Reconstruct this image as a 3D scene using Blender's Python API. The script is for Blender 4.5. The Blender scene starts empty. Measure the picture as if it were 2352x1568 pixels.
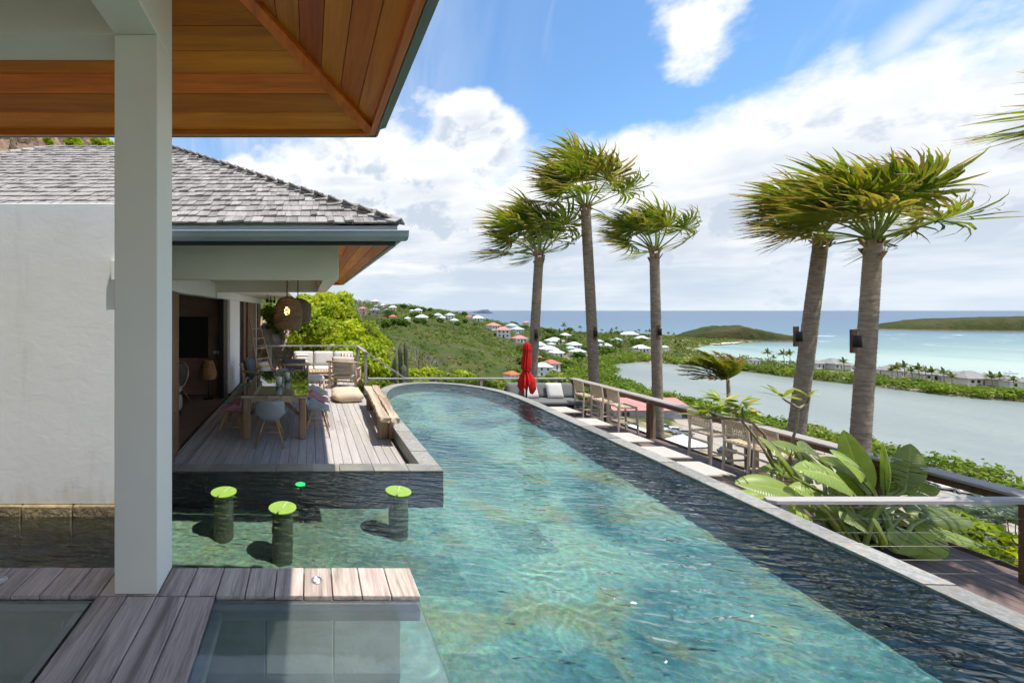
import bpy, math, random
import numpy as np
from mathutils import Vector, Matrix, Euler, Quaternion
R = math.radians
sc = bpy.context.scene
col = sc.collection
# ------------------------------------------------------------------ camera
F, PX, PY = 960.0, 710.0, 713.0          # focal length and vanishing point, in pixels of a 2352 wide picture
cd = bpy.data.cameras.new('camera'); cam = bpy.data.objects.new('camera', cd); col.objects.link(cam)
cd.sensor_width = 36.0; cd.lens = 36.0*F/2352.0
cd.shift_x = (1176.0-PX)/2352.0; cd.shift_y = -(784.0-PY)/2352.0
cd.clip_start = 0.05; cd.clip_end = 200000.0
cam.location = (0, 0, 0); cam.rotation_euler = (R(90), 0, 0)
sc.camera = cam
# ------------------------------------------------------------------ exposure
sc.view_settings.view_transform = 'Standard'; sc.view_settings.look = 'None'
sc.view_settings.exposure = 1.35; sc.view_settings.gamma = 1.0
sc.view_settings.use_curve_mapping = False
sc.render.engine = 'CYCLES'
cy = sc.cycles
cy.use_denoising = True; cy.use_adaptive_sampling = True; cy.adaptive_threshold = .03; cy.max_bounces = 7; cy.transparent_max_bounces = 16
cy.diffuse_bounces = 4; cy.glossy_bounces = 2; cy.transmission_bounces = 6
cy.caustics_reflective = False; cy.caustics_refractive = True
cy.sample_clamp_indirect = 10.0
# ------------------------------------------------------------------ sun
SUN = Vector((0.25, -0.175, 1.0)).normalized()
sl = bpy.data.lights.new('sun', 'SUN'); so = bpy.data.objects.new('sun', sl); col.objects.link(so)
sl.energy = 2.15; sl.angle = R(0.53); sl.color = (1.0, 0.955, 0.88)
so.rotation_euler = SUN.to_track_quat('Z', 'Y').to_euler(); so.location = (5, -4, 30); sl.cycles.is_caustics_light = True
# ------------------------------------------------------------------ node helper
class NT:
    def __init__(s, tree):
        s.t = tree; s.n = tree.nodes; s.l = tree.links
    def node(s, kind, **kw):
        n = s.n.new(kind)
        for k, v in kw.items(): setattr(n, k, v)
        return n
    def put(s, sock, v):
        if isinstance(v, bpy.types.NodeSocket): s.l.new(v, sock)
        elif v is not None:
            if sock.type == 'RGBA' and len(v) == 3: v = (*v, 1.0)
            sock.default_value = v
    def m(s, op, a, b=None, c=None, clamp=False):
        n = s.node('ShaderNodeMath', operation=op, use_clamp=clamp)
        s.put(n.inputs[0], a)
        if b is not None: s.put(n.inputs[1], b)
        if c is not None: s.put(n.inputs[2], c)
        return n.outputs[0]
    def vm(s, op, a, b=None, out=0):
        n = s.node('ShaderNodeVectorMath', operation=op)
        s.put(n.inputs[0], a)
        if b is not None:
            if op == 'SCALE': s.put(n.inputs['Scale'], b)
            else: s.put(n.inputs[1], b)
        return n.outputs[out]
    def noise(s, vec, scale, detail=4.0, rough=0.55, dist=0.0, col=False):
        n = s.node('ShaderNodeTexNoise')
        if vec is not None: s.put(n.inputs['Vector'], vec)
        s.put(n.inputs['Scale'], scale); n.inputs['Detail'].default_value = detail
        n.inputs['Roughness'].default_value = rough; n.inputs['Distortion'].default_value = dist
        return n.outputs[1 if col else 0]
    def ss(s, x, a, b):                    # smoothstep from a to b
        n = s.node('ShaderNodeMapRange', interpolation_type='SMOOTHSTEP')
        s.put(n.inputs[0], x); s.put(n.inputs[1], a); s.put(n.inputs[2], b)
        return n.outputs[0]
    def lin(s, x, a, b, c=0.0, d=1.0):
        n = s.node('ShaderNodeMapRange'); s.put(n.inputs[0], x)
        for i, v in enumerate((a, b, c, d)): s.put(n.inputs[i+1], v)
        return n.outputs[0]
    def mix(s, f, a, b, blend='MIX'):
        n = s.node('ShaderNodeMix', data_type='RGBA', blend_type=blend)
        s.put(n.inputs[0], f); s.put(n.inputs[6], a); s.put(n.inputs[7], b)
        return n.outputs[2]
    def ramp(s, f, stops):
        n = s.node('ShaderNodeValToRGB'); s.put(n.inputs[0], f)
        el = n.color_ramp.elements
        while len(el) < len(stops): el.new(0.5)
        for e, (p, c) in zip(el, stops): e.position = p; e.color = (*c, 1.0)
        return n.outputs[0]
    def sep(s, v):
        n = s.node('ShaderNodeSeparateXYZ'); s.put(n.inputs[0], v); return n.outputs
    def comb(s, x, y, z):
        n = s.node('ShaderNodeCombineXYZ')
        for i, v in enumerate((x, y, z)): s.put(n.inputs[i], v)
        return n.outputs[0]
# ------------------------------------------------------------------ world: Nishita sky with broken cumulus
def build_world():
    w = bpy.data.worlds.new('World'); sc.world = w; w.use_nodes = True
    t = NT(w.node_tree); t.n.clear()
    sky = t.node('ShaderNodeTexSky', sky_type='NISHITA'); sky.sun_disc = False
    sky.sun_elevation = math.asin(SUN.z); sky.sun_rotation = math.atan2(SUN.x, SUN.y)
    sky.altitude = 40; sky.air_density = 1.0; sky.dust_density = 0.4; sky.ozone_density = 2.2
    d = t.vm('NORMALIZE', t.node('ShaderNodeTexCoord').outputs['Generated'])
    x, y, z = t.sep(d)
    # vector used for cloud noise: direction, slightly flattened so that billows are wider than tall
    dv = t.comb(x, y, t.m('MULTIPLY', z, 1.35))
    big = t.noise(dv, 2.6, 2.0, 0.5)
    fine = t.noise(dv, 5.5, 7.0, 0.58)
    med = t.noise(dv, 13.0, 5.0, 0.55)
    # cumulus bank standing all round the horizon, top near 20 degrees, uneven
    top = t.m('ADD', 0.35, t.m('MULTIPLY', t.m('SUBTRACT', big, 0.5), 0.30))
    top = t.m('ADD', top, t.m('MULTIPLY', t.m('SUBTRACT', fine, 0.5), 0.34))
    top = t.m('ADD', top, t.m('MULTIPLY', t.m('SUBTRACT', med, 0.5), 0.10))
    def towards(px, py, r, amt):           # a heap that swells where a cloud stands
        c = Vector(((px-PX)/F, 1.0, (PY-py)/F)).normalized()
        dist = t.vm('DISTANCE', d, tuple(c), out=1)
        return t.m('MULTIPLY', t.ss(dist, r, 0.0), amt)
    for px, py, r, amt in ((1095, 290, .13, .17), (1330, 110, .22, -.15), (820, 400, .32, .12), (1230, 330, .12, .05), (1900, 230, .30, .05), (1750, 60, .2, -.10), (1400, 330, .15, .05)):
        top = t.m('ADD', top, towards(px, py, r, amt))
    dz = t.m('SUBTRACT', top, z)
    bank = t.ss(dz, -0.03, 0.06)
    # free clouds higher up
    hn = t.noise(t.vm('SCALE', d, 1.0), 3.3, 5.0, 0.6)
    free = t.ss(hn, 0.60, 0.74)
    free = t.m('MULTIPLY', free, t.ss(z, 0.30, 0.5))
    fr = t.m('ADD', t.m('MULTIPLY', t.m('SUBTRACT', fine, 0.5), 1.0), t.m('MULTIPLY', t.m('SUBTRACT', med, 0.5), 0.7))
    c1 = t.vm('DISTANCE', d, tuple(Vector(((1605-PX)/F, 1.0, (PY-70)/F)).normalized()), out=1)
    blob = t.ss(t.m('ADD', t.m('SUBTRACT', 1.0, t.m('DIVIDE', c1, 0.085)), t.m('MULTIPLY', fr, 1.9)), 0.10, 0.62)
    cx, cyy, cz = Vector(((2080-PX)/F, 1.0, (PY-85)/F)).normalized()
    dd = t.vm('SUBTRACT', d, (cx, cyy, cz)); ex, ey, ez = t.sep(dd)
    e2 = t.m('SQRT', t.m('ADD', t.m('POWER', t.m('DIVIDE', t.m('ADD', ez, t.m('MULTIPLY', ey, 0.9)), 0.030), 2.0),
                         t.m('POWER', t.m('DIVIDE', t.m('SUBTRACT', ey, t.m('MULTIPLY', ez, .9)), 0.11), 2.0)))
    wisp = t.m('MULTIPLY', t.ss(t.m('ADD', t.m('SUBTRACT', 1.0, e2), t.m('MULTIPLY', fr, 1.6)), -0.2, 1.2), 0.7)
    # thin cirrus veil
    stv = t.comb(t.m('MULTIPLY', x, 5.0), t.m('MULTIPLY', y, 1.2), t.m('MULTIPLY', z, 0.9))
    cir = t.noise(stv, 1.6, 5.0, 0.6, 0.3)
    veil = t.m('MULTIPLY', t.ss(cir, 0.50, 0.80), 0.55)
    veil = t.m('MAXIMUM', veil, t.m('MULTIPLY', t.ss(t.m('ADD', x, t.m('MULTIPLY', cir, .35)), 0.66, 0.22), t.m('MULTIPLY', t.ss(cir, .25, .75), 0.62)))
    mask = t.m('MAXIMUM', t.m('MAXIMUM', bank, free), t.m('MAXIMUM', blob, wisp))
    mask = t.m('MAXIMUM', mask, veil)
    # how bright: white heads, bluish grey bases, streaky layer low over the sea
    lay = t.noise(t.comb(t.m('MULTIPLY', x, 2.0), t.m('MULTIPLY', y, 2.0), t.m('MULTIPLY', z, 16.0)), 1.7, 4.0, 0.58)
    sh = t.noise(t.comb(x, y, t.m('MULTIPLY', z, 2.2)), 4.2, 4.0, 0.58)
    deep = t.ss(dz, 0.03, 0.30)
    grey = t.m('MULTIPLY', deep, t.ss(t.m('ADD', t.m('MULTIPLY', lay, 0.55), t.m('MULTIPLY', sh, 0.45)), 0.34, 0.58))
    f2 = t.noise(t.vm('ADD', dv, (.020, -.015, .055)), 5.5, 5.0, 0.58)
    rel = t.m('MULTIPLY', t.ss(t.m('SUBTRACT', f2, fine), -.01, 0.13), t.ss(dz, 0.0, 0.10))
    grey = t.m('MAXIMUM', grey, t.m('MULTIPLY', rel, 0.9))
    ccol = t.mix(t.m('MULTIPLY', grey, 1.0), (4.25, 4.3, 4.35), (2.35, 2.7, 3.2))
    low = t.ss(z, 0.14, 0.0)
    ccol = t.mix(t.m('MULTIPLY', low, 0.62), ccol, (2.75, 3.2, 3.7))
    skyc = t.mix(1.0, sky.outputs[0], (0.62, 0.80, 0.88), 'MULTIPLY')
    out = t.mix(mask, skyc, ccol)
    bg = t.node('ShaderNodeBackground'); t.put(bg.inputs[0], out); bg.inputs[1].default_value = 0.1
    wo = t.node('ShaderNodeOutputWorld'); t.l.new(bg.outputs[0], wo.inputs[0])
    w.cycles.sampling_method = 'MANUAL'; w.cycles.sample_map_resolution = 512
build_world()
# ------------------------------------------------------------------ helpers: objects
def P(px, py, Y):                          # picture point at distance Y
    return Vector(((px-PX)/F*Y, Y, (PY-py)/F*Y))
def tag(o, label=None, cat=None, group=None, kind=None):
    if label: o['label'] = label
    if cat: o['category'] = cat
    if group: o['group'] = group
    if kind: o['kind'] = kind
    return o
def empty(name, loc=(0, 0, 0), rz=0.0, label=None, cat=None, group=None, kind=None):
    o = bpy.data.objects.new(name, None); col.objects.link(o)
    o.location = loc; o.rotation_euler = (0, 0, rz); o.empty_display_size = 0.1
    return tag(o, label, cat, group, kind)
def link(name, me, parent=None, loc=None, rot=None):
    o = bpy.data.objects.new(name, me); col.objects.link(o)
    if parent is not None: o.parent = parent
    if loc is not None: o.location = loc
    if rot is not None: o.rotation_euler = rot
    return o
def copy_tree(o, parent=None):
    c = o.copy(); col.objects.link(c); c.parent = parent
    for ch in list(o.children): copy_tree(ch, c)
    return c
class MB:                                  # collects shapes, builds ONE mesh object
    def __init__(s): s.v = []; s.f = []; s.mi = []; s.sm = []; s.cur = 0; s.smooth = False; s.col = None; s.vc = []; s.uv = None
    def add(s, vs, fs, M=None, smooth=None):
        b = len(s.v)
        for p in vs:
            p = Vector(p)
            if M is not None: p = M @ p
            s.v.append((p.x, p.y, p.z))
        sm = s.smooth if smooth is None else smooth
        for f in fs: s.f.append(tuple(i+b for i in f)); s.mi.append(s.cur); s.sm.append(sm)
        if s.col is not None: s.vc += [s.col]*len(vs)
        return b
    def box(s, x0, x1, y0, y1, z0, z1, b=0.0, M=None):
        if x0 > x1: x0, x1 = x1, x0
        if y0 > y1: y0, y1 = y1, y0
        if z0 > z1: z0, z1 = z1, z0
        if b <= 0:
            vs = [(x, y, z) for x in (x0, x1) for y in (y0, y1) for z in (z0, z1)]
            fs = [(0,1,3,2),(4,6,7,5),(0,4,5,1),(2,3,7,6),(0,2,6,4),(1,5,7,3)]
            return s.add(vs, fs, M)
        b = min(b, .49*min(x1-x0, y1-y0, z1-z0))
        lo = (x0, y0, z0); hi = (x1, y1, z1); vs = []; idx = {}
        for sx in (0, 1):
            for sy in (0, 1):
                for sz in (0, 1):
                    sg = (sx, sy, sz)
                    for a in range(3):
                        p = []
                        for k in range(3):
                            e = hi[k] if sg[k] else lo[k]
                            if k != a: e += -b if sg[k] else b
                            p.append(e)
                        idx[(sg, a)] = len(vs); vs.append(tuple(p))
        fs = []
        for a in range(3):
            o1, o2 = [k for k in range(3) if k != a]
            for sg in (0, 1):
                q = []
                for i, j in ((0, 0), (1, 0), (1, 1), (0, 1)):
                    t = [0, 0, 0]; t[a] = sg; t[o1] = i; t[o2] = j; q.append(idx[(tuple(t), a)])
                fs.append(q)
        for a in range(3):
            for c in range(a+1, 3):
                e = [k for k in range(3) if k not in (a, c)][0]
                for i in (0, 1):
                    for j in (0, 1):
                        t0 = [0]*3; t0[a] = i; t0[c] = j; t1 = list(t0); t1[e] = 1
                        fs.append([idx[(tuple(t0), a)], idx[(tuple(t1), a)], idx[(tuple(t1), c)], idx[(tuple(t0), c)]])
        for sx in (0, 1):
            for sy in (0, 1):
                for sz in (0, 1): fs.append([idx[((sx, sy, sz), a)] for a in range(3)])
        cen = Vector(((x0+x1)/2, (y0+y1)/2, (z0+z1)/2)); out = []
        for f in fs:
            p = [Vector(vs[i]) for i in f]; c = sum(p, Vector())/len(p)
            n = (p[1]-p[0]).cross(p[2]-p[0])
            out.append(f if n.dot(c-cen) > 0 else f[::-1])
        return s.add(vs, out, M)
    def tube(s, pts, rad, n=8, cap=True, smooth=True):
        pts = [Vector(p) for p in pts]; m = len(pts)
        rad = rad if isinstance(rad, (list, tuple)) else [rad]*m
        vs = []; up = None
        for i, p in enumerate(pts):
            t = (pts[min(i+1, m-1)]-pts[max(i-1, 0)]).normalized()
            if up is None:
                up = Vector((0, 0, 1)) if abs(t.z) < .9 else Vector((1, 0, 0))
            u = (up-t*up.dot(t)).normalized(); w = t.cross(u); up = u
            for k in range(n):
                a = 2*math.pi*k/n; vs.append(p+(u*math.cos(a)+w*math.sin(a))*rad[i])
        fs = []
        for i in range(m-1):
            for k in range(n):
                fs.append((i*n+k, i*n+(k+1) % n, (i+1)*n+(k+1) % n, (i+1)*n+k))
        b = s.add(vs, fs, None, smooth)
        if cap:
            s.f.append(tuple(b+k for k in range(n))[::-1]); s.mi.append(s.cur); s.sm.append(False)
            s.f.append(tuple(b+(m-1)*n+k for k in range(n))); s.mi.append(s.cur); s.sm.append(False)
    def bar(s, a, b, w, h=None, bev=0.004, up=(0, 0, 1)):     # rectangular bar from a to b
        a = Vector(a); b = Vector(b); h = h or w; d = b-a; L = d.length; t = d/L
        up = Vector(up)
        if abs(t.dot(up)) > .97: up = Vector((0, 1, 0))
        sx = t.cross(up).normalized(); u = sx.cross(t)
        M = Matrix(((sx.x, t.x, u.x, a.x), (sx.y, t.y, u.y, a.y), (sx.z, t.z, u.z, a.z), (0, 0, 0, 1)))
        s.box(-w/2, w/2, 0, L, -h/2, h/2, bev, M)
    def lathe(s, prof, n=24, M=None, smooth=True):
        vs = [(r*math.cos(2*math.pi*k/n), r*math.sin(2*math.pi*k/n), z) for r, z in prof for k in range(n)]
        fs = [(i*n+k, i*n+(k+1) % n, (i+1)*n+(k+1) % n, (i+1)*n+k) for i in range(len(prof)-1) for k in range(n)]
        s.add(vs, fs, M, smooth)
    def grid(s, fn, nu, nv, smooth=True, M=None, closeu=False):
        vs = [fn(i/(nu if closeu else nu-1), j/(nv-1)) for j in range(nv) for i in range(nu)]
        fs = [(j*nu+i, j*nu+(i+1) % nu, (j+1)*nu+(i+1) % nu, (j+1)*nu+i) for j in range(nv-1) for i in range(nu if closeu else nu-1)]
        return s.add(vs, fs, M, smooth)
    def poly(s, pts, z0, z1):              # upright prism over an outline
        n = len(pts); vs = [(x, y, z0) for x, y in pts]+[(x, y, z1) for x, y in pts]
        fs = [tuple(range(n))[::-1], tuple(range(n, 2*n))]+[(i, (i+1) % n, n+(i+1) % n, n+i) for i in range(n)]
        s.add(vs, fs)
    def mesh(s, name, *mats):
        me = bpy.data.meshes.new(name)
        me.from_pydata(s.v, [], s.f)
        for m in mats: me.materials.append(m)
        me.polygons.foreach_set('material_index', s.mi); me.polygons.foreach_set('use_smooth', s.sm)
        if s.vc and len(s.vc) == len(s.v):
            at = me.color_attributes.new('tint', 'FLOAT_COLOR', 'POINT')
            at.data.foreach_set('color', np.array([(*c, 1.0) if len(c) == 3 else c for c in s.vc], dtype=np.float32).ravel())
        me.update(); return me
    def build(s, name, mats, parent=None, loc=None, rot=None):
        if not isinstance(mats, (list, tuple)): mats = [mats]
        return link(name, s.mesh(name, *mats), parent, loc, rot)
def np_mesh(name, V, Fq, mat, tint=None, smooth=False):       # fast mesh from arrays, all faces the same size
    me = bpy.data.meshes.new(name); V = np.asarray(V, np.float32); Fq = np.asarray(Fq, np.int32); k = Fq.shape[1]
    me.vertices.add(len(V)); me.vertices.foreach_set('co', V.ravel())
    me.loops.add(Fq.size); me.loops.foreach_set('vertex_index', Fq.ravel())
    me.polygons.add(len(Fq)); me.polygons.foreach_set('loop_start', np.arange(0, Fq.size, k, dtype=np.int32))
    if smooth: me.polygons.foreach_set('use_smooth', np.ones(len(Fq), bool))
    me.materials.append(mat)
    me.update(calc_edges=True)
    if tint is not None:
        at = me.color_attributes.new('tint', 'FLOAT_COLOR', 'POINT')
        T = np.ones((len(V), 4), np.float32); T[:, :tint.shape[1]] = tint; at.data.foreach_set('color', T.ravel())
    return me
# ------------------------------------------------------------------ helpers: materials
def new_mat(name):
    m = bpy.data.materials.new(name); m.use_nodes = True; t = NT(m.node_tree)
    b = t.n['Principled BSDF']; return m, t, b
def spec(b, v): b.inputs['Specular IOR Level'].default_value = v
def coords(t, kind='Object', rnd=False, stretch=(1, 1, 1)):
    v = t.node('ShaderNodeTexCoord').outputs[kind]
    if rnd:
        r = t.node('ShaderNodeObjectInfo').outputs['Random']
        v = t.vm('ADD', v, t.vm('SCALE', (37.0, 19.0, 53.0), r))
    if stretch != (1, 1, 1): v = t.vm('MULTIPLY', v, stretch)
    return v
def bump(t, b, h, strength=.3, dist=.01, normal=None):
    n = t.node('ShaderNodeBump'); n.inputs['Strength'].default_value = strength; n.inputs['Distance'].default_value = dist
    t.put(n.inputs['Height'], h); t.l.new(n.outputs[0], b.inputs['Normal']); return n
def M_plain(name, c1, c2=None, scale=6.0, rough=.6, bmp=0.0, bscale=40.0, bdist=.004, metal=0.0, sp=.4, stretch=(1, 1, 1), rnd=False, var=0.0, kind='Object', dirt=None, dirt_lo=.55):
    m, t, b = new_mat(name); v = coords(t, kind, rnd, stretch)
    c2 = c2 or tuple(x*.86 for x in c1)
    c = t.mix(t.ss(t.noise(v, scale, 5, .6), .3, .7), c1, c2)
    if dirt:
        c = t.mix(t.m('MULTIPLY', t.ss(t.noise(v, scale*.35, 6, .62), dirt_lo, dirt_lo+.2), .75), c, dirt)
    if var:
        r = t.node('ShaderNodeObjectInfo').outputs['Random']
        c = t.mix(1.0, c, t.comb(*[t.lin(r, 0, 1, 1-var, 1+var)]*3), 'MULTIPLY')
    t.put(b.inputs['Base Color'], c); b.inputs['Roughness'].default_value = rough; b.inputs['Metallic'].default_value = metal; spec(b, sp)
    if bmp: bump(t, b, t.noise(v, bscale, 5, .6), bmp, bdist)
    return m
def M_wood(name, cA, cB, cC, axis='y', grain=34.0, rough=.65, bmp=.35, var=.16, sp=.35, knots=True):
    m, t, b = new_mat(name)
    st = {'x': (.07, 1, 1), 'y': (1, .07, 1), 'z': (1, 1, .07)}[axis]
    v = coords(t, 'Object', True, st)
    g = t.noise(v, grain, 7, .68, 1.1); g2 = t.noise(v, grain*.22, 4, .6, .8); r = t.node('ShaderNodeObjectInfo').outputs['Random']
    c = t.mix(t.ss(g, .32, .68), cA, cB); c = t.mix(t.m('MULTIPLY', t.ss(g2, .45, .72), .8), c, cC)
    hv = t.node('ShaderNodeHueSaturation'); t.put(hv.inputs['Color'], c)
    t.put(hv.inputs['Value'], t.lin(r, 0, 1, 1-var, 1+var)); t.put(hv.inputs['Hue'], t.lin(t.m('FRACT', t.m('MULTIPLY', r, 7.3)), 0, 1, .49, .51))
    t.put(b.inputs['Base Color'], hv.outputs[0]); t.put(b.inputs['Roughness'], t.lin(g, .3, .7, rough-.08, rough+.1)); spec(b, sp)
    bump(t, b, g, bmp, .004); return m
def M_leaf(name, c1, c2, c3=None, trans=.35, scale=1.2, rough=.5, tint=False, sp=.35, rnd=False):
    m, t, b = new_mat(name); v = coords(t, 'Object', rnd)
    c = t.mix(t.ss(t.noise(v, scale, 4, .6), .35, .65), c1, c2)
    if tint:
        at = t.node('ShaderNodeAttribute', attribute_name='tint')
        sepc = t.node('ShaderNodeSeparateColor'); t.l.new(at.outputs['Color'], sepc.inputs[0])
        if c3: c = t.mix(sepc.outputs[0], c, c3)
        c = t.mix(1.0, c, t.comb(*[t.lin(sepc.outputs[1], 0, 1, .55, 1.45)]*3), 'MULTIPLY')
    t.put(b.inputs['Base Color'], c); b.inputs['Roughness'].default_value = rough; spec(b, sp)
    tr = t.node('ShaderNodeBsdfTranslucent'); t.put(tr.inputs[0], t.mix(1.0, c, (1.25, 1.2, .55), 'MULTIPLY'))
    mx = t.node('ShaderNodeMixShader'); mx.inputs[0].default_value = trans
    t.l.new(b.outputs[0], mx.inputs[1]); t.l.new(tr.outputs[0], mx.inputs[2])
    t.l.new(mx.outputs[0], t.n['Material Output'].inputs[0]); return m
# ------------------------------------------------------------------ materials
M = {}
M['plaster'] = M_plain('white_plaster', (.88, .87, .85), (.84, .83, .81), 1.3, .75, .10, 2.2, .02, sp=.25, dirt=(.77, .76, .73), dirt_lo=.54)
def mk_wall():
    m, t, b = new_mat('weathered_render'); v = coords(t, 'Object'); z = t.sep(v)[2]
    c = t.mix(t.ss(t.noise(v, 1.1, 5, .6), .3, .7), (.88, .87, .85), (.83, .82, .80))
    c = t.mix(t.m('MULTIPLY', t.ss(t.noise(t.vm('MULTIPLY', v, (3, 1, .35)), 2.2, 6, .65), .56, .74), .5), c, (.74, .73, .69))
    st = t.ss(t.m('ADD', z, t.m('MULTIPLY', t.noise(t.vm('MULTIPLY', v, (2.5, 1, .6)), 2.5, 6, .7), .9)), -1.30, -1.62)
    c = t.mix(t.m('MULTIPLY', st, .55), c, (.60, .55, .45))
    t.put(b.inputs['Base Color'], c); b.inputs['Roughness'].default_value = .8; spec(b, .2); bump(t, b, t.noise(t.vm('MULTIPLY', v, (1, 1, 1.6)), 5, 6, .6, .6), .14, .02); return m
M['render'] = mk_wall()
M['paint_cream'] = M_plain('warm_white_paint', (.86, .82, .72), (.82, .78, .68), 1.3, .7, .06, 6, .01, sp=.25, dirt=(.76, .71, .60), dirt_lo=.56)  # warm bounce from the timber mixed into the white of column and beams
M['plaster_mossy'] = M_plain('mossy_white_paint', (.90, .86, .73), (.84, .79, .63), 1.1, .7, .1, 30, .004, sp=.25, dirt=(.60, .56, .34), dirt_lo=.60)  # olive tint and patches put in for greenish bounced light
M['soffit_x'] = M_wood('oiled_ipe_x', (.82, .26, .028), (.66, .175, .019), (.40, .09, .012), 'x', 16, .42, .12, .30, .45)
M['soffit_y'] = M_wood('oiled_ipe_y', (.80, .23, .026), (.62, .15, .018), (.38, .08, .011), 'y', 16, .42, .12, .30, .45)
M['deck'] = M_wood('weathered_deck', (.50, .46, .43), (.41, .37, .345), (.31, .275, .255), 'y', 30, .75, .5, .12)
M['walk'] = M_wood('weathered_walkway', (.68, .56, .485), (.46, .37, .315), (.18, .14, .115), 'y', 58, .72, 1.0, .10)
M['lowdeck'] = M_wood('brown_deck', (.19, .135, .115), (.15, .105, .09), (.115, .08, .07), 'y', 30, .7, .4, .14)
M['rail'] = M_wood('grey_rail', (.40, .355, .33), (.32, .28, .26), (.24, .20, .185), 'y', 24, .75, .4, .06)
M['railx'] = M_wood('grey_rail_x', (.44, .40, .38), (.36, .325, .31), (.28, .25, .235), 'x', 24, .75, .4, .06)
M['post'] = M_wood('brown_post', (.20, .105, .06), (.14, .07, .04), (.10, .055, .035), 'z', 22, .7, .4, .15)
M['shutter'] = M_wood('wood_shutter', (.26, .13, .075), (.19, .095, .055), (.13, .065, .04), 'z', 22, .6, .3, .12)
M['shingle'] = M_wood('cedar_shingle', (.37, .34, .315), (.28, .255, .235), (.18, .16, .145), 'y', 30, .8, .7, .24, .25)
M['shingle_far'] = M_plain('grey_shingle_roof', (.30, .28, .265), (.22, .205, .195), .6, .85)
M['metal'] = M_plain('grey_gutter', (.33, .365, .385), (.29, .325, .34), 3, .45, sp=.5)
M['metal_green'] = M_plain('grey_green_gutter', (.16, .20, .185), (.13, .165, .15), 2, .45, sp=.5)
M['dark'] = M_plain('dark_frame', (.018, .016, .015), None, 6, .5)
M['steel'] = M_plain('brushed_steel', (.6, .6, .6), None, 30, .35, metal=.9)
M['wire'] = M_plain('steel_wire', (.42, .36, .30), None, 30, .5, metal=.3)
M['coping'] = M_plain('quartz_stone', (.34, .33, .30), (.20, .20, .19), 26.0, .6, .6, 60, .006, sp=.4, rnd=True, var=.22, dirt=(.33, .235, .115), dirt_lo=.50)
M['coping_wet'] = M_plain('wet_stone', (.30, .28, .22), (.20, .19, .16), 3.0, .3, .5, 30, .006, sp=.5, rnd=True, var=.2, dirt=(.30, .20, .08), dirt_lo=.5)
M['basestone'] = M_plain('rough_base_stone', (.42, .33, .18), (.27, .21, .125), 9, .8, .9, 18, .03, rnd=True, var=.2, dirt=(.12, .10, .07))
M['slab'] = M_plain('grey_stone_slab', (.30, .325, .30), (.21, .235, .21), 5, .6, .4, 30, .006, rnd=True, var=.12)
M['oldwood'] = M_wood('rough_driftwood', (.66, .54, .40), (.50, .38, .26), (.27, .18, .11), 'y', 20, .85, 1.0, .1)
M['oldwood_z'] = M_wood('rough_table_leg', (.40, .28, .17), (.27, .175, .10), (.14, .085, .05), 'z', 18, .85, 1.0, .1)
M['teak'] = M_wood('pale_teak', (.56, .39, .23), (.48, .32, .18), (.38, .25, .14), 'z', 20, .6, .25, .08)
M['stoolwood'] = M_wood('bleached_teak', (.68, .56, .44), (.58, .47, .36), (.46, .37, .28), 'z', 26, .65, .3, .08)
M['oak'] = M_wood('oak_leg', (.52, .31, .13), (.45, .25, .10), (.36, .19, .07), 'z', 22, .5, .2, .06)
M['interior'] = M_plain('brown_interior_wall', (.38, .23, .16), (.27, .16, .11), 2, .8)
M['interior_light'] = M_plain('timber_room_wall', (.70, .62, .48), (.62, .54, .41), 2, .8)
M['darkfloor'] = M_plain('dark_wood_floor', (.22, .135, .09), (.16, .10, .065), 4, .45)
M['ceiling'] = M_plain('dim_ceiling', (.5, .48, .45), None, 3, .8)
def fabric(name, c, w=.93): return M_plain(name, c, tuple(x*w for x in c), 9, .9, .35, 260, .002, sp=.15)
M['cush_light'] = fabric('light_grey_fabric', (.60, .555, .51)); M['cush_dark'] = fabric('charcoal_fabric', (.135, .135, .145))
M['cush_grey'] = fabric('grey_outdoor_fabric', (.17, .17, .165)); M['cush_white'] = fabric('off_white_fabric', (.64, .615, .585))
M['cush_sand'] = fabric('sand_canvas', (.64, .51, .365)); M['sofa_in'] = fabric('olive_grey_velvet', (.42, .39, .32))
M['red'] = fabric('red_canvas', (.60, .022, .022)); M['sling'] = fabric('white_sling', (.50, .47, .42), .93)
M['chair_grey'] = M_plain('grey_shell', (.31, .345, .345), None, 3, .5); M['chair_pink'] = M_plain('pink_shell', (.47, .23, .255), None, 3, .5)
M['chair_green'] = M_plain('grey_green_shell', (.30, .35, .325), None, 3, .5); M['chair_beige'] = M_plain('beige_shell', (.46, .42, .36), None, 3, .5)
M['chair_lilac'] = M_plain('lilac_shell', (.36, .29, .34), None, 3, .5)
M['lime'] = M_plain('lime_pad', (.31, .47, .08), (.25, .40, .065), 14, .5, .3, 60, .003, dirt=(.24, .34, .08), dirt_lo=.5)
M['stoolstone'] = M_plain('mosaic_column', (.20, .22, .15), (.12, .14, .10), 12, .7, .5, 30, .02)
M['taupe'] = M_plain('taupe_frame', (.36, .28, .22), None, 5, .5)
M['cream'] = M_plain('cream_wax', (.82, .80, .74), None, 5, .5)
M['wall_white'] = M_plain('white_wall', (.78, .77, .74), None, .4, .8); M['wall_cream'] = M_plain('cream_wall', (.70, .62, .50), None, .4, .8)
M['wall_pink'] = M_plain('pink_wall', (.72, .42, .40), None, .4, .8); M['wall_grey'] = M_plain('grey_wall', (.36, .36, .36), None, .4, .8)
M['roof_white'] = M_plain('white_roof', (.82, .82, .81), (.74, .75, .75), .5, .7); M['roof_red'] = M_plain('red_roof', (.46, .12, .095), (.50, .17, .14), .4, .75)
M['roof_orange'] = M_plain('orange_roof', (.60, .15, .06), None, .4, .75); M['roof_pink'] = M_plain('pink_roof', (.56, .24, .22), None, .4, .75)
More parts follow.
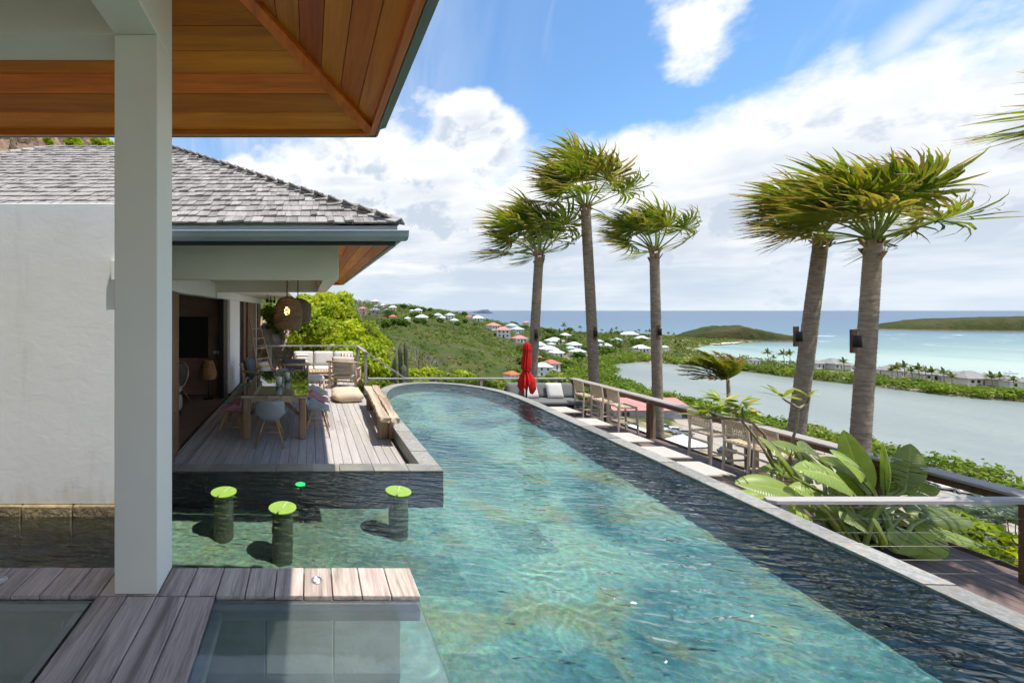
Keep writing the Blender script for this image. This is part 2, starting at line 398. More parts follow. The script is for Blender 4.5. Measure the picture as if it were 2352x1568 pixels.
M['roof_grey'] = M_plain('grey_roof', (.27, .29, .31), None, .4, .75); M['roof_green'] = M_plain('pale_green_roof', (.50, .66, .56), None, .4, .75)
M['roof_bluegrey'] = M_plain('blue_grey_roof', (.45, .53, .57), None, .4, .75); M['roof_brown'] = M_plain('brown_roof', (.26, .17, .14), None, .4, .75)
M['winglass'] = M_plain('dark_window', (.03, .04, .05), None, 1, .2, sp=.6)
M['trunk'] = M_plain('palm_trunk', (.38, .30, .225), (.23, .175, .13), 7, .9, .6, 60, .01, stretch=(1, 1, 3.0), rnd=True, var=.15, dirt=(.17, .13, .10), dirt_lo=.56)
M['boot'] = M_plain('old_leaf_base', (.42, .30, .19), (.24, .15, .09), 9, .9, .4, 30, .01)
M['basket'] = M_plain('woven_rush', (.22, .165, .10), (.15, .11, .065), 30, .85, .3, 90, .004)
M['bark'] = M_plain('bark', (.15, .12, .09), (.09, .07, .05), 12, .9, .5, 40, .01)
M['greybark'] = M_plain('bleached_branch', (.40, .36, .31), (.28, .25, .21), 12, .9)
M['cactus'] = M_plain('cactus_skin', (.10, .12, .06), (.16, .15, .09), 9, .8, .3, 30, .01)
M['palm'] = M_leaf('palm_leaf', (.075, .155, .016), (.29, .34, .030), (.44, .28, .10), .34, 2.6, .38, True, .55, True)
M['petiole'] = M_plain('petiole', (.26, .30, .075), (.20, .26, .06), 3, .5)
M['coco'] = M_leaf('coconut_leaf', (.085, .135, .030), (.13, .165, .035), (.30, .22, .06), .3, .3, .5, True, .3, True)
M['feather'] = M_leaf('feather_palm_leaf', (.19, .25, .03), (.36, .36, .05), (.38, .20, .08), .35, 2, .5, True, .3)
M['banana'] = None
M['tree'] = M_leaf('bright_leaf', (.26, .37, .012), (.46, .51, .018), (.42, .40, .05), .45, .9, .5, True, .3)
M['shrub'] = M_leaf('shrub_leaf', (.12, .21, .018), (.25, .32, .025), (.33, .32, .06), .40, .8, .5, True, .3)
M['scrub'] = M_leaf('scrub_leaf', (.060, .135, .012), (.145, .225, .017), (.21, .21, .075), .30, .035, .7, True, .15)
M['mangrove'] = M_leaf('mangrove_leaf', (.095, .19, .014), (.19, .28, .018), (.22, .25, .04), .35, .05, .6, True, .2)
M['silver'] = M_leaf('silver_leaf', (.30, .38, .36), (.38, .45, .43), None, .2, 2, .6)
M['plum'] = M_leaf('plumeria_leaf', (.17, .27, .03), (.26, .33, .04), (.50, .45, .05), .4, 4, .45, True, .4)
M['flower'] = M_plain('white_petal', (.85, .84, .86), None, 5, .6)
M['redflower'] = M_plain('orange_petal', (.75, .14, .03), None, 5, .6)
M['rock'] = M_plain('volcanic_rock', (.30, .20, .125), (.16, .105, .07), 1.1, .9, .9, 4, .25, dirt=(.40, .30, .20), dirt_lo=.52)
M['sandrock'] = M_plain('sandy_bank', (.48, .36, .25), (.34, .25, .17), 1.6, .95, .8, 6, .1, dirt=(.16, .13, .07), dirt_lo=.5)
M['carwhite'] = M_plain('white_car_paint', (.80, .80, .80), None, 1, .3, sp=.6); M['carsilver'] = M_plain('silver_car_paint', (.42, .44, .46), None, 1, .3, metal=.4)
M['cardark'] = M_plain('dark_car_paint', (.05, .055, .065), None, 1, .3, sp=.6); M['tyre'] = M_plain('tyre', (.02, .02, .02), None, 5, .8)
M['asphalt'] = M_plain('pale_track', (.40, .345, .275), (.33, .28, .22), .12, .9); M['sand'] = M_plain('sand', (.66, .56, .44), (.58, .48, .37), .08, .9)
def mk_stripes(name, base, stripes, axis=0, scale=1.0):
    m, t, b = new_mat(name); xyz = t.sep(t.node('ShaderNodeTexCoord').outputs['Generated'])
    n = t.node('ShaderNodeValToRGB'); n.color_ramp.interpolation = 'CONSTANT'; t.l.new(xyz[axis], n.inputs[0])
    el = n.color_ramp.elements
    while len(el) < len(stripes): el.new(.5)
    for e, (p, c) in zip(el, stripes): e.position = p; e.color = (*c, 1)
    t.put(b.inputs['Base Color'], n.outputs[0]); b.inputs['Roughness'].default_value = .9; spec(b, .15); return m
_w = (.68, .62, .54)
M['str_grey'] = mk_stripes('grey_striped', _w, [(0, _w), (.16, (.16, .14, .13)), (.27, _w), (.45, (.42, .36, .28)), (.58, _w), (.72, (.15, .13, .12)), (.84, _w)], 1)
M['str_orange'] = mk_stripes('orange_striped', _w, [(0, (.2, .13, .12)), (.08, _w), (.2, (.62, .22, .10)), (.36, _w), (.47, (.60, .25, .13)), (.6, _w), (.74, (.25, .15, .14)), (.82, (.62, .3, .2)), (.92, _w)], 0)
M['str_yellow'] = mk_stripes('yellow_striped', _w, [(0, _w), (.2, (.80, .46, .08)), (.36, _w), (.60, (.78, .48, .12)), (.75, _w)], 1)
def mk_banana():
    m, t, b = new_mat('strelitzia_leaf'); uv = t.node('ShaderNodeAttribute', attribute_name='tint')
    s = t.node('ShaderNodeSeparateColor'); t.l.new(uv.outputs['Color'], s.inputs[0])
    along, across = s.outputs[0], s.outputs[1]          # 0..1 along the blade, 0 at the rib .. 1 at the margin
    r = t.node('ShaderNodeObjectInfo').outputs['Random']
    vein = t.m('SINE', t.m('MULTIPLY', t.m('SUBTRACT', along, t.m('MULTIPLY', across, .05)), 190.0))
    c = t.mix(t.ss(t.noise(coords(t, 'Object', True), 4, 4, .6), .35, .65), (.22, .32, .045), (.31, .41, .075))
    c = t.mix(t.lin(vein, -1, 1, 0, .20), c, (.44, .51, .18))
    c = t.mix(t.ss(across, .07, .02), c, (.46, .47, .13))
    c = t.mix(t.m('MULTIPLY', t.ss(across, .965, 1.0), t.ss(t.noise(coords(t, 'Object', True), 9, 3, .6), .4, .6)), c, (.40, .24, .09))
    c = t.mix(1.0, c, t.comb(*[t.lin(r, 0, 1, .55, 1.25)]*3), 'MULTIPLY')
    t.put(b.inputs['Base Color'], c); b.inputs['Roughness'].default_value = .36; spec(b, .5)
    bump(t, b, vein, .3, .003)
    tr = t.node('ShaderNodeBsdfTranslucent'); t.put(tr.inputs[0], t.mix(1.0, c, (1.3, 1.25, .5), 'MULTIPLY'))
    mx = t.node('ShaderNodeMixShader'); mx.inputs[0].default_value = .3
    t.l.new(b.outputs[0], mx.inputs[1]); t.l.new(tr.outputs[0], mx.inputs[2]); t.l.new(mx.outputs[0], t.n['Material Output'].inputs[0])
    return m
M['banana'] = mk_banana()
def mk_glass(name, tint, rough=0.0, ior=1.5, base=0.0):
    m, t, b = new_mat(name); t.n.remove(b)
    tr = t.node('ShaderNodeBsdfTransparent'); t.put(tr.inputs[0], tint)
    gl = t.node('ShaderNodeBsdfGlossy'); gl.inputs['Roughness'].default_value = rough
    fr = t.node('ShaderNodeFresnel'); fr.inputs[0].default_value = ior
    mx = t.node('ShaderNodeMixShader'); t.put(mx.inputs[0], t.m('ADD', fr.outputs[0], base, clamp=True) if base else fr.outputs[0])
    t.l.new(tr.outputs[0], mx.inputs[1]); t.l.new(gl.outputs[0], mx.inputs[2]); t.l.new(mx.outputs[0], t.n['Material Output'].inputs[0])
    return m
def mk_pane():
    m, t, b = new_mat('clear_glass'); t.n.remove(b)
    rf = t.node('ShaderNodeBsdfRefraction'); rf.inputs['IOR'].default_value = 1.5; rf.inputs['Roughness'].default_value = 0.0; t.put(rf.inputs[0], (.93, .97, .955))
    gl = t.node('ShaderNodeBsdfGlossy'); gl.inputs['Roughness'].default_value = .0
    fr = t.node('ShaderNodeFresnel'); fr.inputs[0].default_value = 1.5
    mx = t.node('ShaderNodeMixShader'); t.l.new(fr.outputs[0], mx.inputs[0])
    t.l.new(rf.outputs[0], mx.inputs[1]); t.l.new(gl.outputs[0], mx.inputs[2])
    df = t.node('ShaderNodeBsdfDiffuse'); t.put(df.inputs[0], (.78, .90, .87)); m2 = t.node('ShaderNodeMixShader')      # pale aqua haze painted in to brighten the glass
    t.put(m2.inputs[0], t.lin(t.noise(coords(t, 'Object'), 2.2, 5, .6), .3, .7, .05, .11)); t.l.new(mx.outputs[0], m2.inputs[1]); t.l.new(df.outputs[0], m2.inputs[2])
    t.l.new(m2.outputs[0], t.n['Material Output'].inputs[0]); return m
M['glass'] = mk_pane()
def mk_thin(name, tint):
    m, t, b = new_mat(name); t.n.remove(b); tr = t.node('ShaderNodeBsdfTransparent'); t.put(tr.inputs[0], tint); gl = t.node('ShaderNodeBsdfGlossy'); gl.inputs['Roughness'].default_value = .03
    lw = t.node('ShaderNodeLayerWeight'); lw.inputs[0].default_value = .35; mx = t.node('ShaderNodeMixShader'); t.put(mx.inputs[0], t.m('ADD', t.m('MULTIPLY', t.m('POWER', lw.outputs[1], 3.0), .6), .05))
    t.l.new(tr.outputs[0], mx.inputs[1]); t.l.new(gl.outputs[0], mx.inputs[2]); t.l.new(mx.outputs[0], t.n['Material Output'].inputs[0]); return m
M['candleglass'] = mk_thin('vase_glass', (.93, .96, .96))
def mk_tableglass():
    m, t, b = new_mat('dark_table_glass'); t.put(b.inputs['Base Color'], (.05, .07, .06)); b.inputs['Roughness'].default_value = .02; spec(b, 1.0)
    b.inputs['IOR'].default_value = 1.9; return m
M['tableglass'] = mk_tableglass()
def mk_emit(name, c, s):
    m, t, b = new_mat(name); t.put(b.inputs['Base Color'], c); t.put(b.inputs['Emission Color'], c); b.inputs['Emission Strength'].default_value = s; return m
M['bulb'] = mk_emit('lit_bulb', (1.0, .50, .16), 14.0)
M['greenlight'] = mk_emit('green_pool_light', (.03, .9, .16), .9)
# ---- pool water: clear sheet, Fresnel mirror, wind ripples
def mk_water():
    m, t, b = new_mat('pool_water'); t.n.remove(b); v = coords(t, 'Object')
    ro = t.node('ShaderNodeVectorRotate', rotation_type='Z_AXIS'); t.put(ro.inputs['Vector'], v); ro.inputs['Angle'].default_value = R(9)
    wp = t.vm('ADD', ro.outputs[0], t.vm('SCALE', t.vm('SUBTRACT', t.noise(v, 1.1, 2, .5, 0, True), (.5, .5, .5)), .22))
    w1 = t.noise(t.vm('MULTIPLY', wp, (.26, 1.0, 1.0)), 13.0, 1.0, .4, .15); w2 = t.noise(t.vm('MULTIPLY', wp, (.42, 1.0, 1.0)), 26.0, 1.0, .4, .2); w3 = t.noise(v, .7, 2, .5)
    h = t.m('MULTIPLY', t.m('ADD', t.m('MULTIPLY', w1, .62), t.m('MULTIPLY', w2, .20)), t.lin(w3, .3, .7, .65, 1.3))
    bn = t.node('ShaderNodeBump'); bn.inputs['Strength'].default_value = 1.0; bn.inputs['Distance'].default_value = .062; t.put(bn.inputs['Height'], h)
    b2 = t.node('ShaderNodeBump'); b2.inputs['Strength'].default_value = .025; b2.inputs['Distance'].default_value = .05; t.put(b2.inputs['Height'], h)
    rf = t.node('ShaderNodeBsdfRefraction'); rf.inputs['IOR'].default_value = 1.33; rf.inputs['Roughness'].default_value = 0.0; t.put(rf.inputs[0], (.90, .985, .98)); t.l.new(b2.outputs[0], rf.inputs['Normal'])
    gl = t.node('ShaderNodeBsdfGlossy'); gl.inputs['Roughness'].default_value = .02; t.l.new(bn.outputs[0], gl.inputs['Normal'])
    fr = t.node('ShaderNodeFresnel'); fr.inputs[0].default_value = 1.55; t.l.new(bn.outputs[0], fr.inputs['Normal'])
    mx = t.node('ShaderNodeMixShader'); t.l.new(fr.outputs[0], mx.inputs[0])
    t.l.new(rf.outputs[0], mx.inputs[1]); t.l.new(gl.outputs[0], mx.inputs[2]); t.l.new(mx.outputs[0], t.n['Material Output'].inputs[0])
    return m
M['water'] = mk_water()
def mk_poolfloor():
    m, t, b = new_mat('green_stone_pool_tile'); v0 = coords(t, 'Object')
    wob = t.noise(v0, 7.0, 3, .6, 0, True)
    v = t.vm('ADD', v0, t.vm('SCALE', t.vm('SUBTRACT', wob, (.5, .5, .5)), .09))
    n1 = t.noise(v, .75, 3, .5, .4); n2 = t.noise(v, 1.25, 3, .55, .3); n3 = t.noise(v, 14, 5, .7)
    tile = t.node('ShaderNodeTexVoronoi', distance='CHEBYCHEV'); t.put(tile.inputs['Vector'], v); tile.inputs['Scale'].default_value = 1.7; tile.inputs['Randomness'].default_value = .25
    tr_ = t.sep(tile.outputs['Color'])[0]
    c = t.ramp(n1, [(.30, (.035, .125, .15)), (.42, (.10, .245, .25)), (.55, (.20, .38, .345)), (.72, (.30, .45, .37))])
    c = t.mix(t.m('MULTIPLY', t.ss(n2, .50, .66), .6), c, (.25, .26, .11))
    c = t.mix(t.m('MULTIPLY', t.ss(tr_, .62, .95), .45), c, (.05, .14, .17))
    c = t.mix(1.0, c, t.comb(*[t.lin(n3, .25, .75, .72, 1.28)]*3), 'MULTIPLY')
    xx = t.sep(v)[0]; c = t.mix(t.m('MULTIPLY', t.ss(t.m('ADD', xx, t.m('MULTIPLY', t.m('SUBTRACT', n2, .5), 1.5)), 1.9, -.3), .6), c, t.mix(t.ss(n3, .4, .6), (.12, .17, .085), (.24, .24, .10)))     # olive tones round the stools
    # fine mosaic of wet pebbly stone
    mo = t.node('ShaderNodeTexVoronoi'); t.put(mo.inputs['Vector'], v); mo.inputs['Scale'].default_value = 42
    c = t.mix(.14, c, t.mix(1.0, c, t.vm('SCALE', mo.outputs['Color'], 1.9), 'MULTIPLY'))
    t.put(b.inputs['Base Color'], c); b.inputs['Roughness'].default_value = .6; spec(b, .1); return m
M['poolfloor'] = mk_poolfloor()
M['poolwall_light'] = M_plain('pool_stone_wall', (.13, .25, .26), (.09, .18, .19), 3, .6, .2, 30, .01)  # lighter tone stands for sun on the far curve of the wall
M['poolwall'] = M_plain('dark_pool_tile', (.036, .062, .105), (.024, .042, .075), 4, .6, .2, 30, .01)  # navy tone has the shade on the pool wall painted in
# ---- sea and lagoon: colour of the bottom and depth by place
def mk_sea():
    m, t, b = new_mat('sea_water'); v = coords(t, 'Object'); x, y, z = t.sep(v)
    nz = t.noise(v, .006, 4, .55); nz2 = t.noise(t.vm('MULTIPLY', v, (1, .35, 1)), .02, 5, .6)
    dist = t.m('ADD', y, t.m('MULTIPLY', t.m('SUBTRACT', nz, .5), 260))
    c = t.ramp(t.lin(dist, 200, 2600, 0, 1), [(0.0, (.44, .50, .42)), (.045, (.34, .43, .37)), (.10, (.165, .26, .26)), (.19, (.09, .17, .22)), (.5, (.075, .135, .205)), (1.0, (.075, .13, .195))])
    reef = t.m('MULTIPLY', t.ss(nz2, .5, .66), t.m('MULTIPLY', t.ss(y, 260, 330), t.ss(y, 620, 430)))
    c = t.mix(t.m('MULTIPLY', reef, .5), c, (.14, .27, .26))
    # the lagoon behind the spit: pale, silty
    lag = t.m('MULTIPLY', t.ss(x, 300, 285), t.ss(y, 310, 290))
    lc = t.mix(t.ss(nz2, .35, .65), (.26, .285, .255), (.205, .235, .22))
    c = t.mix(lag, c, lc)
    # broken swell over the reef
    fx = t.noise(t.vm('MULTIPLY', v, (1, 3.5, 1)), .018, 6, .65, .4)
    ln = t.noise(v, .05, 6, .7)
    surf = t.m('MULTIPLY', t.ss(t.m('ADD', fx, t.m('MULTIPLY', t.m('SUBTRACT', ln, .5), .5)), .60, .70), t.m('MULTIPLY', t.m('MULTIPLY', t.ss(x, 520, 640), t.ss(y, 400, 450)), t.ss(y, 690, 600)))
    c = t.mix(surf, c, (.80, .84, .85))
    rip = t.noise(t.vm('MULTIPLY', v, (1, 2.2, 1)), .35, 5, .6)
    c = t.mix(1.0, c, t.comb(*[t.lin(rip, .3, .7, .94, 1.06)]*3), 'MULTIPLY')
    t.put(b.inputs['Base Color'], c); b.inputs['Roughness'].default_value = .35; spec(b, .22)
    bump(t, b, rip, .25, 1.0); return m
M['sea'] = mk_sea()
def mk_terrain():
    m, t, b = new_mat('hillside_ground'); v = coords(t, 'Object'); x, y, z = t.sep(v)
    n1 = t.noise(v, .022, 5, .6, .3); n2 = t.noise(v, .09, 6, .65); n3 = t.noise(v, .5, 5, .7)
    g = t.mix(t.ss(n1, .38, .60), (.098, .092, .032), (.066, .086, .022))
    g = t.mix(t.ss(n2, .45, .66), g, (.042, .070, .016))
    g = t.mix(t.m('MULTIPLY', t.ss(t.noise(v, .035, 6, .7), .56, .63), .9), g, (.105, .072, .050))
    g = t.mix(t.m('MULTIPLY', t.ss(n2, .40, .28), .7), g, (.15, .122, .062))
    # low flat ground by the shore: sandy lanes between gardens
    flat = t.m('MULTIPLY', t.ss(z, -30.5, -33.2), t.ss(n2, .46, .58))
    g = t.mix(t.m('MULTIPLY', flat, .75), g, (.40, .34, .23))
    g = t.mix(1.0, g, t.comb(*[t.lin(n3, .25, .75, .7, 1.3)]*3), 'MULTIPLY')
    t.put(b.inputs['Base Color'], g); b.inputs['Roughness'].default_value = .95; spec(b, .1)
    bump(t, b, n3, .8, .6); return m
M['terrain'] = mk_terrain()
# ------------------------------------------------------------------ land and sea
SEA = -35.0
def pin(pts, X, Y):                        # inside polygon?
    ins = np.zeros(X.shape, bool); n = len(pts)
    for i in range(n):
        x0, y0 = pts[i]; x1, y1 = pts[(i+1) % n]
        if y0 == y1: continue
        c = ((y0 > Y) != (y1 > Y)) & (X < (x1-x0)*(Y-y0)/(y1-y0)+x0); ins ^= c
    return ins
def pdist(pts, X, Y):
    d = np.full(X.shape, 1e9); n = len(pts)
    for i in range(n):
        x0, y0 = pts[i]; x1, y1 = pts[(i+1) % n]; ex, ey = x1-x0, y1-y0; L = ex*ex+ey*ey
        t = np.clip(((X-x0)*ex+(Y-y0)*ey)/L, 0, 1); d = np.minimum(d, np.hypot(X-x0-t*ex, Y-y0-t*ey))
    return d
LAGOON = [(143, -60), (143, 60), (142, 99), (143, 140), (144, 178), (153, 203), (160, 222), (176, 238), (190, 262), (206, 276), (226, 284), (241, 270), (250, 242), (253, 209), (261, 189), (263, 169), (273, 160), (300, 120), (330, 60), (350, -60)]
LAND = [(-600, -200), (720, -200), (560, 60), (500, 120), (420, 170), (361, 211), (335, 232), (314, 265), (318, 308), (306, 320), (333, 365), (384, 408), (440, 440), (500, 462), (530, 500), (522, 560), (503, 605), (460, 630), (360, 650), (250, 640), (190, 660), (120, 720), (40, 820), (-120, 1000), (-600, 1000)]
CT = [(-40, -60, 6), (0, -60, -4), (60, -60, -30), (120, -60, -34), (-60, 0, 14), (-25, 0, 4), (-8, 0, -4), (0, 4, -5), (7, 5, -6), (10, 5, -7), (20, 5, -11.5), (45, 5, -21), (75, 5, -30), (100, 20, -33.6),
      (-8, 12, -3.4), (-14, 14, 1.5), (-20, 22, 7.5), (-30, 30, 15), (-45, 40, 24), (-12, 24, 3.0), (-7, 20, -.2), (-4, 17, -2.6), (-1, 16, -3.6), (-5, 27, -1.0), (-16, 35, 6), (3, 14, -5), (3, 20, -6), (8, 18, -7.5), (1, 30, -8), (14, 30, -12), (25, 25, -14.5), (40, 40, -21), (20, 60, -20), (60, 50, -28), (80, 80, -32.5), (105, 110, -33.6), (130, 100, -33.8), (130, 60, -33.8), (90, 140, -31), (120, 160, -33), (-20, 60, 0), (-60, 70, 20), (0, 80, -17), (-15, 110, -9), (-60, 130, 12),
      (26, 140, -21.5), (60, 150, -27), (92, 170, -28.5), (130, 200, -32.5), (38, 220, -12.5), (60, 225, -15.8), (77, 200, -18.5), (10, 250, -8.2), (42, 260, -7.6), (100, 240, -21.5), (130, 260, -28), (90, 300, -10.5), (130, 290, -22), (170, 300, -31), (35, 300, -2.0), (0, 320, 1.0), (-40, 300, 8), (-80, 250, 16), (51, 450, 7.4), (89, 450, 4.8), (145, 480, .2), (175, 500, -5.2), (195, 480, -11.5), (222, 450, -16.8), (245, 440, -20.8), (300, 470, -26), (150, 380, -12), (190, 370, -20), (230, 350, -29), (290, 360, -33.3), (350, 420, -33.6), (420, 520, -33.2), (230, 600, -34), (150, 600, -26), (60, 600, -10), (0, 480, 12), (-100, 450, 25), (0, 750, -30), (300, 270, -34), (300, 220, -34), (340, 180, -34), (205, 300, -32.5), (420, 120, -34)]
CT = np.array(CT, float)
def _tps():
    n = len(CT); d = np.hypot(CT[:, None, 0]-CT[None, :, 0], CT[:, None, 1]-CT[None, :, 1])
    K = d*d*np.log(d+1e-9); K[np.arange(n), np.arange(n)] = 60.0
    Pm = np.c_[np.ones(n), CT[:, :2]]; A = np.zeros((n+3, n+3)); A[:n, :n] = K; A[:n, n:] = Pm; A[n:, :n] = Pm.T
    return np.linalg.solve(A, np.r_[CT[:, 2], 0, 0, 0])
TW = _tps()
def fbm(X, Y, seed=0, oct=5, base=40.0):
    rs = np.random.RandomState(seed); z = np.zeros_like(X, dtype=float); a = 1.0; L = base
    for o in range(oct):
        for k in range(3):
            th = rs.rand()*6.283; ph = rs.rand()*6.283
            z += a*np.sin((X*math.cos(th)+Y*math.sin(th))*6.283/L*(1+.2*rs.rand())+ph)/1.7
        a *= .5; L *= .5
    return z
def ground(X, Y):
    X = np.atleast_1d(np.asarray(X, float)); Y = np.atleast_1d(np.asarray(Y, float))
    z = np.full(X.shape, TW[-3]) + TW[-2]*X + TW[-1]*Y
    for i in range(len(CT)):
        d2 = (X-CT[i, 0])**2+(Y-CT[i, 1])**2; z = z+TW[i]*.5*d2*np.log(d2+1e-9)
    rough = np.clip((z+34)/10, .0, 1)*np.clip((np.hypot(X, Y)-18)/40, 0, 1)
    z = z+rough*1.1*fbm(X, Y, 3, 5, 60.0)
    z = np.maximum(z, -34.1+.12*fbm(X, Y, 5, 3, 30))
    wl = pin(LAGOON, X, Y); dl = pdist(LAGOON, X, Y); wb = ~pin(LAND, X, Y); db = pdist(LAND, X, Y)
    d = np.minimum(dl, db)
    z = np.maximum(np.minimum(z, SEA+.25+d*.16+np.maximum(d-8, 0)*.5), SEA+.2)
    z = np.where(wl, SEA-.15-np.minimum(dl*.2, 2.5), z); z = np.where(wb, SEA-.15-np.minimum(db*.2, 2.5), z)
    return z
def hit(px, py, y0=20.0, y1=900.0):        # where the line of sight meets the ground
    Ys = np.concatenate([np.arange(y0, 120, .5), np.arange(120, y1, 1.5)])
    dx, dz = (px-PX)/F, (PY-py)/F
    g = ground(dx*Ys, Ys); k = np.nonzero(dz*Ys <= g)[0]
    if len(k) == 0: return None
    i = k[0]; return Vector((dx*Ys[i], Ys[i], g[i]))
def build_land():
    gx = np.concatenate([np.arange(-260, -40, 6.0), np.arange(-40, 60, 2.0), np.arange(60, 620, 4.0)])
    gy = np.concatenate([np.arange(-60, -6, 6.0), np.arange(-6, 60, 2.0), np.arange(60, 320, 3.0), np.arange(320, 860, 6.0)])
    X, Y = np.meshgrid(gx, gy); Z = ground(X.ravel(), Y.ravel()).reshape(X.shape)
    # dug out under the pool, the decks and the house
    dug = (X > -11) & (X < 10) & (Y > -8) & (Y < 15.5); Z = np.where(dug, np.minimum(Z, -5.5), Z)
    V = np.c_[X.ravel(), Y.ravel(), Z.ravel()]; nx = len(gx); ny = len(gy)
    i, j = np.meshgrid(np.arange(nx-1), np.arange(ny-1)); a = (j*nx+i).ravel()
    Q = np.c_[a, a+1, a+1+nx, a+nx]
    tag(link('hillside', np_mesh('hillside', V, Q, M['terrain'], smooth=True)), 'scrubby hillside falling from the villa to the lagoon and coast', kind='structure')
    # sea to the horizon
    rs = [0, 60, 150, 300, 500, 800, 1400, 3000, 8000, 20000, 60000, 120000]; n = 48; mb = MB()
    vs = [(0, 0, SEA)]; fs = []
    for r in rs[1:]:
        vs += [(r*math.cos(6.2832*k/n), r*math.sin(6.2832*k/n), SEA) for k in range(n)]
    fs += [(0, 1+k, 1+(k+1) % n) for k in range(n)]
    for q in range(len(rs)-2): fs += [(1+q*n+k, 1+(q+1)*n+k, 1+(q+1)*n+(k+1) % n, 1+q*n+(k+1) % n) for k in range(n)]
    mb.add(vs, fs); tag(mb.build('sea', M['sea']), 'turquoise bay and blue sea reaching the horizon', kind='structure')
build_land()
def island(name, label, cx, cy_, rx, ry, prof, seed, mat, tilt=0.0):
    nu, nv = 90, 40; rs = np.random.RandomState(seed)
    U, Vv = np.meshgrid(np.linspace(-1.06, 1.06, nu), np.linspace(-1.06, 1.06, nv))
    edge = 1-(U**2+Vv**2)+.10*fbm(U*10, Vv*10, seed, 4, 12)
    xs, hs = zip(*prof); h = np.interp(U, xs, hs)
    s = np.clip(edge*3.2, -.4, 1); s = np.where(s > 0, s**.55, s)
    X, Y = cx+U*rx, cy_+Vv*ry+U*tilt
    Z = SEA+s*h*(1-.25*Vv**2)+np.where(s > 0, .05, 0)*h*fbm(X, Y, seed+1, 5, rx*.5)
    V = np.c_[X.ravel(), Y.ravel(), Z.ravel()]; i, j = np.meshgrid(np.arange(nu-1), np.arange(nv-1)); a = (j*nu+i).ravel()
    return tag(link(name, np_mesh(name, V, np.c_[a, a+1, a+1+nu, a+nu], mat, smooth=True)), label, kind='structure')
def mk_isl(name, a, b_, c, sc_):
    m, t, b = new_mat(name); v = coords(t, 'Object'); z = t.sep(v)[2]
    n = t.noise(v, sc_, 6, .65, .3); n2 = t.noise(v, sc_*5, 6, .7)
    g = t.mix(t.ss(n, .4, .6), a, b_); g = t.mix(t.ss(n2, .52, .66), g, c)
    low = t.ss(t.m('ADD', z, t.m('MULTIPLY', n2, 5)), SEA+5.5, SEA+3.2)
    g = t.mix(low, g, (.20, .15, .105)); g = t.mix(1.0, g, t.comb(*[t.lin(n2, .25, .75, .65, 1.35)]*3), 'MULTIPLY')
    t.put(b.inputs['Base Color'], g); b.inputs['Roughness'].default_value = .95; spec(b, .1); bump(t, b, n2, 1.0, 2.0); return m
mi = mk_isl('island_ground', (.085, .078, .034), (.048, .062, .02), (.03, .045, .013), .03)
island('island', 'small scrub covered rocky islet just off the beach point', 514, 497, 58, 28, [(-1, 4), (-.7, 8), (-.35, 15), (-.2, 17.5), (0, 15.5), (.15, 11.5), (.5, 7.5), (.85, 3.5), (1, 2.5)], 4, mi, -24)
island('headland', 'long low green island closing the bay on the right', 1330, 735, 330, 70, [(-1, 6), (-.8, 15), (-.5, 23), (0, 27), (.5, 25), (1, 20)], 9, mi, -30)
mf = M_plain('far_island_rock', (.105, .13, .165), (.085, .11, .145), .01, .95)
island('far_island', 'tiny dark rocky island on the horizon', 2000, 4900, 165, 70, [(-1, 5), (-.5, 12), (0, 38), (.35, 46), (.55, 44), (.75, 18), (1, 6)], 12, mf)
# flat pieces on the shore plain
def sheet(name, pts, z, mat, label):
    mb = MB(); n = len(pts); mb.add([(x, y, z) for x, y in pts], [tuple(range(n))])
    return tag(mb.build(name, mat), label, kind='structure')
sheet('car_park', [(72, 62), (128, 58), (129, 128), (112, 146), (92, 132), (84, 108)], -33.35, M['asphalt'], 'pale dusty car park beside the lagoon')
sheet('beach', [(410, 420), (446, 436), (470, 452), (468, 466), (440, 458), (415, 440)], SEA+.9, M['sand'], 'strip of pale sand joining the point to the islet')
# ------------------------------------------------------------------ pool
WZ, DZ, KZ, LZ = -2.1, -2.3, -1.4, -3.0      # water, terrace deck, walkway, lower deck
FLOORZ = -3.2
def catmull(pts, per=6):
    out = []; n = len(pts)
    for i in range(n-1):
        p0, p1, p2, p3 = [Vector((*pts[max(0, min(n-1, k))], 0)) for k in (i-1, i, i+1, i+2)]
        for q in range(per):
            t = q/per; v = .5*((2*p1)+(p2-p0)*t+(2*p0-5*p1+4*p2-p3)*t*t+(3*p1-p0-3*p2+p3)*t**3); out.append((v.x, v.y))
    out.append(pts[-1]); return out
rim = catmull([(4.52, -2.5), (4.66, 2.7), (4.80, 5.4), (4.90, 8.0), (4.96, 9.8), (4.86, 10.75), (4.52, 11.42), (3.95, 11.85), (3.33, 11.97), (2.76, 11.8), (2.3, 11.35), (1.98, 10.6), (1.82, 9.7), (1.75, 8.8)], 6)
POOL = rim+[(1.75, 5.45), (-1.9, 5.45), (-1.9, 4.27), (-7, 4.27), (-7, -2.5)]
def offset(path, d):                       # offset an open path to its right
    o = []
    for i, p in enumerate(path):
        a = path[max(0, i-1)]; b = path[min(len(path)-1, i+1)]; dx, dy = b[0]-a[0], b[1]-a[1]; L = math.hypot(dx, dy)
        o.append((p[0]+dy/L*d, p[1]-dx/L*d))
    return o
mb = MB(); n = len(POOL)
mb.add([(x, y, FLOORZ) for x, y in POOL], [tuple(range(n))])
mb.cur = 1
mb.add([(x, y, FLOORZ) for x, y in POOL]+[(x, y, WZ+.0) for x, y in POOL], [((i+1) % n, i, n+i, n+(i+1) % n) for i in range(n)])
for q in range(n): mb.mi[1+q] = 2 if POOL[q][1] > 10.4 else 1  # far curve takes the sunlit tone, the other walls the shaded one
basin = tag(mb.build('pool_basin', [M['poolfloor'], M['poolwall'], M['poolwall_light']]), 'green stone floor and dark tiled walls of the infinity pool', kind='structure')
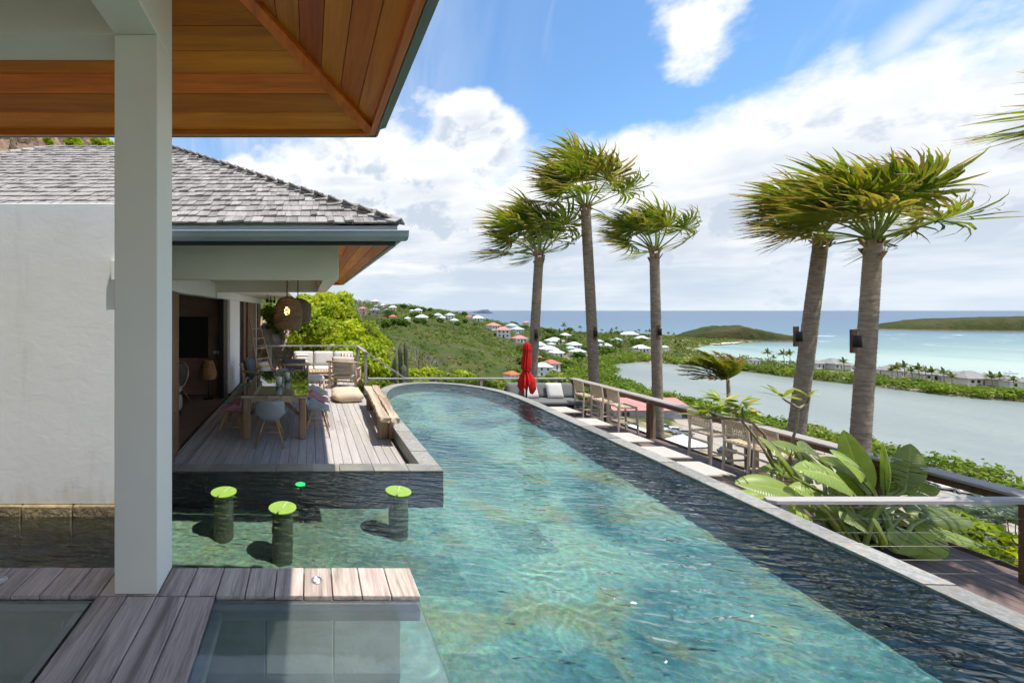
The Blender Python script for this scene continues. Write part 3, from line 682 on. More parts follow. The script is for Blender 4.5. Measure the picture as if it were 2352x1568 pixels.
def water_mesh():
    def wave(X, Y):                        # wind ripples: many short crests lying mostly across the pool
        rs = np.random.RandomState(8); Z = np.zeros_like(X); gust = .55+.45*np.clip(.5+.5*fbm(X, Y, 21, 3, 5.0), 0, 1)
        wx = X+.10*fbm(X, Y, 31, 3, 1.3); wy = Y+.10*fbm(X, Y, 37, 3, 1.1)
        for k in range(20):
            L = .055*(1.115**k); th = R(80)+rs.normal()*.40; A = WSLOPE*L/6.283*(1.0 if L < .25 else .6)
            Z += A*np.sin((wx*math.cos(th)+wy*math.sin(th))*6.283/L+rs.rand()*6.283)
        return Z*gust
    gx = np.concatenate([np.arange(-7.0, -3.4, .1), np.arange(-3.4, 5.02, .021)]); gy = np.concatenate([np.arange(-2.5, 1.0, .05), np.arange(1.0, 6.5, .019), np.arange(6.5, 12.05, .024)])
    X, Y = np.meshgrid(gx, gy); nx, ny = len(gx), len(gy)
    Z = WZ+wave(X, Y); V = np.c_[X.ravel(), Y.ravel(), Z.ravel()]
    i, j = np.meshgrid(np.arange(nx-1), np.arange(ny-1)); a = (j*nx+i).ravel(); Q = np.c_[a, a+1, a+1+nx, a+nx]
    cx = (X[:-1, :-1]+X[1:, 1:]).ravel()/2; cy_ = (Y[:-1, :-1]+Y[1:, 1:]).ravel()/2
    grow = offset(POOL, .05); keep = pin(grow, cx, cy_); Q = Q[keep]
    used = np.unique(Q); re = np.full(len(V), -1); re[used] = np.arange(len(used))
    return np_mesh('pool_water', V[used], re[Q], M['water'], smooth=True)
WSLOPE = .0045
wat = tag(link('pool_water', water_mesh()), 'rippled clear turquoise water filling the infinity pool', kind='structure')
wat.cycles.is_caustics_caster = True; basin.cycles.is_caustics_receiver = True
def under(o): o.cycles.is_caustics_receiver = True; return o
# outer retaining wall of the pool
out_r = offset(rim, .22)
mb = MB(); k = len(rim)
inn = offset(rim, .005)
mb.add([(x, y, WZ-.035) for x, y in out_r]+[(x, y, -6.0) for x, y in out_r], [(i+1, i, k+i, k+i+1) for i in range(k-1)])
mb.add([(x, y, WZ-.035) for x, y in inn]+[(x, y, WZ-.035) for x, y in out_r], [(i, i+1, k+i+1, k+i) for i in range(k-1)])
tag(mb.build('pool_wall', M['poolwall']), 'dark retaining wall under the curved pool edge', kind='structure')
edge = empty('pool_edge', (0, 0, 0), 0, 'stone coping running round the infinity pool', kind='structure')
def coping(path, w, ztop, th, length, mat, side=1):
    L = [0.0]
    for a, b in zip(path, path[1:]): L.append(L[-1]+math.hypot(b[0]-a[0], b[1]-a[1]))
    xs = [p[0] for p in path]; ys = [p[1] for p in path]
    oo = offset(path, w*side); ox = [p[0] for p in oo]; oy = [p[1] for p in oo]
    s = 0.0; rng = random.Random(5)
    while s < L[-1]-.05:
        e = min(s+length*rng.uniform(.85, 1.15), L[-1]); g = .004; q = [s+g+(e-s-2*g)*i/4 for i in range(5)]
        I = [(float(np.interp(t, L, xs)), float(np.interp(t, L, ys))) for t in q]; O = [(float(np.interp(t, L, ox)), float(np.interp(t, L, oy))) for t in q]
        zt = ztop+rng.uniform(-.004, .004); mb = MB(); c = Vector((sum(p[0] for p in I)/5, sum(p[1] for p in I)/5, zt))
        pts = I+O[::-1]; mb.poly([(p[0]-c.x, p[1]-c.y) for p in pts], -th, 0); o = mb.build('coping_stone', mat, edge, c)
        s = e
coping(rim, .235, WZ+.018, .05, .62, M['coping'])
coping([(1.75, 8.8), (1.75, 5.45)], .25, WZ+.018, .05, .5, M['coping'])
coping([(1.745, 5.45), (-1.9, 5.45)], .25, WZ+.012, .05, .42, M['coping_wet'])
coping([(-1.9, 5.45), (-1.9, 4.27)], .16, WZ+.10, .14, .4, M['basestone'])
mb = MB(); mb.box(1.5, 1.745, 5.46, 9.6, -2.9, WZ-.033); mb.box(-2.1, 1.5, 5.46, 5.695, -2.9, WZ-.04); mb.box(-2.06, -1.905, 4.3, 5.46, -2.9, WZ-.042)
tag(mb.build('pool_kerb_wall', M['slab']), 'low stone wall between terrace and pool', kind='structure')
# ------------------------------------------------------------------ boards
def boards(parent, xs, y0, y1, ztop, mat, gap=.006, th=.026, cut=(2.2, 3.6), seed=1, name='deck_board'):
    rng = random.Random(seed)
    for x0, x1 in zip(xs, xs[1:]):
        y = y0
        if cut: y = y0; first = rng.uniform(.6, cut[1])
        while y < y1-.02:
            e = min(y1, y+(first if (cut and y == y0) else rng.uniform(*cut))) if cut else y1
            if y1-e < .35: e = y1
            mb = MB(); w = (x1-x0)/2-gap/2; l = (e-y)/2-.0015; mb.box(-w, w, -l, l, -th, 0, .003)
            mb.build(name, mat, parent, ((x0+x1)/2, (y+e)/2, ztop+rng.uniform(-.0015, .0015)))
            y = e
terr = empty('terrace_deck', (0, 0, 0), 0, 'weathered grey timber terrace deck', kind='structure')
boards(terr, [-2.14+i*.14 for i in range(26)]+[1.475], 5.70, 15.2, DZ, M['deck'], seed=2)
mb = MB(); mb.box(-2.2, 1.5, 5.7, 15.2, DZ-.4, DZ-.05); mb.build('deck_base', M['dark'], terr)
low = empty('lower_deck', (0, 0, 0), 0, 'brown timber deck below the pool edge', kind='structure')
boards(low, [5.0+i*.1435 for i in range(23)], 1.2, 12.95, LZ, M['lowdeck'], seed=3)
boards(low, [1.6+i*.1435 for i in range(25)], 12.0, 12.95, LZ, M['lowdeck'], cut=None, seed=4)
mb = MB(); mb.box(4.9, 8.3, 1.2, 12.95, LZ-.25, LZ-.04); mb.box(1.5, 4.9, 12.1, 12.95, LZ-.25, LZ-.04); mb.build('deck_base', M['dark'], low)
walk = empty('walkway', (0, 0, 0), 0, 'raised grey timber walkway in front of the camera', kind='structure')
XB = [-.75+.1445*i for i in range(10)]
boards(walk, [-1.04, -.895, XB[0], XB[1], XB[2]], .5, 2.05, KZ, M['walk'], cut=None, seed=6)
boards(walk, XB[2:], 2.055, 2.28, KZ, M['walk'], cut=None, seed=7)
boards(walk, [-.75, XB[1], XB[2]], 2.055, 2.28, KZ, M['walk'], cut=None, seed=8, gap=.006)
boards(walk, [-.75-.1445*i for i in range(24, -1, -1)], 2.055, 2.28, KZ, M['walk'], cut=None, seed=9)
mb = MB(); mb.box(-4.2, .545, 2.06, 2.27, KZ-.075, KZ-.029); mb.box(-1.03, -.48, .5, 2.05, KZ-.075, KZ-.029); mb.build('joist', M['walk'], walk)
mb = MB(); mb.box(-6, -1.06, -4, .45, KZ-.2, KZ); mb.box(-1.06, .5, -4, .48, KZ-.2, KZ-.01); mb.build('house_floor', M['deck'], walk)
# stone slab wall standing in the water under the walkway
sw = empty('slab_wall', (0, 0, 0), 0, 'grey stone slab wall under the walkway', kind='structure')
for i in range(12):
    x1 = .53-.39*i; mb = MB(); mb.box(-.192, .192, -.04, .04, 0, .62, .004); under(mb.build('stone_slab', M['slab'], sw, (x1-.195, 2.45, WZ-.06)))
for i in range(12):
    x1 = .53-.39*i; mb = MB(); mb.box(-.192, .192, -.03, .03, 0, WZ-.065-FLOORZ, .004); under(mb.build('stone_slab', M['slab'], sw, (x1-.195, 2.455, FLOORZ)))
# glass floor panels
for x0, x1, lab in ((-.462, .535, 'large clear glass floor panel beside the walkway over the pool'), (-2.6, -1.06, 'glass floor panel left of the walkway boards by the white column')):
    g = empty('glass_panel', ((x0+x1)/2, 1.3, KZ), 0, lab, 'glass panel', 'glass floor panels')
    w = (x1-x0)/2; mb = MB(); mb.box(-w, w, -.8, .735, -.030, -.012, 0); mb.build('glass_pane', M['glass'], g).cycles.is_caustics_caster = True
    mb = MB(); mb.box(-w+.002, -w+.05, -.8, .68, -.085, -.034, .004); mb.box(-w+.002, w-.004, .685, .733, -.085, -.034, .004); mb.box(w-.05, w-.004, -.8, .68, -.085, -.034, .004) if x0 < -1 else None
    under(mb.build('frame', M['railx'], g))
def disc_light(x, y, lab):
    o = empty('deck_light', (x, y, KZ+.001), 0, lab, 'deck light', 'round steel lights let into the walkway')
    mb = MB(); mb.lathe([(.0, .003), (.016, .003), (.018, .001), (.018, -.004)], 20); mb.build('lens', M['cream'], o)
    mb = MB(); mb.lathe([(.019, .001), (.021, .005), (.027, .005), (.03, .0), (.03, -.004)], 24); mb.build('rim', M['steel'], o)
disc_light(.04, 2.17, 'round steel light let into the sunlit walkway board'); disc_light(-1.60, 2.17, 'round steel light in the shaded boards at the left edge')
# ------------------------------------------------------------------ near pavilion: column, beams, eaves
near = empty('near_pavilion', (-.854, 2.17, KZ), 0, 'white column and beams carrying the timber eave overhead', 'pavilion')
def part(mb, name, mats, parent):          # mesh written in world coordinates, parented without moving
    o = mb.build(name, mats, parent); o.matrix_parent_inverse = parent.matrix_basis.inverted(); return o
mb = MB(); mb.box(-.961, -.747, 2.06, 2.28, KZ+.002, 1.36, .004); part(mb, 'column', M['paint_cream'], near)
mb = MB(); mb.box(-8, -.9615, 2.062, 2.278, 1.362, 2.06, .004); part(mb, 'beam', M['paint_cream'], near)
mb = MB(); mb.box(-.961, -.747, -5.5, 2.28, 1.3605, 2.09, .004); part(mb, 'beam', M['paint_cream'], near)
EX, EY, EZ, ES = .56, 3.53, 1.50, .49
def soffit_front(parent, ex, ey, ez, s, x_left, nrow, w, mat, th=.02):
    for j in range(nrow):
        a, b = ey-j*w-.002, ey-(j+1)*w+.003
        q = [(x_left, a), (ex-(ey-a)-.005, a), (ex-(ey-b)-.005, b), (x_left, b)]
        c = Vector((-1.0 if x_left < -3 else (x_left+ex)/2, (a+b)/2, ez)); mb = MB()
        vs = [(x-c.x, y-c.y, s*(ey-y)) for x, y in q]+[(x-c.x, y-c.y, s*(ey-y)+th) for x, y in q]
        mb.add(vs, [(0, 1, 2, 3), (7, 6, 5, 4), (0, 4, 5, 1), (1, 5, 6, 2), (2, 6, 7, 3), (3, 7, 4, 0)])
        o = mb.build('soffit_board', mat, parent); o.location = c; o.matrix_parent_inverse = parent.matrix_basis.inverted()
def soffit_side(parent, ex, ey, ez, s, y_far, nrow, w, mat, sgn=1, th=.02):
    # side boards run along y; y_far is the end away from the mitre; sgn=1: mitre at greater y (near roof), -1: at smaller y
    for j in range(nrow):
        a, b = ex-j*w-.002, ex-(j+1)*w+.003
        q = [(a, y_far), (a, ey-sgn*(ex-a)), (b, ey-sgn*(ex-b)), (b, y_far)]
        c = Vector(((a+b)/2, ey-sgn*1.0, ez)); mb = MB()
        vs = [(x-c.x, y-c.y, s*(ex-x)) for x, y in q]+[(x-c.x, y-c.y, s*(ex-x)+th) for x, y in q]
        fs = [(0, 1, 2, 3), (7, 6, 5, 4), (0, 4, 5, 1), (1, 5, 6, 2), (2, 6, 7, 3), (3, 7, 4, 0)]
        mb.add(vs, fs if sgn > 0 else [f[::-1] for f in fs]); o = mb.build('soffit_board', mat, parent); o.location = c; o.matrix_parent_inverse = parent.matrix_basis.inverted()
soffit_front(near, EX-.03, EY-.03, EZ+.015, ES, -8, 22, .148, M['soffit_x'])
soffit_side(near, EX-.03, EY-.03, EZ+.015, ES, -5.5, 9, .148, M['soffit_y'])
mb = MB(); t0 = .01; mb.bar((EX-.03-t0, EY-.03-t0, EZ-.01+ES*t0), (EX-3.2, EY-3.2, EZ-.01+ES*3.17), .085, .05, .004, up=(ES*.7, ES*.7, 1)); part(mb, 'hip_beam', M['soffit_y'], near)
mb = MB(); mb.box(-8, EX-.002, EY-.03, EY-.0, EZ-.03, EZ+.02, .004); part(mb, 'fascia', M['soffit_x'], near)
mb = MB(); mb.box(EX-.055, EX-.002, -5.5, EY-.031, EZ-.028, EZ+.03, .004); part(mb, 'fascia', M['soffit_y'], near)
mb = MB(); mb.box(-8, EX+.012, EY+.001, EY+.02, EZ-.034, EZ+.14, .003); part(mb, 'fascia_cap', M['metal_green'], near)
mb = MB()
mb.add([(EX, -5.5, EZ-.034), (EX+.018, -5.5, EZ-.034), (EX+.018, -5.5, EZ+.02), (EX+.085, -5.5, EZ+.035), (EX+.095, -5.5, EZ+.14), (EX, -5.5, EZ+.14)]+[(EX, EY+.0, EZ-.034), (EX+.018, EY, EZ-.034), (EX+.018, EY, EZ+.02), (EX+.085, EY-.01, EZ+.035), (EX+.095, EY-.01, EZ+.14), (EX, EY, EZ+.14)],
       [(i, i+6, (i+1) % 6+6, (i+1) % 6) for i in range(6)]+[(0, 1, 2, 3, 4, 5), (11, 10, 9, 8, 7, 6)])
part(mb, 'gutter', M['metal_green'], near)
mb = MB()
mb.add([(-8, EY+.03, EZ+.15), (EX+.1, EY+.03, EZ+.15), (EX-3.6, EY-3.6, EZ+.12+ES*3.7), (-8, EY-3.6, EZ+.12+ES*3.7), (EX+.1, -5.5, EZ+.15), (EX-3.6, -5.5, EZ+.12+ES*3.7), (-8, -5.5, EZ+.12+ES*3.7)],
       [(0, 1, 2, 3), (1, 4, 5, 2), (3, 2, 5, 6)]); part(mb, 'roof', M['shingle_far'], near)
mb = MB(); mb.box(-6.2, -2.2, -3.2, -3.0, KZ, 2.2); part(mb, 'back_wall', M['interior_light'], near)  # unseen wall behind the camera, added to keep sky light off the column
# ------------------------------------------------------------------ white wall at the left with its stone base
ww = empty('garden_wall', (-3.5, 4.4, WZ), 0, 'tall white rendered wall at the left rising from the water', 'wall')
mb = MB(); mb.box(-7.5, -1.62, 4.29, 4.55, WZ+.115, 1.10, .006); part(mb, 'wall_panel', M['render'], ww)
rng = random.Random(3)
xs = [-7.5, -6.8, -6.1, -5.5, -4.9, -4.25, -3.62, -2.94, -2.42, -1.92, -1.62]
for a, b in zip(xs, xs[1:]):
    mb = MB(); mb.box(a+.004, b-.004, 4.262-rng.uniform(0, .01), 4.6, WZ-.68, WZ+.112, .012); under(part(mb, 'base_stone', M['basestone'], ww))
o = empty('wall_light', (-2.01, 4.287, .31), 0, 'small white box light on the white wall beside the column', 'wall light')
mb = MB(); mb.box(0, .17, -.05, 0, 0, .2, .003); mb.build('housing', M['plaster'], o)
mb = MB(); mb.box(.02, .15, -.044, -.006, -.003, .001); mb.build('diffuser', M['cream'], o)
# ------------------------------------------------------------------ far pavilion
house = empty('villa_house', (-4.0, 8.4, DZ), 0, 'villa pavilion with hipped shingle roof opening onto the terrace', 'house')
YE, XE, ZE, SL, TT = 4.65, 1.007, .96, .612, 3.79     # eave line, corner, height, slope, run to the ridge
XW = -5.33-TT                                          # far left eave
def slope_mat(side):
    # local x along the eave, y up the slope, z out of the roof
    if side == 'front': ux, uy = Vector((1, 0, 0)), Vector((0, 1, SL)).normalized()
    if side == 'right': ux, uy = Vector((0, 1, 0)), Vector((-1, 0, SL)).normalized()
    uz = ux.cross(uy)
    return ux, uy, uz
SLEN = TT*math.sqrt(1+SL*SL)
def shingle_mesh(w, tilt, th, L=.30):
    mb = MB(); h = w/2
    vs = [(-h, 0, .010), (h, 0, .010+tilt), (h, L, 0), (-h, L, 0), (-h, 0, .010+th), (h, 0, .010+th+tilt), (h, L, .008), (-h, L, .008)]
    mb.add(vs, [(3, 2, 1, 0), (4, 5, 6, 7), (0, 1, 5, 4), (1, 2, 6, 5), (2, 3, 7, 6), (3, 0, 4, 7)]); return mb
cache = {}; rng = random.Random(11); joined = MB(); nind = 0
ux, uy, uz = slope_mat('front'); Mf = Matrix(((ux.x, uy.x, uz.x, 0), (ux.y, uy.y, uz.y, 0), (ux.z, uy.z, uz.z, 0), (0, 0, 0, 1)))
rows = 22; dr = SLEN/rows
for r in range(rows):
    t = r*dr/math.sqrt(1+SL*SL); x = XW+t+.02; xe = XE-t-.03
    while x < xe:
        w = rng.choice((.075, .09, .10, .115, .13)); w = min(w, xe-x+.02)
        if w < .04: break
        key = (round(w, 3), rng.randrange(4)); c = x+w/2
        pos = Vector((c, YE+t, ZE+SL*t))+uy*rng.uniform(-.014, .010)+uz*rng.uniform(0, .006)
        vis = c/(YE+t) > -.335
        if key not in cache: cache[key] = shingle_mesh(key[0]-.004, (.0, .004, -.003, .009)[key[1]], (.015, .021, .017, .026)[key[1]]).mesh('shingle', M['shingle'])
        if vis and nind < 298:
            o = link('shingle', cache[key], house); o.matrix_parent_inverse = house.matrix_basis.inverted()
            o.matrix_basis = Matrix.Translation(pos) @ Mf; nind += 1
        elif -.8 < c/(YE+t):
            s_ = shingle_mesh(w-.004, rng.choice((0, .004, -.003, .009)), rng.choice((.015, .019, .025))); joined.add(s_.v, s_.f, Matrix.Translation(pos) @ Mf)
        x += w
ux, uy, uz = slope_mat('right'); Mr = Matrix(((ux.x, uy.x, uz.x, 0), (ux.y, uy.y, uz.y, 0), (ux.z, uy.z, uz.z, 0), (0, 0, 0, 1)))
for r in range(rows):
    t = r*dr/math.sqrt(1+SL*SL); y = YE+t+.02; ye = YE+2*TT-t-.03
    while y < ye:
        w = min(rng.choice((.11, .125, .14, .155)), ye-y+.02)
        if w < .04: break
        pos = Vector((XE-t, y+w/2, ZE+SL*t)); s_ = shingle_mesh(w-.004, 0, .024); joined.add(s_.v, s_.f, Matrix.Translation(pos) @ Mr); y += w
o = part(joined, 'shingles', M['shingle'], house); o['kind'] = 'stuff'
mb = MB(); mb.add([(XE, YE, ZE), (XE-TT, YE+TT, ZE+SL*TT), (-5.33, YE+TT, ZE+SL*TT), (XW, YE, ZE), (XE, YE+2*TT, ZE), (XW, YE+2*TT, ZE)], [(0, 1, 2, 3), (0, 4, 1), (1, 4, 5, 2), (3, 2, 5)])
part(mb, 'roof', M['shingle_far'], house)
def caps(a, b, n):
    a, b = Vector(a), Vector(b); d = (b-a)/n; t = d.normalized(); sx = t.cross(Vector((0, 0, 1))).normalized(); up = sx.cross(t)
    cm = None
    for i in range(n):
        p = a+d*i; L = d.length*1.35
        if cm is None:
            mb = MB(); mb.add([(-.10, 0, -.022), (0, 0, .032), (.10, 0, -.022), (.10, L, -.055), (0, L, .005), (-.10, L, -.055), (-.10, 0, -.038), (0, 0, .014), (.10, 0, -.038), (.10, L, -.07), (0, L, -.012), (-.10, L, -.07)],
                   [(0, 1, 4, 5), (1, 2, 3, 4), (6, 7, 1, 0), (7, 8, 2, 1), (2, 8, 9, 3), (0, 5, 11, 6), (11, 10, 7, 6), (10, 9, 8, 7)]); cm = mb.mesh('hip_cap', M['shingle'])
        q = Matrix(((sx.x, t.x, up.x, p.x), (sx.y, t.y, up.y, p.y), (sx.z, t.z, up.z, p.z+.03), (0, 0, 0, 1)))
        o = link('hip_cap', cm, house); o.matrix_parent_inverse = house.matrix_basis.inverted(); o.matrix_basis = q
caps((XE+.01, YE-.01, ZE+.005), (XE-TT, YE+TT, ZE+SL*TT), 27)
caps((XE-TT, YE+TT, ZE+SL*TT), (-5.33, YE+TT, ZE+SL*TT), 12)
caps((-5.33-1.4, YE+TT-1.4, ZE+SL*(TT-1.4)), (-5.33, YE+TT, ZE+SL*TT), 10)
# gutters and fascias
mb = MB(); mb.box(XW, .985, 4.66, 4.70, .845, .945, .003); part(mb, 'fascia', M['metal'], house)
mb = MB(); mb.box(XW, .967, 4.70, 4.74, .735, .84, .003); part(mb, 'inner_fascia', M['dark'], house)
mb = MB(); prof = [(4.655, .77), (4.56, .77), (4.505, .80), (4.50, .845), (4.488, .858), (4.50, .866), (4.515, .858), (4.515, .81), (4.56, .785), (4.655, .785)]
n = len(prof); mb.add([(XW, y, z) for y, z in prof]+[(1.075, y, z) for y, z in prof], [(i, (i+1) % n, n+(i+1) % n, n+i) for i in range(n)]+[tuple(range(n))[::-1], tuple(range(n, 2*n))]); part(mb, 'gutter', M['metal'], house)
mb = MB(); prof = [(.985, .77), (1.03, .77), (1.07, .80), (1.075, .845), (1.065, .858), (1.055, .81), (1.02, .785), (.985, .785)]
n = len(prof); mb.add([(x, 4.66, z) for x, z in prof]+[(x, 12.0, z) for x, z in prof], [(i, n+i, n+(i+1) % n, (i+1) % n) for i in range(n)]); part(mb, 'gutter', M['metal'], house)
mb = MB(); mb.box(.93, .984, 4.745, 12.0, .728, .94, .003); part(mb, 'side_fascia', M['metal'], house)
soffit_side(house, .93, 4.76, .745, .40, 12.0, 5, .13, M['soffit_y'], -1)
mb = MB(); mb.box(.50, .93, 12.0, 12.05, .73, 1.1); part(mb, 'end_board', M['soffit_x'], house)
# ring of white beams
BZ0, BZ1 = .427, 1.25
mb = MB(); mb.box(-9, .404, 5.70, 5.92, BZ0, BZ1, .005); part(mb, 'beam', M['plaster_mossy'], house)
mb = MB(); mb.box(.19, .402, 5.921, 9.7, BZ0+.002, BZ1, .005); part(mb, 'beam', M['plaster_mossy'], house)
mb = MB(); mb.box(-2.4, .402, 9.702, 9.92, BZ0, BZ1, .005); part(mb, 'beam', M['plaster_mossy'], house)
mb = MB(); mb.box(-2.42, -2.18, 5.921, 9.7, .30, .66, .005); part(mb, 'door_head', M['plaster'], house)
mb = MB(); mb.box(-2.45, -2.18, 9.921, 19.5, .30, .52, .005); part(mb, 'door_head', M['plaster'], house)
mb = MB(); mb.box(-6.5, -.62, 9.93, 19.5, .53, .68, .004); part(mb, 'canopy_slab', M['plaster'], house)
mb = MB(); mb.box(-2.17, .18, 5.93, 9.69, 1.08, 1.12); part(mb, 'terrace_ceiling', M['plaster'], house)
# room
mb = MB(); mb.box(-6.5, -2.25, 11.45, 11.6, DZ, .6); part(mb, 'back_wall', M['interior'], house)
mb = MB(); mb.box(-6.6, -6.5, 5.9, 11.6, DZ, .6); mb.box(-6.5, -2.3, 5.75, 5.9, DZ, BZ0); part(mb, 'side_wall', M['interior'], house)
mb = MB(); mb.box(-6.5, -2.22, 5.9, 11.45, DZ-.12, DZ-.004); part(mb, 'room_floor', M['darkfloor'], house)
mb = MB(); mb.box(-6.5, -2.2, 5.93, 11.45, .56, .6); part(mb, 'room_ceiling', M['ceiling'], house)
mb = MB(); mb.box(-2.45, -2.2, 11.62, 13.25, DZ, .30, .004); part(mb, 'pier', M['plaster'], house)
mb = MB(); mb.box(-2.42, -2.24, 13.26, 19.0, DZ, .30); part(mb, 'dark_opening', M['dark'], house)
mb = MB(); mb.box(-2.37, -2.25, 11.0, 11.44, DZ, .30, .004); part(mb, 'door_jamb', M['dark'], house)
for i, (y0, y1) in enumerate(((6.05, 6.34), (6.36, 6.62), (6.64, 6.86), (14.0, 14.45), (15.0, 17.2), (17.9, 18.9))):
    x0 = -2.08-.05*(i % 3) if i < 3 else -2.235
    mb = MB(); mb.box(x0, x0+.045, y0, y1, DZ+.02, .295, .004)
    sh = part(mb, 'shutter', M['shutter'], house)
    for q in range(1, 7): mb = MB(); mb.box(x0+.0455, x0+.055, y0+.03, y1-.03, DZ+.02+q*.36, DZ+.05+q*.36, .002); mb.build('batten', M['shutter'], sh)
mb = MB(); mb.box(-2.225, -2.19, 17.35, 17.5, DZ, .3); part(mb, 'downpipe', M['plaster'], house)
for i in range(4):
    mb = MB(); x = -2.13+.055*i if i < 2 else -1.90+.055*(i-2); mb.box(x, x+.018, 5.95, 13.2, DZ+.001, DZ+.010, .002); part(mb, 'door_track', M['steel'], house)
mb = MB(); mb.box(-2.5, -2.10, 5.72, 6.05, -2.9, DZ+.005); part(mb, 'threshold', M['basestone'], house)
for i in range(3):
    b_ = P(614+8*i, 689+2.0*i, 14.0+i*.5); o = empty('spotlight', (b_.x, b_.y, .528), 0, ('black cube spotlight under the white canopy, nearest of three', 'black cube spotlight under the white canopy, middle of three', 'black cube spotlight under the white canopy, farthest of three')[i], 'spotlight', 'black spotlights under the canopy')
    mb = MB(); mb.box(-.05, .05, -.05, .05, -.26, -.15, .004); mb.build('housing', M['dark'], o); mb = MB(); mb.box(-.015, .015, -.015, .015, -.15, 0); under(mb.build('stem', M['dark'], o))
# ------------------------------------------------------------------ things in the room
art = empty('wall_panel', (-2.99, 11.44, DZ), 0, 'large black panel hung on the brown room wall', 'picture')
p0 = P(413, 727, 11.42); p1 = P(478, 822, 11.42); mb = MB(); mb.box(p0.x-.3, p1.x, 11.41, 11.445, p1.z, p0.z, .003); part(mb, 'canvas', M['dark'], art)
for i in range(3):
    c = P(493.5+9.2*i, 809, 11.44); o = empty('light_switch', c, 0, ('white square light switch nearest the black panel', 'middle one of three white square light switches', 'white square light switch nearest the sliding door')[i], 'switch', 'white switches on the brown wall')
    mb = MB(); mb.box(-.045, .045, -.012, .006, -.045, .045, .003); mb.build('plate', M['cream'], o); mb = MB(); mb.box(-.022, .022, -.017, -.0125, -.03, .03, .002); mb.build('rocker', M['plaster'], o)
c = P(518, 876, 11.44); o = empty('wall_socket', c, 0, 'white power socket low on the brown room wall', 'socket'); mb = MB(); mb.box(-.045, .045, -.012, .006, -.045, .045, .003); mb.build('plate', M['cream'], o)
mb = MB(); mb.lathe([(.0, 0), (.026, 0), (.026, .003)], 16, Matrix.Translation((0, -.014, 0)) @ Matrix.Rotation(R(90), 4, 'X')); mb.build('hole', M['dark'], o)
def woven(mb, prof, n, amp, drop, seed, wire=.010):       # woven basket: wavy hoops over uprights, with gaps
    rng = random.Random(seed); zs = [p[1] for p in prof]; rr = [p[0] for p in prof]
    for k in range(n):
        a = 2*math.pi*k/n; mb.tube([(r*math.cos(a), r*math.sin(a), z) for r, z in prof], wire*.6, 4, False)
    rowsn = int(abs(zs[-1]-zs[0])/(wire*2.05))
    order = sorted(zip(zs, rr)); z_, r_ = zip(*order)
    for i in range(rowsn):
        z = z_[0]+(z_[-1]-z_[0])*i/(rowsn-1); r = float(np.interp(z, z_, r_)); m = n*2
        if rng.random() < drop: continue
        pts = [((r+amp*(1 if (k+i) % 2 else -1)*(.6+.4*rng.random()))*math.cos(2*math.pi*k/m), (r+amp*(1 if (k+i) % 2 else -1))*math.sin(2*math.pi*k/m), z+rng.uniform(-.002, .002)) for k in range(m+1)]
        mb.tube(pts, wire, 4, False)
fl = P(479, 902, 10.9); fl.z = DZ; lamp = empty('floor_lamp', fl, 0, 'rattan shaded floor lamp on a thin black stand inside the room', 'floor lamp')
mb = MB(); mb.lathe([(0, .018), (.13, .018), (.14, .0), (0, 0)], 24); mb.tube([(0, 0, .02), (0, 0, .55)], .012, 8); mb.build('stand', M['dark'], lamp)
mb = MB(); woven(mb, [(.11, .98), (.155, .85), (.195, .70), (.205, .62), (.17, .53)], 30, .004, .12, 2, .0085); mb.build('shade', M['oak'], lamp)
mb = MB(); mb.lathe([(0, .64), (.03, .66), (.035, .70), (.012, .76), (.012, .80)], 12); mb.build('bulb', M['cream'], lamp)
# round netted armchair
ch = empty('lounge_chair', (-3.42, 10.4, DZ), R(-25), 'round white netted lounge chair inside the room', 'armchair')
Mt = Matrix.Translation((0, .1, .62)) @ Matrix.Rotation(R(62), 4, 'X')
mb = MB(); pts = [Mt @ Vector((.40*math.cos(a), .43*math.sin(a), 0)) for a in np.linspace(0, 2*math.pi, 41)]; mb.tube(pts, .016, 6, False); mb.build('rim', M['sling'], ch)
mb = MB()
for i in range(-7, 8):
    for sgn in (1, -1):
        q = []
        for s in np.linspace(-1, 1, 15):
            x, y = s*.55*.7+i*.055, sgn*s*.55*.7; rr2 = (x/.40)**2+(y/.43)**2
            if rr2 <= 1.02: q.append(Mt @ Vector((x, y, -.20*(1-rr2))))
        if len(q) > 1: mb.tube(q, .0065, 4, False)
mb.build('net', M['sling'], ch)
for sx, sy in ((-.28, -.25), (.28, -.25), (-.26, .30), (.26, .30)):
    mb = MB(); mb.tube([(sx*.6, sy*.6, .36), (sx*1.15, sy*1.15, 0)], [.016, .011], 8); mb.build('leg', M['oak'], ch)
def cushion(w, d, h, n=13, puff=.5, mat=None):             # pillow lying flat, centre at origin
    mb = MB()
    def f(u, v, s):
        a, b = u*2-1, v*2-1; e = max(0.0, (1-abs(a)**5)*(1-abs(b)**5))**puff
        sx = 1-.05*(1-abs(b)**2)*0-.035*abs(b)**6; sy = 1-.035*abs(a)**6
        return (a*w/2*sx, b*d/2*sy, s*(h/2*e+.004))
    for s in (1, -1):
        b0 = mb.grid(lambda u, v: f(u, v, s), n, n)
        if s < 0:
            k = (n-1)*(n-1)
            for i in range(len(mb.f)-k, len(mb.f)): mb.f[i] = mb.f[i][::-1]
    # seam
    for i in range(n-1):
        for a_, b_ in (((i), (i+1)), ((n-1)*n+i+1, (n-1)*n+i), ((i+1)*n, i*n), (i*n+n-1, (i+1)*n+n-1)):
            mb.f.append((a_, a_+n*n, b_+n*n, b_)); mb.mi.append(0); mb.sm.append(True)
    return mb
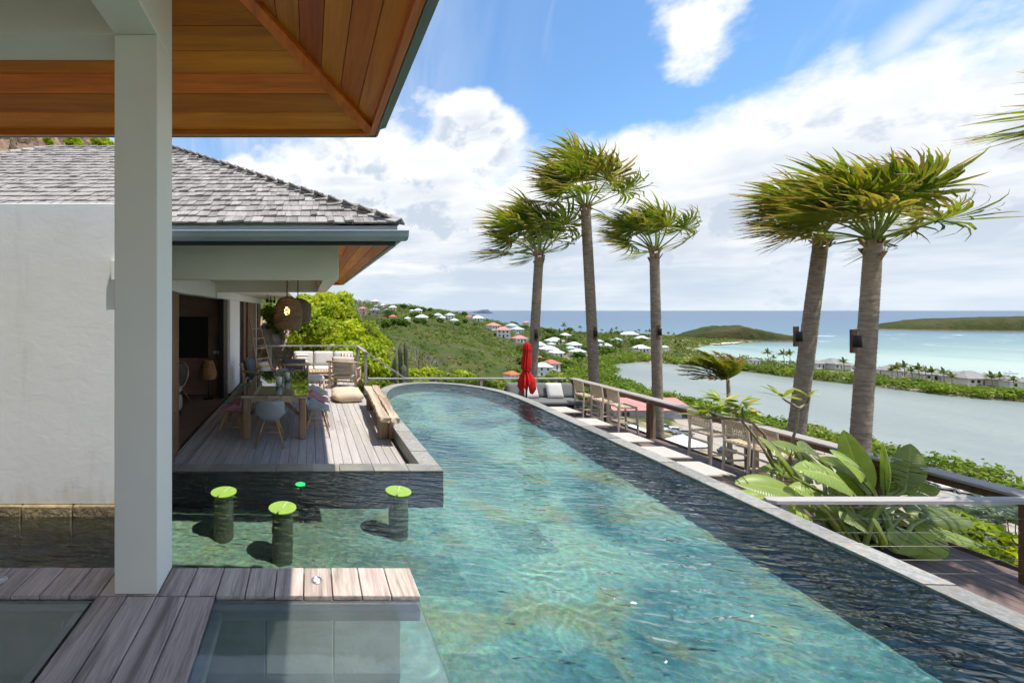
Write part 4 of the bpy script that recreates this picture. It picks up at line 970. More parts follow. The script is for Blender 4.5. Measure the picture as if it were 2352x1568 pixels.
def piping(o, w, d, mat):
    pts = []
    for k in range(41):
        a = 2*math.pi*k/40; ca, sa = math.cos(a), math.sin(a); q = .22; pts.append((w/2*math.copysign(abs(ca)**q, ca)*.985, d/2*math.copysign(abs(sa)**q, sa)*.985, 0))
    mb = MB(); mb.tube(pts, .006, 5, False); mb.build('piping', mat, o)
def rbox(w, d, h, r=.05, wob=0.0, seed=0):                 # soft box with round edges, base at z=0
    mb = MB(); rng = random.Random(seed); n = 8
    mb.box(-w/2, w/2, -d/2, d/2, 0, h, r); return mb
def soft(mb, name, mat, parent, loc=(0, 0, 0), rot=(0, 0, 0), lv=2):
    mb.smooth = True; mb.sm = [True]*len(mb.sm); o = mb.build(name, mat, parent, loc, rot)
    md = o.modifiers.new('soft', 'SUBSURF'); md.levels = lv; md.render_levels = lv; return o
sf = empty('indoor_sofa', (-3.05, 7.9, DZ), 0, 'low olive grey upholstered sofa just inside the open door', 'sofa')
for i, (yy, l) in enumerate(((-.55, .75), (.22, .75), (.98, .72))): soft(rbox(1.25, l, .42, .07), 'seat_cushion', M['sofa_in'], sf, (-.32, yy, .10))
soft(rbox(1.2, .55, .20, .06), 'bolster', M['sofa_in'], sf, (-.30, 1.03, .50)); mb = MB(); mb.box(-.9, .25, -.9, 1.3, .03, .1); mb.build('plinth', M['dark'], sf)
# ------------------------------------------------------------------ hanging basket lamps
for i, (px, pyt, pyb, Y, lab) in enumerate(((659, 682, 754, 8.0, 'lit woven basket pendant lamp hanging nearest over the table'), (684, 686, 740, 9.1, 'woven basket pendant lamp half hidden behind the nearer one'))):
    t_, b_ = P(px, pyt, Y), P(px, pyb, Y); o = empty('pendant_lamp', (t_.x, Y, b_.z), R(20*i), lab, 'pendant lamp', 'basket lamps over the dining table')
    H = t_.z-b_.z; mb = MB(); woven(mb, [(.245, 0), (.262, .08), (.265, .25), (.25, .40), (.215, H-.09), (.15, H-.03), (.06, H)], 34, .006, .0, 15+i, .0118); mb.build('shade', M['basket'], o, (0, 0, 0), (R(4), R(3), R(37)))
    mb = MB(); mb.tube([(0, 0, H-.06), (.004, 0, H+.2), (-.003, 0, 1.08-b_.z)], .013, 6); mb.build('rope', M['bark'], o)
    mb = MB(); mb.lathe([(0, .25), (.045, .27), (.06, .32), (.045, .37), (.014, .42)], 14); mb.build('bulb', M['bulb'] if i == 0 else M['cream'], o)
# ------------------------------------------------------------------ dining table and chairs
tb = empty('dining_table', (-.62, 8.85, DZ), 0, 'long rough timber dining table with a dark glass top', 'table')
mb = MB(); mb.box(-.605, .605, -1.45, 1.45, .795, .807, .002); mb.build('glass_top', M['tableglass'], tb)
for i in range(5):
    mb = MB(); mb.box(-.60+.24*i, -.366+.24*i, -1.43+.02*(i % 2), 1.43-.02*(i % 3), .735, .792, .012); mb.build('plank', M['oldwood'], tb)
for sx in (-1, 1):
    for sy in (-1, 1): mb = MB(); mb.box(sx*.50-.065, sx*.50+.065, sy*1.33-.06, sy*1.33+.06, 0, .733, .014); mb.build('leg', M['oldwood_z'], tb)
    mb = MB(); mb.box(sx*.50-.035, sx*.50+.035, -1.265, 1.265, .64, .733, .008); mb.build('apron', M['oldwood'], tb)
for sy in (-1, 1):
    for sx in (-1, 1): mb = MB(); mb.bar((sx*.43, sy*1.33, .44), (sx*.12, sy*1.33, .72), .05, .06); mb.build('brace', M['post'], tb)
    mb = MB(); mb.box(-.433, .433, sy*1.33-.03, sy*1.33+.03, .655, .733, .008); mb.build('cross_rail', M['oldwood'], tb)
for px, Y, lab, s in ((-.60, 8.30, 'nearer glass hurricane candle on the dining table', 1.0), (-.47, 8.95, 'farther glass hurricane candle on the dining table', .95)):
    o = empty('candle_holder', (px, Y, DZ+.808), 0, lab, 'candle', 'glass candle holders on the dining table')
    mb = MB(); mb.lathe([(0, .004), (.09*s, .004), (.094*s, .02), (.092*s, .20*s), (.115*s, .27*s)], 24); mb.build('glass', M['candleglass'], o)
    mb = MB(); mb.lathe([(0, .015), (.058*s, .015), (.06*s, .17*s), (.05*s, .175*s), (0, .165*s)], 20); mb.build('candle', M['cream'], o)
def shell_chair(mat):
    o = empty('dining_chair')
    # shell: v runs from the front lip over the seat and up the back
    path = [(-.24, .445), (-.19, .465), (-.05, .45), (.08, .437), (.17, .45), (.225, .50), (.25, .58), (.268, .67), (.285, .76), (.288, .80)]
    def f(u, v):
        k = v*(len(path)-1); i = min(int(k), len(path)-2); t = k-i
        y = path[i][0]*(1-t)+path[i+1][0]*t; z = path[i][1]*(1-t)+path[i+1][1]*t; a = u*2-1; A = abs(a)
        w = .225+.02*min(1, v/.4)
        if v > .86: w *= math.sqrt(max(.05, 1-((v-.86)/.17)**2))*.9+.1
        arm = math.exp(-((v-.40)/.17)**2); x = a*w*(1+.10*arm*A)
        z += (.03*(1-v)+.165*arm)*A**3.0; y += -.13*max(0, v-.42)**.5*A**2.2*(1 if v > .42 else 0)-.05*A**3*arm
        return Vector((x, y, z))
    mb = MB(); nu, nv = 21, 30; mb.grid(f, nu, nv); me = mb.mesh('shell', mat); s = link('shell', me, o)
    md = s.modifiers.new('thick', 'SOLIDIFY'); md.thickness = .012; md.offset = 0
    for sx in (-1, 1):
        for sy in (-1, 1):
            mb = MB(); mb.tube([(sx*.10, sy*.10, .44), (sx*.245, sy*.235, 0)], [.017, .010], 8); mb.build('leg', M['oak'], o)
    for sy in (-1, 1): mb = MB(); mb.tube([(-.165, sy*.16, .25), (.165, sy*.16, .25)], .008, 6); mb.build('stretcher', M['oak'], o)
    for sx in (-1, 1): mb = MB(); mb.tube([(sx*.178, -.173, .20), (sx*.178, .173, .20)], .008, 6); mb.build('stretcher', M['oak'], o)
    return o
protos = {}
CH = [(-.66, 7.18, 180, 'grey', 'grey shell armchair at the near head of the dining table'), (-1.42, 7.72, -90, 'pink', 'pink shell chair at the near left corner of the table'), (-1.46, 8.40, -92, 'green', 'grey-green shell chair next to the pink one on the left'),
      (-1.47, 9.10, -90, 'beige', 'beige shell chair on the door side of the table'), (-1.47, 9.80, -88, 'green', 'grey-green shell chair farthest along the door side'), (.14, 7.80, 90, 'grey', 'grey shell chair at the near right corner of the table'),
      (.16, 8.50, 92, 'pink', 'pink shell chair on the pool side of the table'), (.17, 9.20, 90, 'beige', 'beige shell chair on the pool side beyond the pink one'), (-.60, 10.55, 0, 'lilac', 'lilac shell chair at the far head of the table')]
for x, y, rz, c, lab in CH:
    if c not in protos: o = protos[c] = shell_chair(M['chair_'+c])
    else: o = copy_tree(protos[c])
    o.location = (x, y, DZ+.002); o.rotation_euler = (0, 0, R(rz)); tag(o, lab, 'chair', 'shell chairs round the dining table')
# ------------------------------------------------------------------ driftwood bench and floor cushion
bn = empty('bench', (1.43, 8.55, DZ), R(-2.5), 'rustic bench of split driftwood planks beside the pool', 'bench')
for x0, x1, s in ((-.17, .0, 1), (.012, .17, 2)):
    rng = random.Random(s); mb = MB(); nn = 26
    def rough_plank(u, v):
        a = u*2*math.pi; yy = -1.52+3.04*v; rng2 = random.Random(int(v*25+.5)*31+s*7); w = (x1-x0)/2*(1+.10*math.sin(yy*5+s)+rng2.uniform(-.12, .08)); h = .05*(1+rng2.uniform(-.25, .15))
        cx = (x0+x1)/2; ca, sa = math.cos(a), math.sin(a); q = .35
        return (cx+w*math.copysign(abs(ca)**q, ca)+rng2.uniform(-.006, .006), yy+.02*math.sin(a*3+s), .45+h*math.copysign(abs(sa)**q, sa)+.012*math.sin(yy*3.1+s))
    mb.grid(rough_plank, 16, nn, False, None, True)
    for e in (0, (nn-1)*16): mb.f.append(tuple(range(e, e+16))[::-1 if e == 0 else 1]); mb.mi.append(0); mb.sm.append(False)
    mb.build('plank', M['oldwood'], bn)
for sy in (-1.03, 1.15):
    mb = MB(); mb.box(-.15, .03, sy-.05, sy+.06, 0, .415, .012); mb.build('leg', M['oldwood_z'], bn); mb = MB(); mb.box(.05, .135, sy-.045, sy+.055, 0, .413, .012); mb.build('leg', M['oldwood_z'], bn)
pf = empty('floor_cushion', (.96, 10.75, DZ), R(6), 'folded sand coloured floor cushion lying on the sunny deck', 'cushion')
def puffy(w, d, h, seed):
    mb = MB(); rng = random.Random(seed)
    def f(u, v):
        a = u*2*math.pi; e = (v-.5)*math.pi; ca, sa = math.cos(a), math.sin(a); q = .55; ce = max(0, math.cos(e))**.5
        wr = 1+.02*math.sin(a*3+seed)+.015*math.sin(a*7+v*9)
        return (w/2*math.copysign(abs(ca)**q, ca)*ce*wr, d/2*math.copysign(abs(sa)**q, sa)*ce*wr, h/2*math.sin(e)*(1-.12*math.sin(a*2+seed)*ce)+.008*math.sin(a*5+seed*2)*ce)
    mb.grid(f, 40, 17, True, None, True); return mb
mb = puffy(.80, .55, .26, 1); mb.build('lower_pad', M['cush_sand'], pf, (0, -.12, .132)); mb = puffy(.74, .62, .20, 4); mb.build('upper_pad', M['cush_sand'], pf, (.03, .20, .175), (R(4), 0, 0))
# ------------------------------------------------------------------ lounge corner
so_ = empty('outdoor_sofa', (.50, 14.35, DZ), 0, 'pale grey three seat outdoor sofa against the back rail', 'sofa')
mb = MB()
for x in (-1.08, 1.08):
    for y in (-.38, .38): mb.tube([(x, y, 0), (x, y, .42 if y < 0 else .66)], .028, 8)
    mb.tube([(x, -.40, .40), (x, .40, .56)], .028, 8)
mb.tube([(-1.1, .38, .60), (1.1, .38, .60)], .028, 8); mb.tube([(-1.1, -.38, .20), (1.1, -.38, .20)], .028, 8); mb.build('frame', M['teak'], so_)
for i in range(12): mb = MB(); mb.box(-1.04+.175*i, -.95+.175*i, -.38, .38, .205, .225, .003); mb.build('slat', M['teak'], so_)
for i in range(3):
    soft(rbox(.68, .74, .17, .045), 'seat_cushion', M['cush_light'], so_, (-.70+.70*i, -.03, .235)); mb = cushion(.68, .50, .20); piping(mb.build('back_cushion', M['cush_light'], so_, (-.70+.70*i, .30, .63), (R(76), 0, 0)), .68, .50, M['cush_light'])
mb = cushion(.42, .42, .13); o = mb.build('throw_pillow', M['str_grey'], None, (-.25, 14.42, DZ+.60), (R(66), 0, R(4))); tag(o, 'grey and beige striped pillow at the left end of the pale sofa', 'pillow')
mb = cushion(.42, .42, .13); o = mb.build('throw_pillow', M['str_orange'], None, (1.28, 14.38, DZ+.61), (R(68), R(8), R(-6))); tag(o, 'orange striped pillow at the right end of the pale sofa', 'pillow')
def log_chair(mat, wide=.78):
    o = empty('armchair'); w = wide/2
    for sx in (-1, 1):
        mb = MB(); mb.tube([(sx*w, .36, 0), (sx*w*.99, .35, .40), (sx*w*.97, .42, .80)], [.040, .038, .033], 10); mb.build('back_leg', M['teak'], o)
        mb = MB(); mb.tube([(sx*w, -.36, 0), (sx*w, -.35, .56)], [.038, .034], 10); mb.build('front_leg', M['teak'], o)
        mb = MB(); mb.tube([(sx*w, -.40, .565), (sx*w, 0, .56), (sx*w*.98, .38, .62)], [.036, .034, .030], 10); mb.build('arm', M['teak'], o)
        mb = MB(); mb.tube([(sx*w, -.35, .24), (sx*w, .35, .22)], .026, 8); mb.build('side_rail', M['teak'], o)
    for y in (-.35, .35): mb = MB(); mb.tube([(-w, y, .23), (w, y, .23)], .028, 8); mb.build('rail', M['teak'], o)
    mb = MB(); mb.tube([(-w-.07, .42, .80), (w+.07, .42, .805)], .034, 10); mb.build('top_rail', M['teak'], o)
    for k in (-.5, .5): mb = MB(); mb.tube([(k*w*1.3, .35, .24), (k*w*1.3, .415, .79)], .020, 8); mb.build('upright', M['teak'], o)
    for z in (.40, .52, .64): mb = MB(); mb.tube([(-w*.64, .36+(z-.24)*.115, z), (w*.64, .36+(z-.24)*.115, z)], .016, 8); mb.build('slat', M['teak'], o)
    soft(rbox(wide-.10, .70, .15, .045), 'seat_cushion', mat, o, (0, -.03, .262)); mb = cushion(wide-.12, .56, .19); piping(mb.build('back_cushion', mat, o, (0, .27, .68), (R(74), 0, 0)), wide-.12, .56, mat); return o
a1 = log_chair(M['cush_light']); a1.location = (1.08, 12.55, DZ+.001); a1.rotation_euler = (0, 0, R(163)); tag(a1, 'log framed armchair with pale cushions seen from behind by the corner post', 'armchair', 'log framed armchairs')
a2 = log_chair(M['cush_dark']); a2.location = (-.45, 12.0, DZ+.001); a2.rotation_euler = (0, 0, R(184)); tag(a2, 'log framed armchair with charcoal cushions behind the dining table', 'armchair', 'log framed armchairs')
a3 = copy_tree(a2); a3.location = (-1.42, 11.95, DZ+.001); a3.rotation_euler = (0, 0, R(82)); tag(a3, 'log framed armchair with charcoal cushions beside the wood shutters', 'armchair', 'log framed armchairs')
mb = cushion(.44, .44, .14); o = mb.build('throw_pillow', M['str_yellow'], None, (-1.26, 12.0, DZ+.61), (R(66), 0, R(60))); tag(o, 'white pillow with yellow stripes on the charcoal armchair', 'pillow')
ot = empty('footstool', (.14, 12.35, DZ), R(12), 'low footstool with a pale cushion beside the dark armchair', 'footstool')
for sx in (-1, 1):
    for sy in (-1, 1): mb = MB(); mb.tube([(sx*.25, sy*.25, 0), (sx*.24, sy*.24, .24)], .03, 8); mb.build('leg', M['teak'], ot)
soft(rbox(.58, .58, .16, .05), 'pad', M['cush_light'], ot, (0, 0, .242))
ct = empty('coffee_table', (.42, 13.35, DZ), 0, 'low slatted coffee table in front of the pale sofa', 'table')
for i in range(11): mb = MB(); mb.box(-.50+.092*i, -.42+.092*i, -.30, .30, .36, .385, .004); mb.build('slat', M['teak'], ct)
for sx in (-1, 1):
    for sy in (-1, 1): mb = MB(); mb.tube([(sx*.44, sy*.25, 0), (sx*.44, sy*.25, .335)], .026, 8); mb.build('leg', M['teak'], ct)
for sy in (-1, 1): mb = MB(); mb.tube([(-.50, sy*.25, .335), (.50, sy*.25, .335)], .024, 8); mb.build('rail', M['teak'], ct)
ld = empty('ladder', (-1.68, 13.9, DZ), 0, 'pale wooden pole ladder leaning against the shutters', 'ladder')
A = [Vector((.06, -.25, 0)), Vector((.50, .45, 0))]; B = [Vector((-.40, .75, 2.0)), Vector((-.18, 1.3, 1.98))]
for a, b in zip(A, B): mb = MB(); mb.tube([a, b], .028, 8); mb.build('rail', M['teak'], ld)
for k in range(1, 6): t = k/6; mb = MB(); mb.tube([A[0].lerp(B[0], t), A[1].lerp(B[1], t)], .018, 8); mb.build('rung', M['teak'], ld)
# ------------------------------------------------------------------ terrace railing
RZ = -1.257
rl = empty('terrace_railing', (1.74, 12.84, DZ), 0, 'grey timber rail round the far end of the terrace', 'railing')
def rpart(fn, name, mat): mb = MB(); fn(mb); return part(mb, name, mat, rl)
rpart(lambda m: m.box(-2.1, 1.80, 15.06, 15.16, RZ-.045, RZ, .004), 'top_rail', M['railx'])
rpart(lambda m: m.box(1.69, 1.80, 12.84, 15.058, RZ-.046, RZ-.001, .004), 'top_rail', M['rail'])
for x, y in ((1.745, 12.92), (1.745, 15.0), (-.3, 15.1), (.7, 15.1), (-1.4, 15.1)): rpart(lambda m: m.box(x-.045, x+.045, y-.045, y+.045, DZ-.3, RZ-.047, .004), 'post', M['rail'])
for z in (.15, .32, .49, .66, .83): rpart(lambda m: m.tube([(-2.1, 15.11, DZ+z), (1.745, 15.11, DZ+z)], .003, 5), 'cable', M['wire'])
sr = empty('stair_handrail', (1.8, 12.9, LZ), 0, 'sloping grey handrail down from the terrace corner to the lower rail', 'handrail')
mb = MB(); mb.bar((1.80, 12.90, RZ-.05), (2.95, 12.90, -2.085), .06, .05); part(mb, 'rail', M['railx'], sr)
mb = MB(); mb.box(2.90, 2.98, 12.86, 12.94, LZ, -2.11, .004); part(mb, 'post', M['rail'], sr)
# ------------------------------------------------------------------ lily pad stools in the pool
STL = ((514, 1128, 'lime lily-pad stool in the pool nearest the column'), (649, 1164, 'lime lily-pad stool in the pool nearest the walkway'), (915, 1126, 'lime lily-pad stool standing in open water below the terrace corner'))
for px, py, lab in STL:
    Y = 960*2.09/(py-PY); p = P(px, py, Y); o = empty('pool_stool', (p.x, Y, FLOORZ), R(-20), lab, 'stool', 'lily-pad stools standing in the pool')
    pts = [(0, -.085)]; n = 44
    for k in range(n+1):
        a = -math.pi/2+.10+(2*math.pi-.20)*k/n; pts.append((.147*math.cos(a), .147*math.sin(a)))
    mb = MB(); mb.poly(pts, WZ-.004-FLOORZ, WZ+.008-FLOORZ); mb.build('pad', M['lime'], o)
    mb = MB(); mb.box(-.002, .002, .0, .14, WZ+.0075-FLOORZ, WZ+.0095-FLOORZ); mb.build('vein', M['cream'], o)
    mb = MB(); rng = random.Random(px); mb.lathe([(.112+rng.uniform(-.004, .004), z) for z in np.linspace(0, WZ-.006-FLOORZ, 10)], 22); under(mb.build('column', M['stoolstone'], o))
gl = P(690, 1115, 960*2.16/(1115-PY)); o = empty('pool_light', (gl.x, gl.y, WZ-.10), 0, 'small glowing green underwater light by the terrace wall', 'light')
mb = MB(); mb.lathe([(0, .02), (.05, .018), (.06, 0), (.05, -.01), (0, -.01)], 18); mb.build('lens', M['greenlight'], o); mb = MB(); mb.tube([(0, 0, -.012), (0, 0, FLOORZ-WZ+.10)], .02, 8); under(mb.build('stem', M['dark'], o))  # submerged green disc with a weak glow of its own
# ------------------------------------------------------------------ lower deck: counter, rails, posts
CZ = -2.06
ctr = empty('bar_counter', (8.05, 9.0, LZ), 0, 'long timber bar counter on posts along the outer deck edge', 'counter')
for y0, y1 in ((1.2, 3.9), (3.905, 6.9), (6.905, 9.9), (9.905, 12.78)):
    mb = MB(); mb.box(7.93, 8.20, y0, y1, CZ-.04, CZ, .006); part(mb, 'top_board', M['rail'], ctr)
    mb = MB(); mb.box(7.985, 8.015, y0, y1, CZ-.135, CZ-.042, .003); part(mb, 'bearer', M['post'], ctr)
for y in (2.1, 3.9, 5.95, 7.6, 9.85, 11.3, 12.7):
    mb = MB(); mb.box(7.98, 8.055, y-.05, y+.05, LZ-.2, CZ-.137, .005); part(mb, 'post', M['post'], ctr); mb = MB(); mb.box(8.06, 8.135, y-.048, y+.048, LZ-.2, CZ-.042, .005); part(mb, 'post', M['oldwood_z'], ctr)
for z in (.18, .36, .54, .70): mb = MB(); mb.tube([(8.03, 1.2, LZ+z), (8.03, 12.7, LZ+z)], .0025, 5); part(mb, 'cable', M['wire'], ctr)
mb = MB(); mb.box(8.215, 8.24, 1.2, 12.95, LZ-.2, LZ+.03, .004); part(mb, 'edge_board', M['lowdeck'], ctr)
fr = empty('pool_railing', (5.0, 12.9, LZ), 0, 'thin grey rail crossing behind the far curve of the pool', 'railing')
mb = MB(); mb.box(1.82, 7.925, 12.85, 12.95, CZ-.06, CZ-.015, .004); part(mb, 'top_rail', M['railx'], fr)
for x in (3.9, 5.3, 6.5, 7.6): mb = MB(); mb.box(x-.04, x+.04, 12.86, 12.94, LZ, CZ-.062, .004); part(mb, 'post', M['rail'], fr)
for z in (.2, .4, .6, .75): mb = MB(); mb.tube([(1.82, 12.9, LZ+z), (7.93, 12.9, LZ+z)], .0025, 5); part(mb, 'cable', M['wire'], fr)
cr = empty('cross_railing', (5.03, 4.57, LZ), 0, 'grey timber handrail with wires from the pool edge to the counter', 'railing')
mb = MB(); mb.add([(5.00, 4.56, 0), (5.06, 4.52, 0), (7.928, 4.52, 0), (7.928, 4.635, 0), (5.04, 4.635, 0)]+[(5.00, 4.56, .036), (5.06, 4.52, .036), (7.928, 4.52, .036), (7.928, 4.635, .036), (5.04, 4.635, .036)], [(4, 3, 2, 1, 0), (5, 6, 7, 8, 9)]+[(i, (i+1) % 5, 5+(i+1) % 5, 5+i) for i in range(5)])
mb.v = [(x, y, z+CZ-.036) for x, y, z in mb.v]; part(mb, 'top_rail', M['railx'], cr)
for x in (5.16, 7.86): mb = MB(); mb.box(x-.035, x+.035, 4.545, 4.615, LZ, CZ-.038, .004); part(mb, 'post', M['rail' if x < 6 else 'post'], cr)
for z in (.12, .27, .42, .57, .72, .85): mb = MB(); mb.tube([(5.16, 4.58, LZ+z), (7.9, 4.58, LZ+z)], .003, 5); part(mb, 'cable', M['wire'], cr)
# ------------------------------------------------------------------ bar stools
def bar_stool():
    o = empty('bar_stool'); w, d = .205, .20       # seat faces +x; back at -x
    for sy in (-1, 1):
        mb = MB(); mb.bar((-.235, sy*w, 0), (-.20, sy*w, .66), .034, .036); mb.bar((-.20, sy*w, .655), (-.245, sy*w, 1.05), .034, .034); mb.build('back_leg', M['stoolwood'], o)
        mb = MB(); mb.bar((.225, sy*(w+.005), 0), (.19, sy*w*.97, .655), .034, .036); mb.build('front_leg', M['stoolwood'], o)
        mb = MB(); mb.bar((-.20, sy*w, .625), (.19, sy*w*.97, .625), .022, .05); mb.build('side_rail', M['stoolwood'], o)
        mb = MB(); mb.bar((-.218, sy*w, .26), (.21, sy*w, .26), .02, .034); mb.build('stretcher', M['stoolwood'], o)
    for x, z in ((-.225, .20), (.213, .20), (-.21, .48), (-.2, .625), (.19, .625)): mb = MB(); mb.bar((x, -w, z), (x, w, z), .022, .034); mb.build('stretcher', M['stoolwood'], o)
    mb = MB(); mb.bar((-.243, -w, 1.03), (-.243, w, 1.03), .024, .036); mb.build('back_rail', M['stoolwood'], o); mb = MB(); mb.bar((-.212, -w, .76), (-.212, w, .76), .022, .03); mb.build('back_rail', M['stoolwood'], o)
    mb = MB()
    for k in range(9): z = .785+.028*k; x = -.215-.028*k/9; mb.bar((x+(.003 if k % 2 else -.003), -w+.01, z), (x+(.003 if k % 2 else -.003), w-.01, z), .007, .014, 0)
    for k in range(13): y = -w+.025+.030*k; mb.bar((-.214, y, .765), (-.243, y, 1.02), .006, .011, 0)
    mb.build('woven_back', M['rattan'], o)
    mb = MB(); nx_, ny_ = 24, 24
    mb.grid(lambda u, v: (-.19+.375*u, -w*.93+2*w*.93*v, .655+.004*(1 if (int(u*23.99)//2+int(v*23.99)//2) % 2 else -1)-.012*math.sin(u*math.pi)*math.sin(v*math.pi)), nx_, ny_, False)
    mb.build('woven_seat', M['rattan'], o); return o
M['rattan'] = M_plain('woven_cord', (.56, .44, .28), (.46, .35, .21), 40, .85, .4, 160, .003)
st0 = None
SL_ = ['bar stool farthest along the counter beside the grey sofa', 'middle bar stool of the far three at the counter', 'nearest bar stool of the far three at the counter', 'bar stool behind the frangipani, farthest of the near three', 'middle bar stool of the near three at the counter', 'bar stool half hidden by the banana leaves']
for i, y in enumerate((11.53, 10.82, 10.2, 7.93, 7.24, 6.72)):
    o = st0 = bar_stool() if st0 is None else st0; o = st0 if i == 0 else copy_tree(st0)
    o.location = (7.80, y+.20, LZ+.002); o.rotation_euler = (0, 0, R((-3, 2, -4, 5, 3, -6)[i])); tag(o, SL_[i], 'bar stool', 'woven bar stools at the counter')
# ------------------------------------------------------------------ sun loungers
def lounger():
    o = empty('sun_lounger')                     # foot end towards +x
    for sy in (-1, 1): mb = MB(); mb.tube([(-1.0, sy*.30, .30), (.92, sy*.30, .30)], .016, 8); mb.build('side_rail', M['taupe'], o)
    mb = MB(); mb.tube([(.92, -.30, .30), (.92, .30, .30)], .016, 8); mb.tube([(-1.0, -.30, .30), (-1.0, .30, .30)], .016, 8); mb.build('end_rail', M['taupe'], o)
    mb = MB(); mb.box(-.98, .90, -.308, .308, .316, .322, .002); mb.build('sling', M['sling'], o)
    for x, s in ((.62, 1), (-.62, -1)):
        for sy in (-1, 1): mb = MB(); mb.tube([(x-.30*s, sy*.27, .29), (x-.05*s, sy*.27, .27), (x+.10*s, sy*.27, .19), (x+.16*s, sy*.27, .08), (x+.17*s, sy*.27, 0)], .016, 8); mb.build('leg', M['taupe'], o)
        mb = MB(); mb.tube([(x+.17*s, -.27, .016), (x+.17*s, .27, .016)], .016, 8); mb.build('foot_bar', M['taupe'], o)
    return o
l0 = None
LL = ['white sling sun lounger nearest the grey sofa', 'second white sling lounger from the grey sofa', 'middle one of the five white sling loungers below the pool edge', 'white sling lounger beside the leaning palm trunk and post', 'nearest white sling lounger, its end touched by banana leaves']
for i, (x, y) in enumerate(((6.26, 11.33), (6.20, 10.10), (6.14, 8.84), (6.08, 7.95), (6.03, 7.10))):
    if l0 is None: l0 = lounger(); o = l0
    else: o = copy_tree(l0)
    o.location = (x, y, LZ+.002); o.rotation_euler = (0, 0, R((1, -1, 2, -1, 1)[i])); tag(o, LL[i], 'sun lounger', 'white loungers on the lower deck')
st = empty('side_table', (6.85, 10.72, LZ), 0, 'low dark topped side table between the two far loungers', 'side table')
mb = MB(); mb.box(-.28, .28, -.17, .17, .20, .215, .003); mb.build('top', M['dark'], st); mb = MB()
for sx in (-1, 1):
    for sy in (-1, 1): mb.tube([(sx*.27, sy*.16, 0), (sx*.27, sy*.16, .20)], .012, 6)
for a, b in (((-.28, -.17), (.28, -.17)), ((.28, -.17), (.28, .17)), ((.28, .17), (-.28, .17)), ((-.28, .17), (-.28, -.17))): mb.bar((*a, .207), (*b, .207), .02, .022)
mb.build('frame', M['taupe'], st)
# ------------------------------------------------------------------ grey sofa and red parasol
gs = empty('garden_sofa', (6.95, 12.33, LZ), 0, 'dark grey outdoor sofa at the far end of the lower deck', 'sofa')
mb = MB(); mb.box(-1.02, 1.02, -.40, .40, .22, .27, .01); mb.box(-1.02, 1.02, .36, .42, .27, .62, .02); mb.build('frame', M['dark'], gs)
for x in (-.95, .95):
    for y in (-.35, .35): mb = MB(); mb.bar((x, y, 0), (x, y, .22), .05); mb.build('leg', M['post'], gs)
soft(rbox(2.02, .80, .15, .04), 'seat_cushion', M['cush_grey'], gs, (0, -.02, .272))
for i in range(3): mb = cushion(.68, .46, .20); piping(mb.build('back_cushion', M['cush_grey'], gs, (-.68+.68*i, .24, .60), (R(70), 0, 0)), .68, .46, M['cush_grey'])
for x, rz, lab in ((-.42, 8, 'white pillow on the grey sofa behind the red parasol'), (.30, -4, 'white pillow in the middle of the grey sofa')):
    mb = cushion(.46, .46, .15); o = mb.build('throw_pillow', M['cush_white'], None, (6.95+x, 12.33+.02, LZ+.635), (R(68), 0, R(rz))); tag(o, lab, 'pillow', 'white pillows on the grey sofa')
um = empty('parasol', (5.72, 11.0, LZ), 0, 'closed red parasol on a dark pole beyond the pool edge', 'parasol')
mb = MB(); mb.tube([(0, 0, 0), (0, 0, 2.16)], .022, 10); mb.build('pole', M['dark'], um); mb = MB(); mb.box(-.28, .28, -.28, .28, .0, .05, .01); mb.build('base', M['dark'], um)
def folded(u, v):
    a = u*2*math.pi; z = 2.17-1.25*v; k = [(0, .02), (.035, .075), (.17, .105), (.185, .085), (.40, .115), (.56, .115), (.585, .075), (.62, .085), (.80, .185), (.93, .205), (1.0, .15)]
    r = float(np.interp(v, [q[0] for q in k], [q[1] for q in k])); fold = .5+.5*math.cos(8*a+1.6*math.sin(3*a)+v*1.3); r *= .66+.46*fold
    z += .12*(v**4)*(math.cos(8*a+1.0)*.6+math.sin(3*a+1)*.6); rr = r
    return (rr*math.cos(a)+.012*math.sin(v*9), rr*math.sin(a), z)
mb = MB(); mb.grid(folded, 96, 40, True, None, True); cnp = mb.build('canopy', M['red'], um)
mb = MB(); mb.tube([(.088*math.cos(a)+.012*math.sin(.585*9), .088*math.sin(a), 1.44+.006*math.sin(3*a)) for a in np.linspace(0, 6.283, 25)], .014, 6, False); mb.build('tie', M['red'], cnp)
mb = MB(); mb.lathe([(0, 2.20), (.018, 2.19), (.02, 2.17), (.03, 2.165)], 10); mb.build('finial', M['dark'], um)
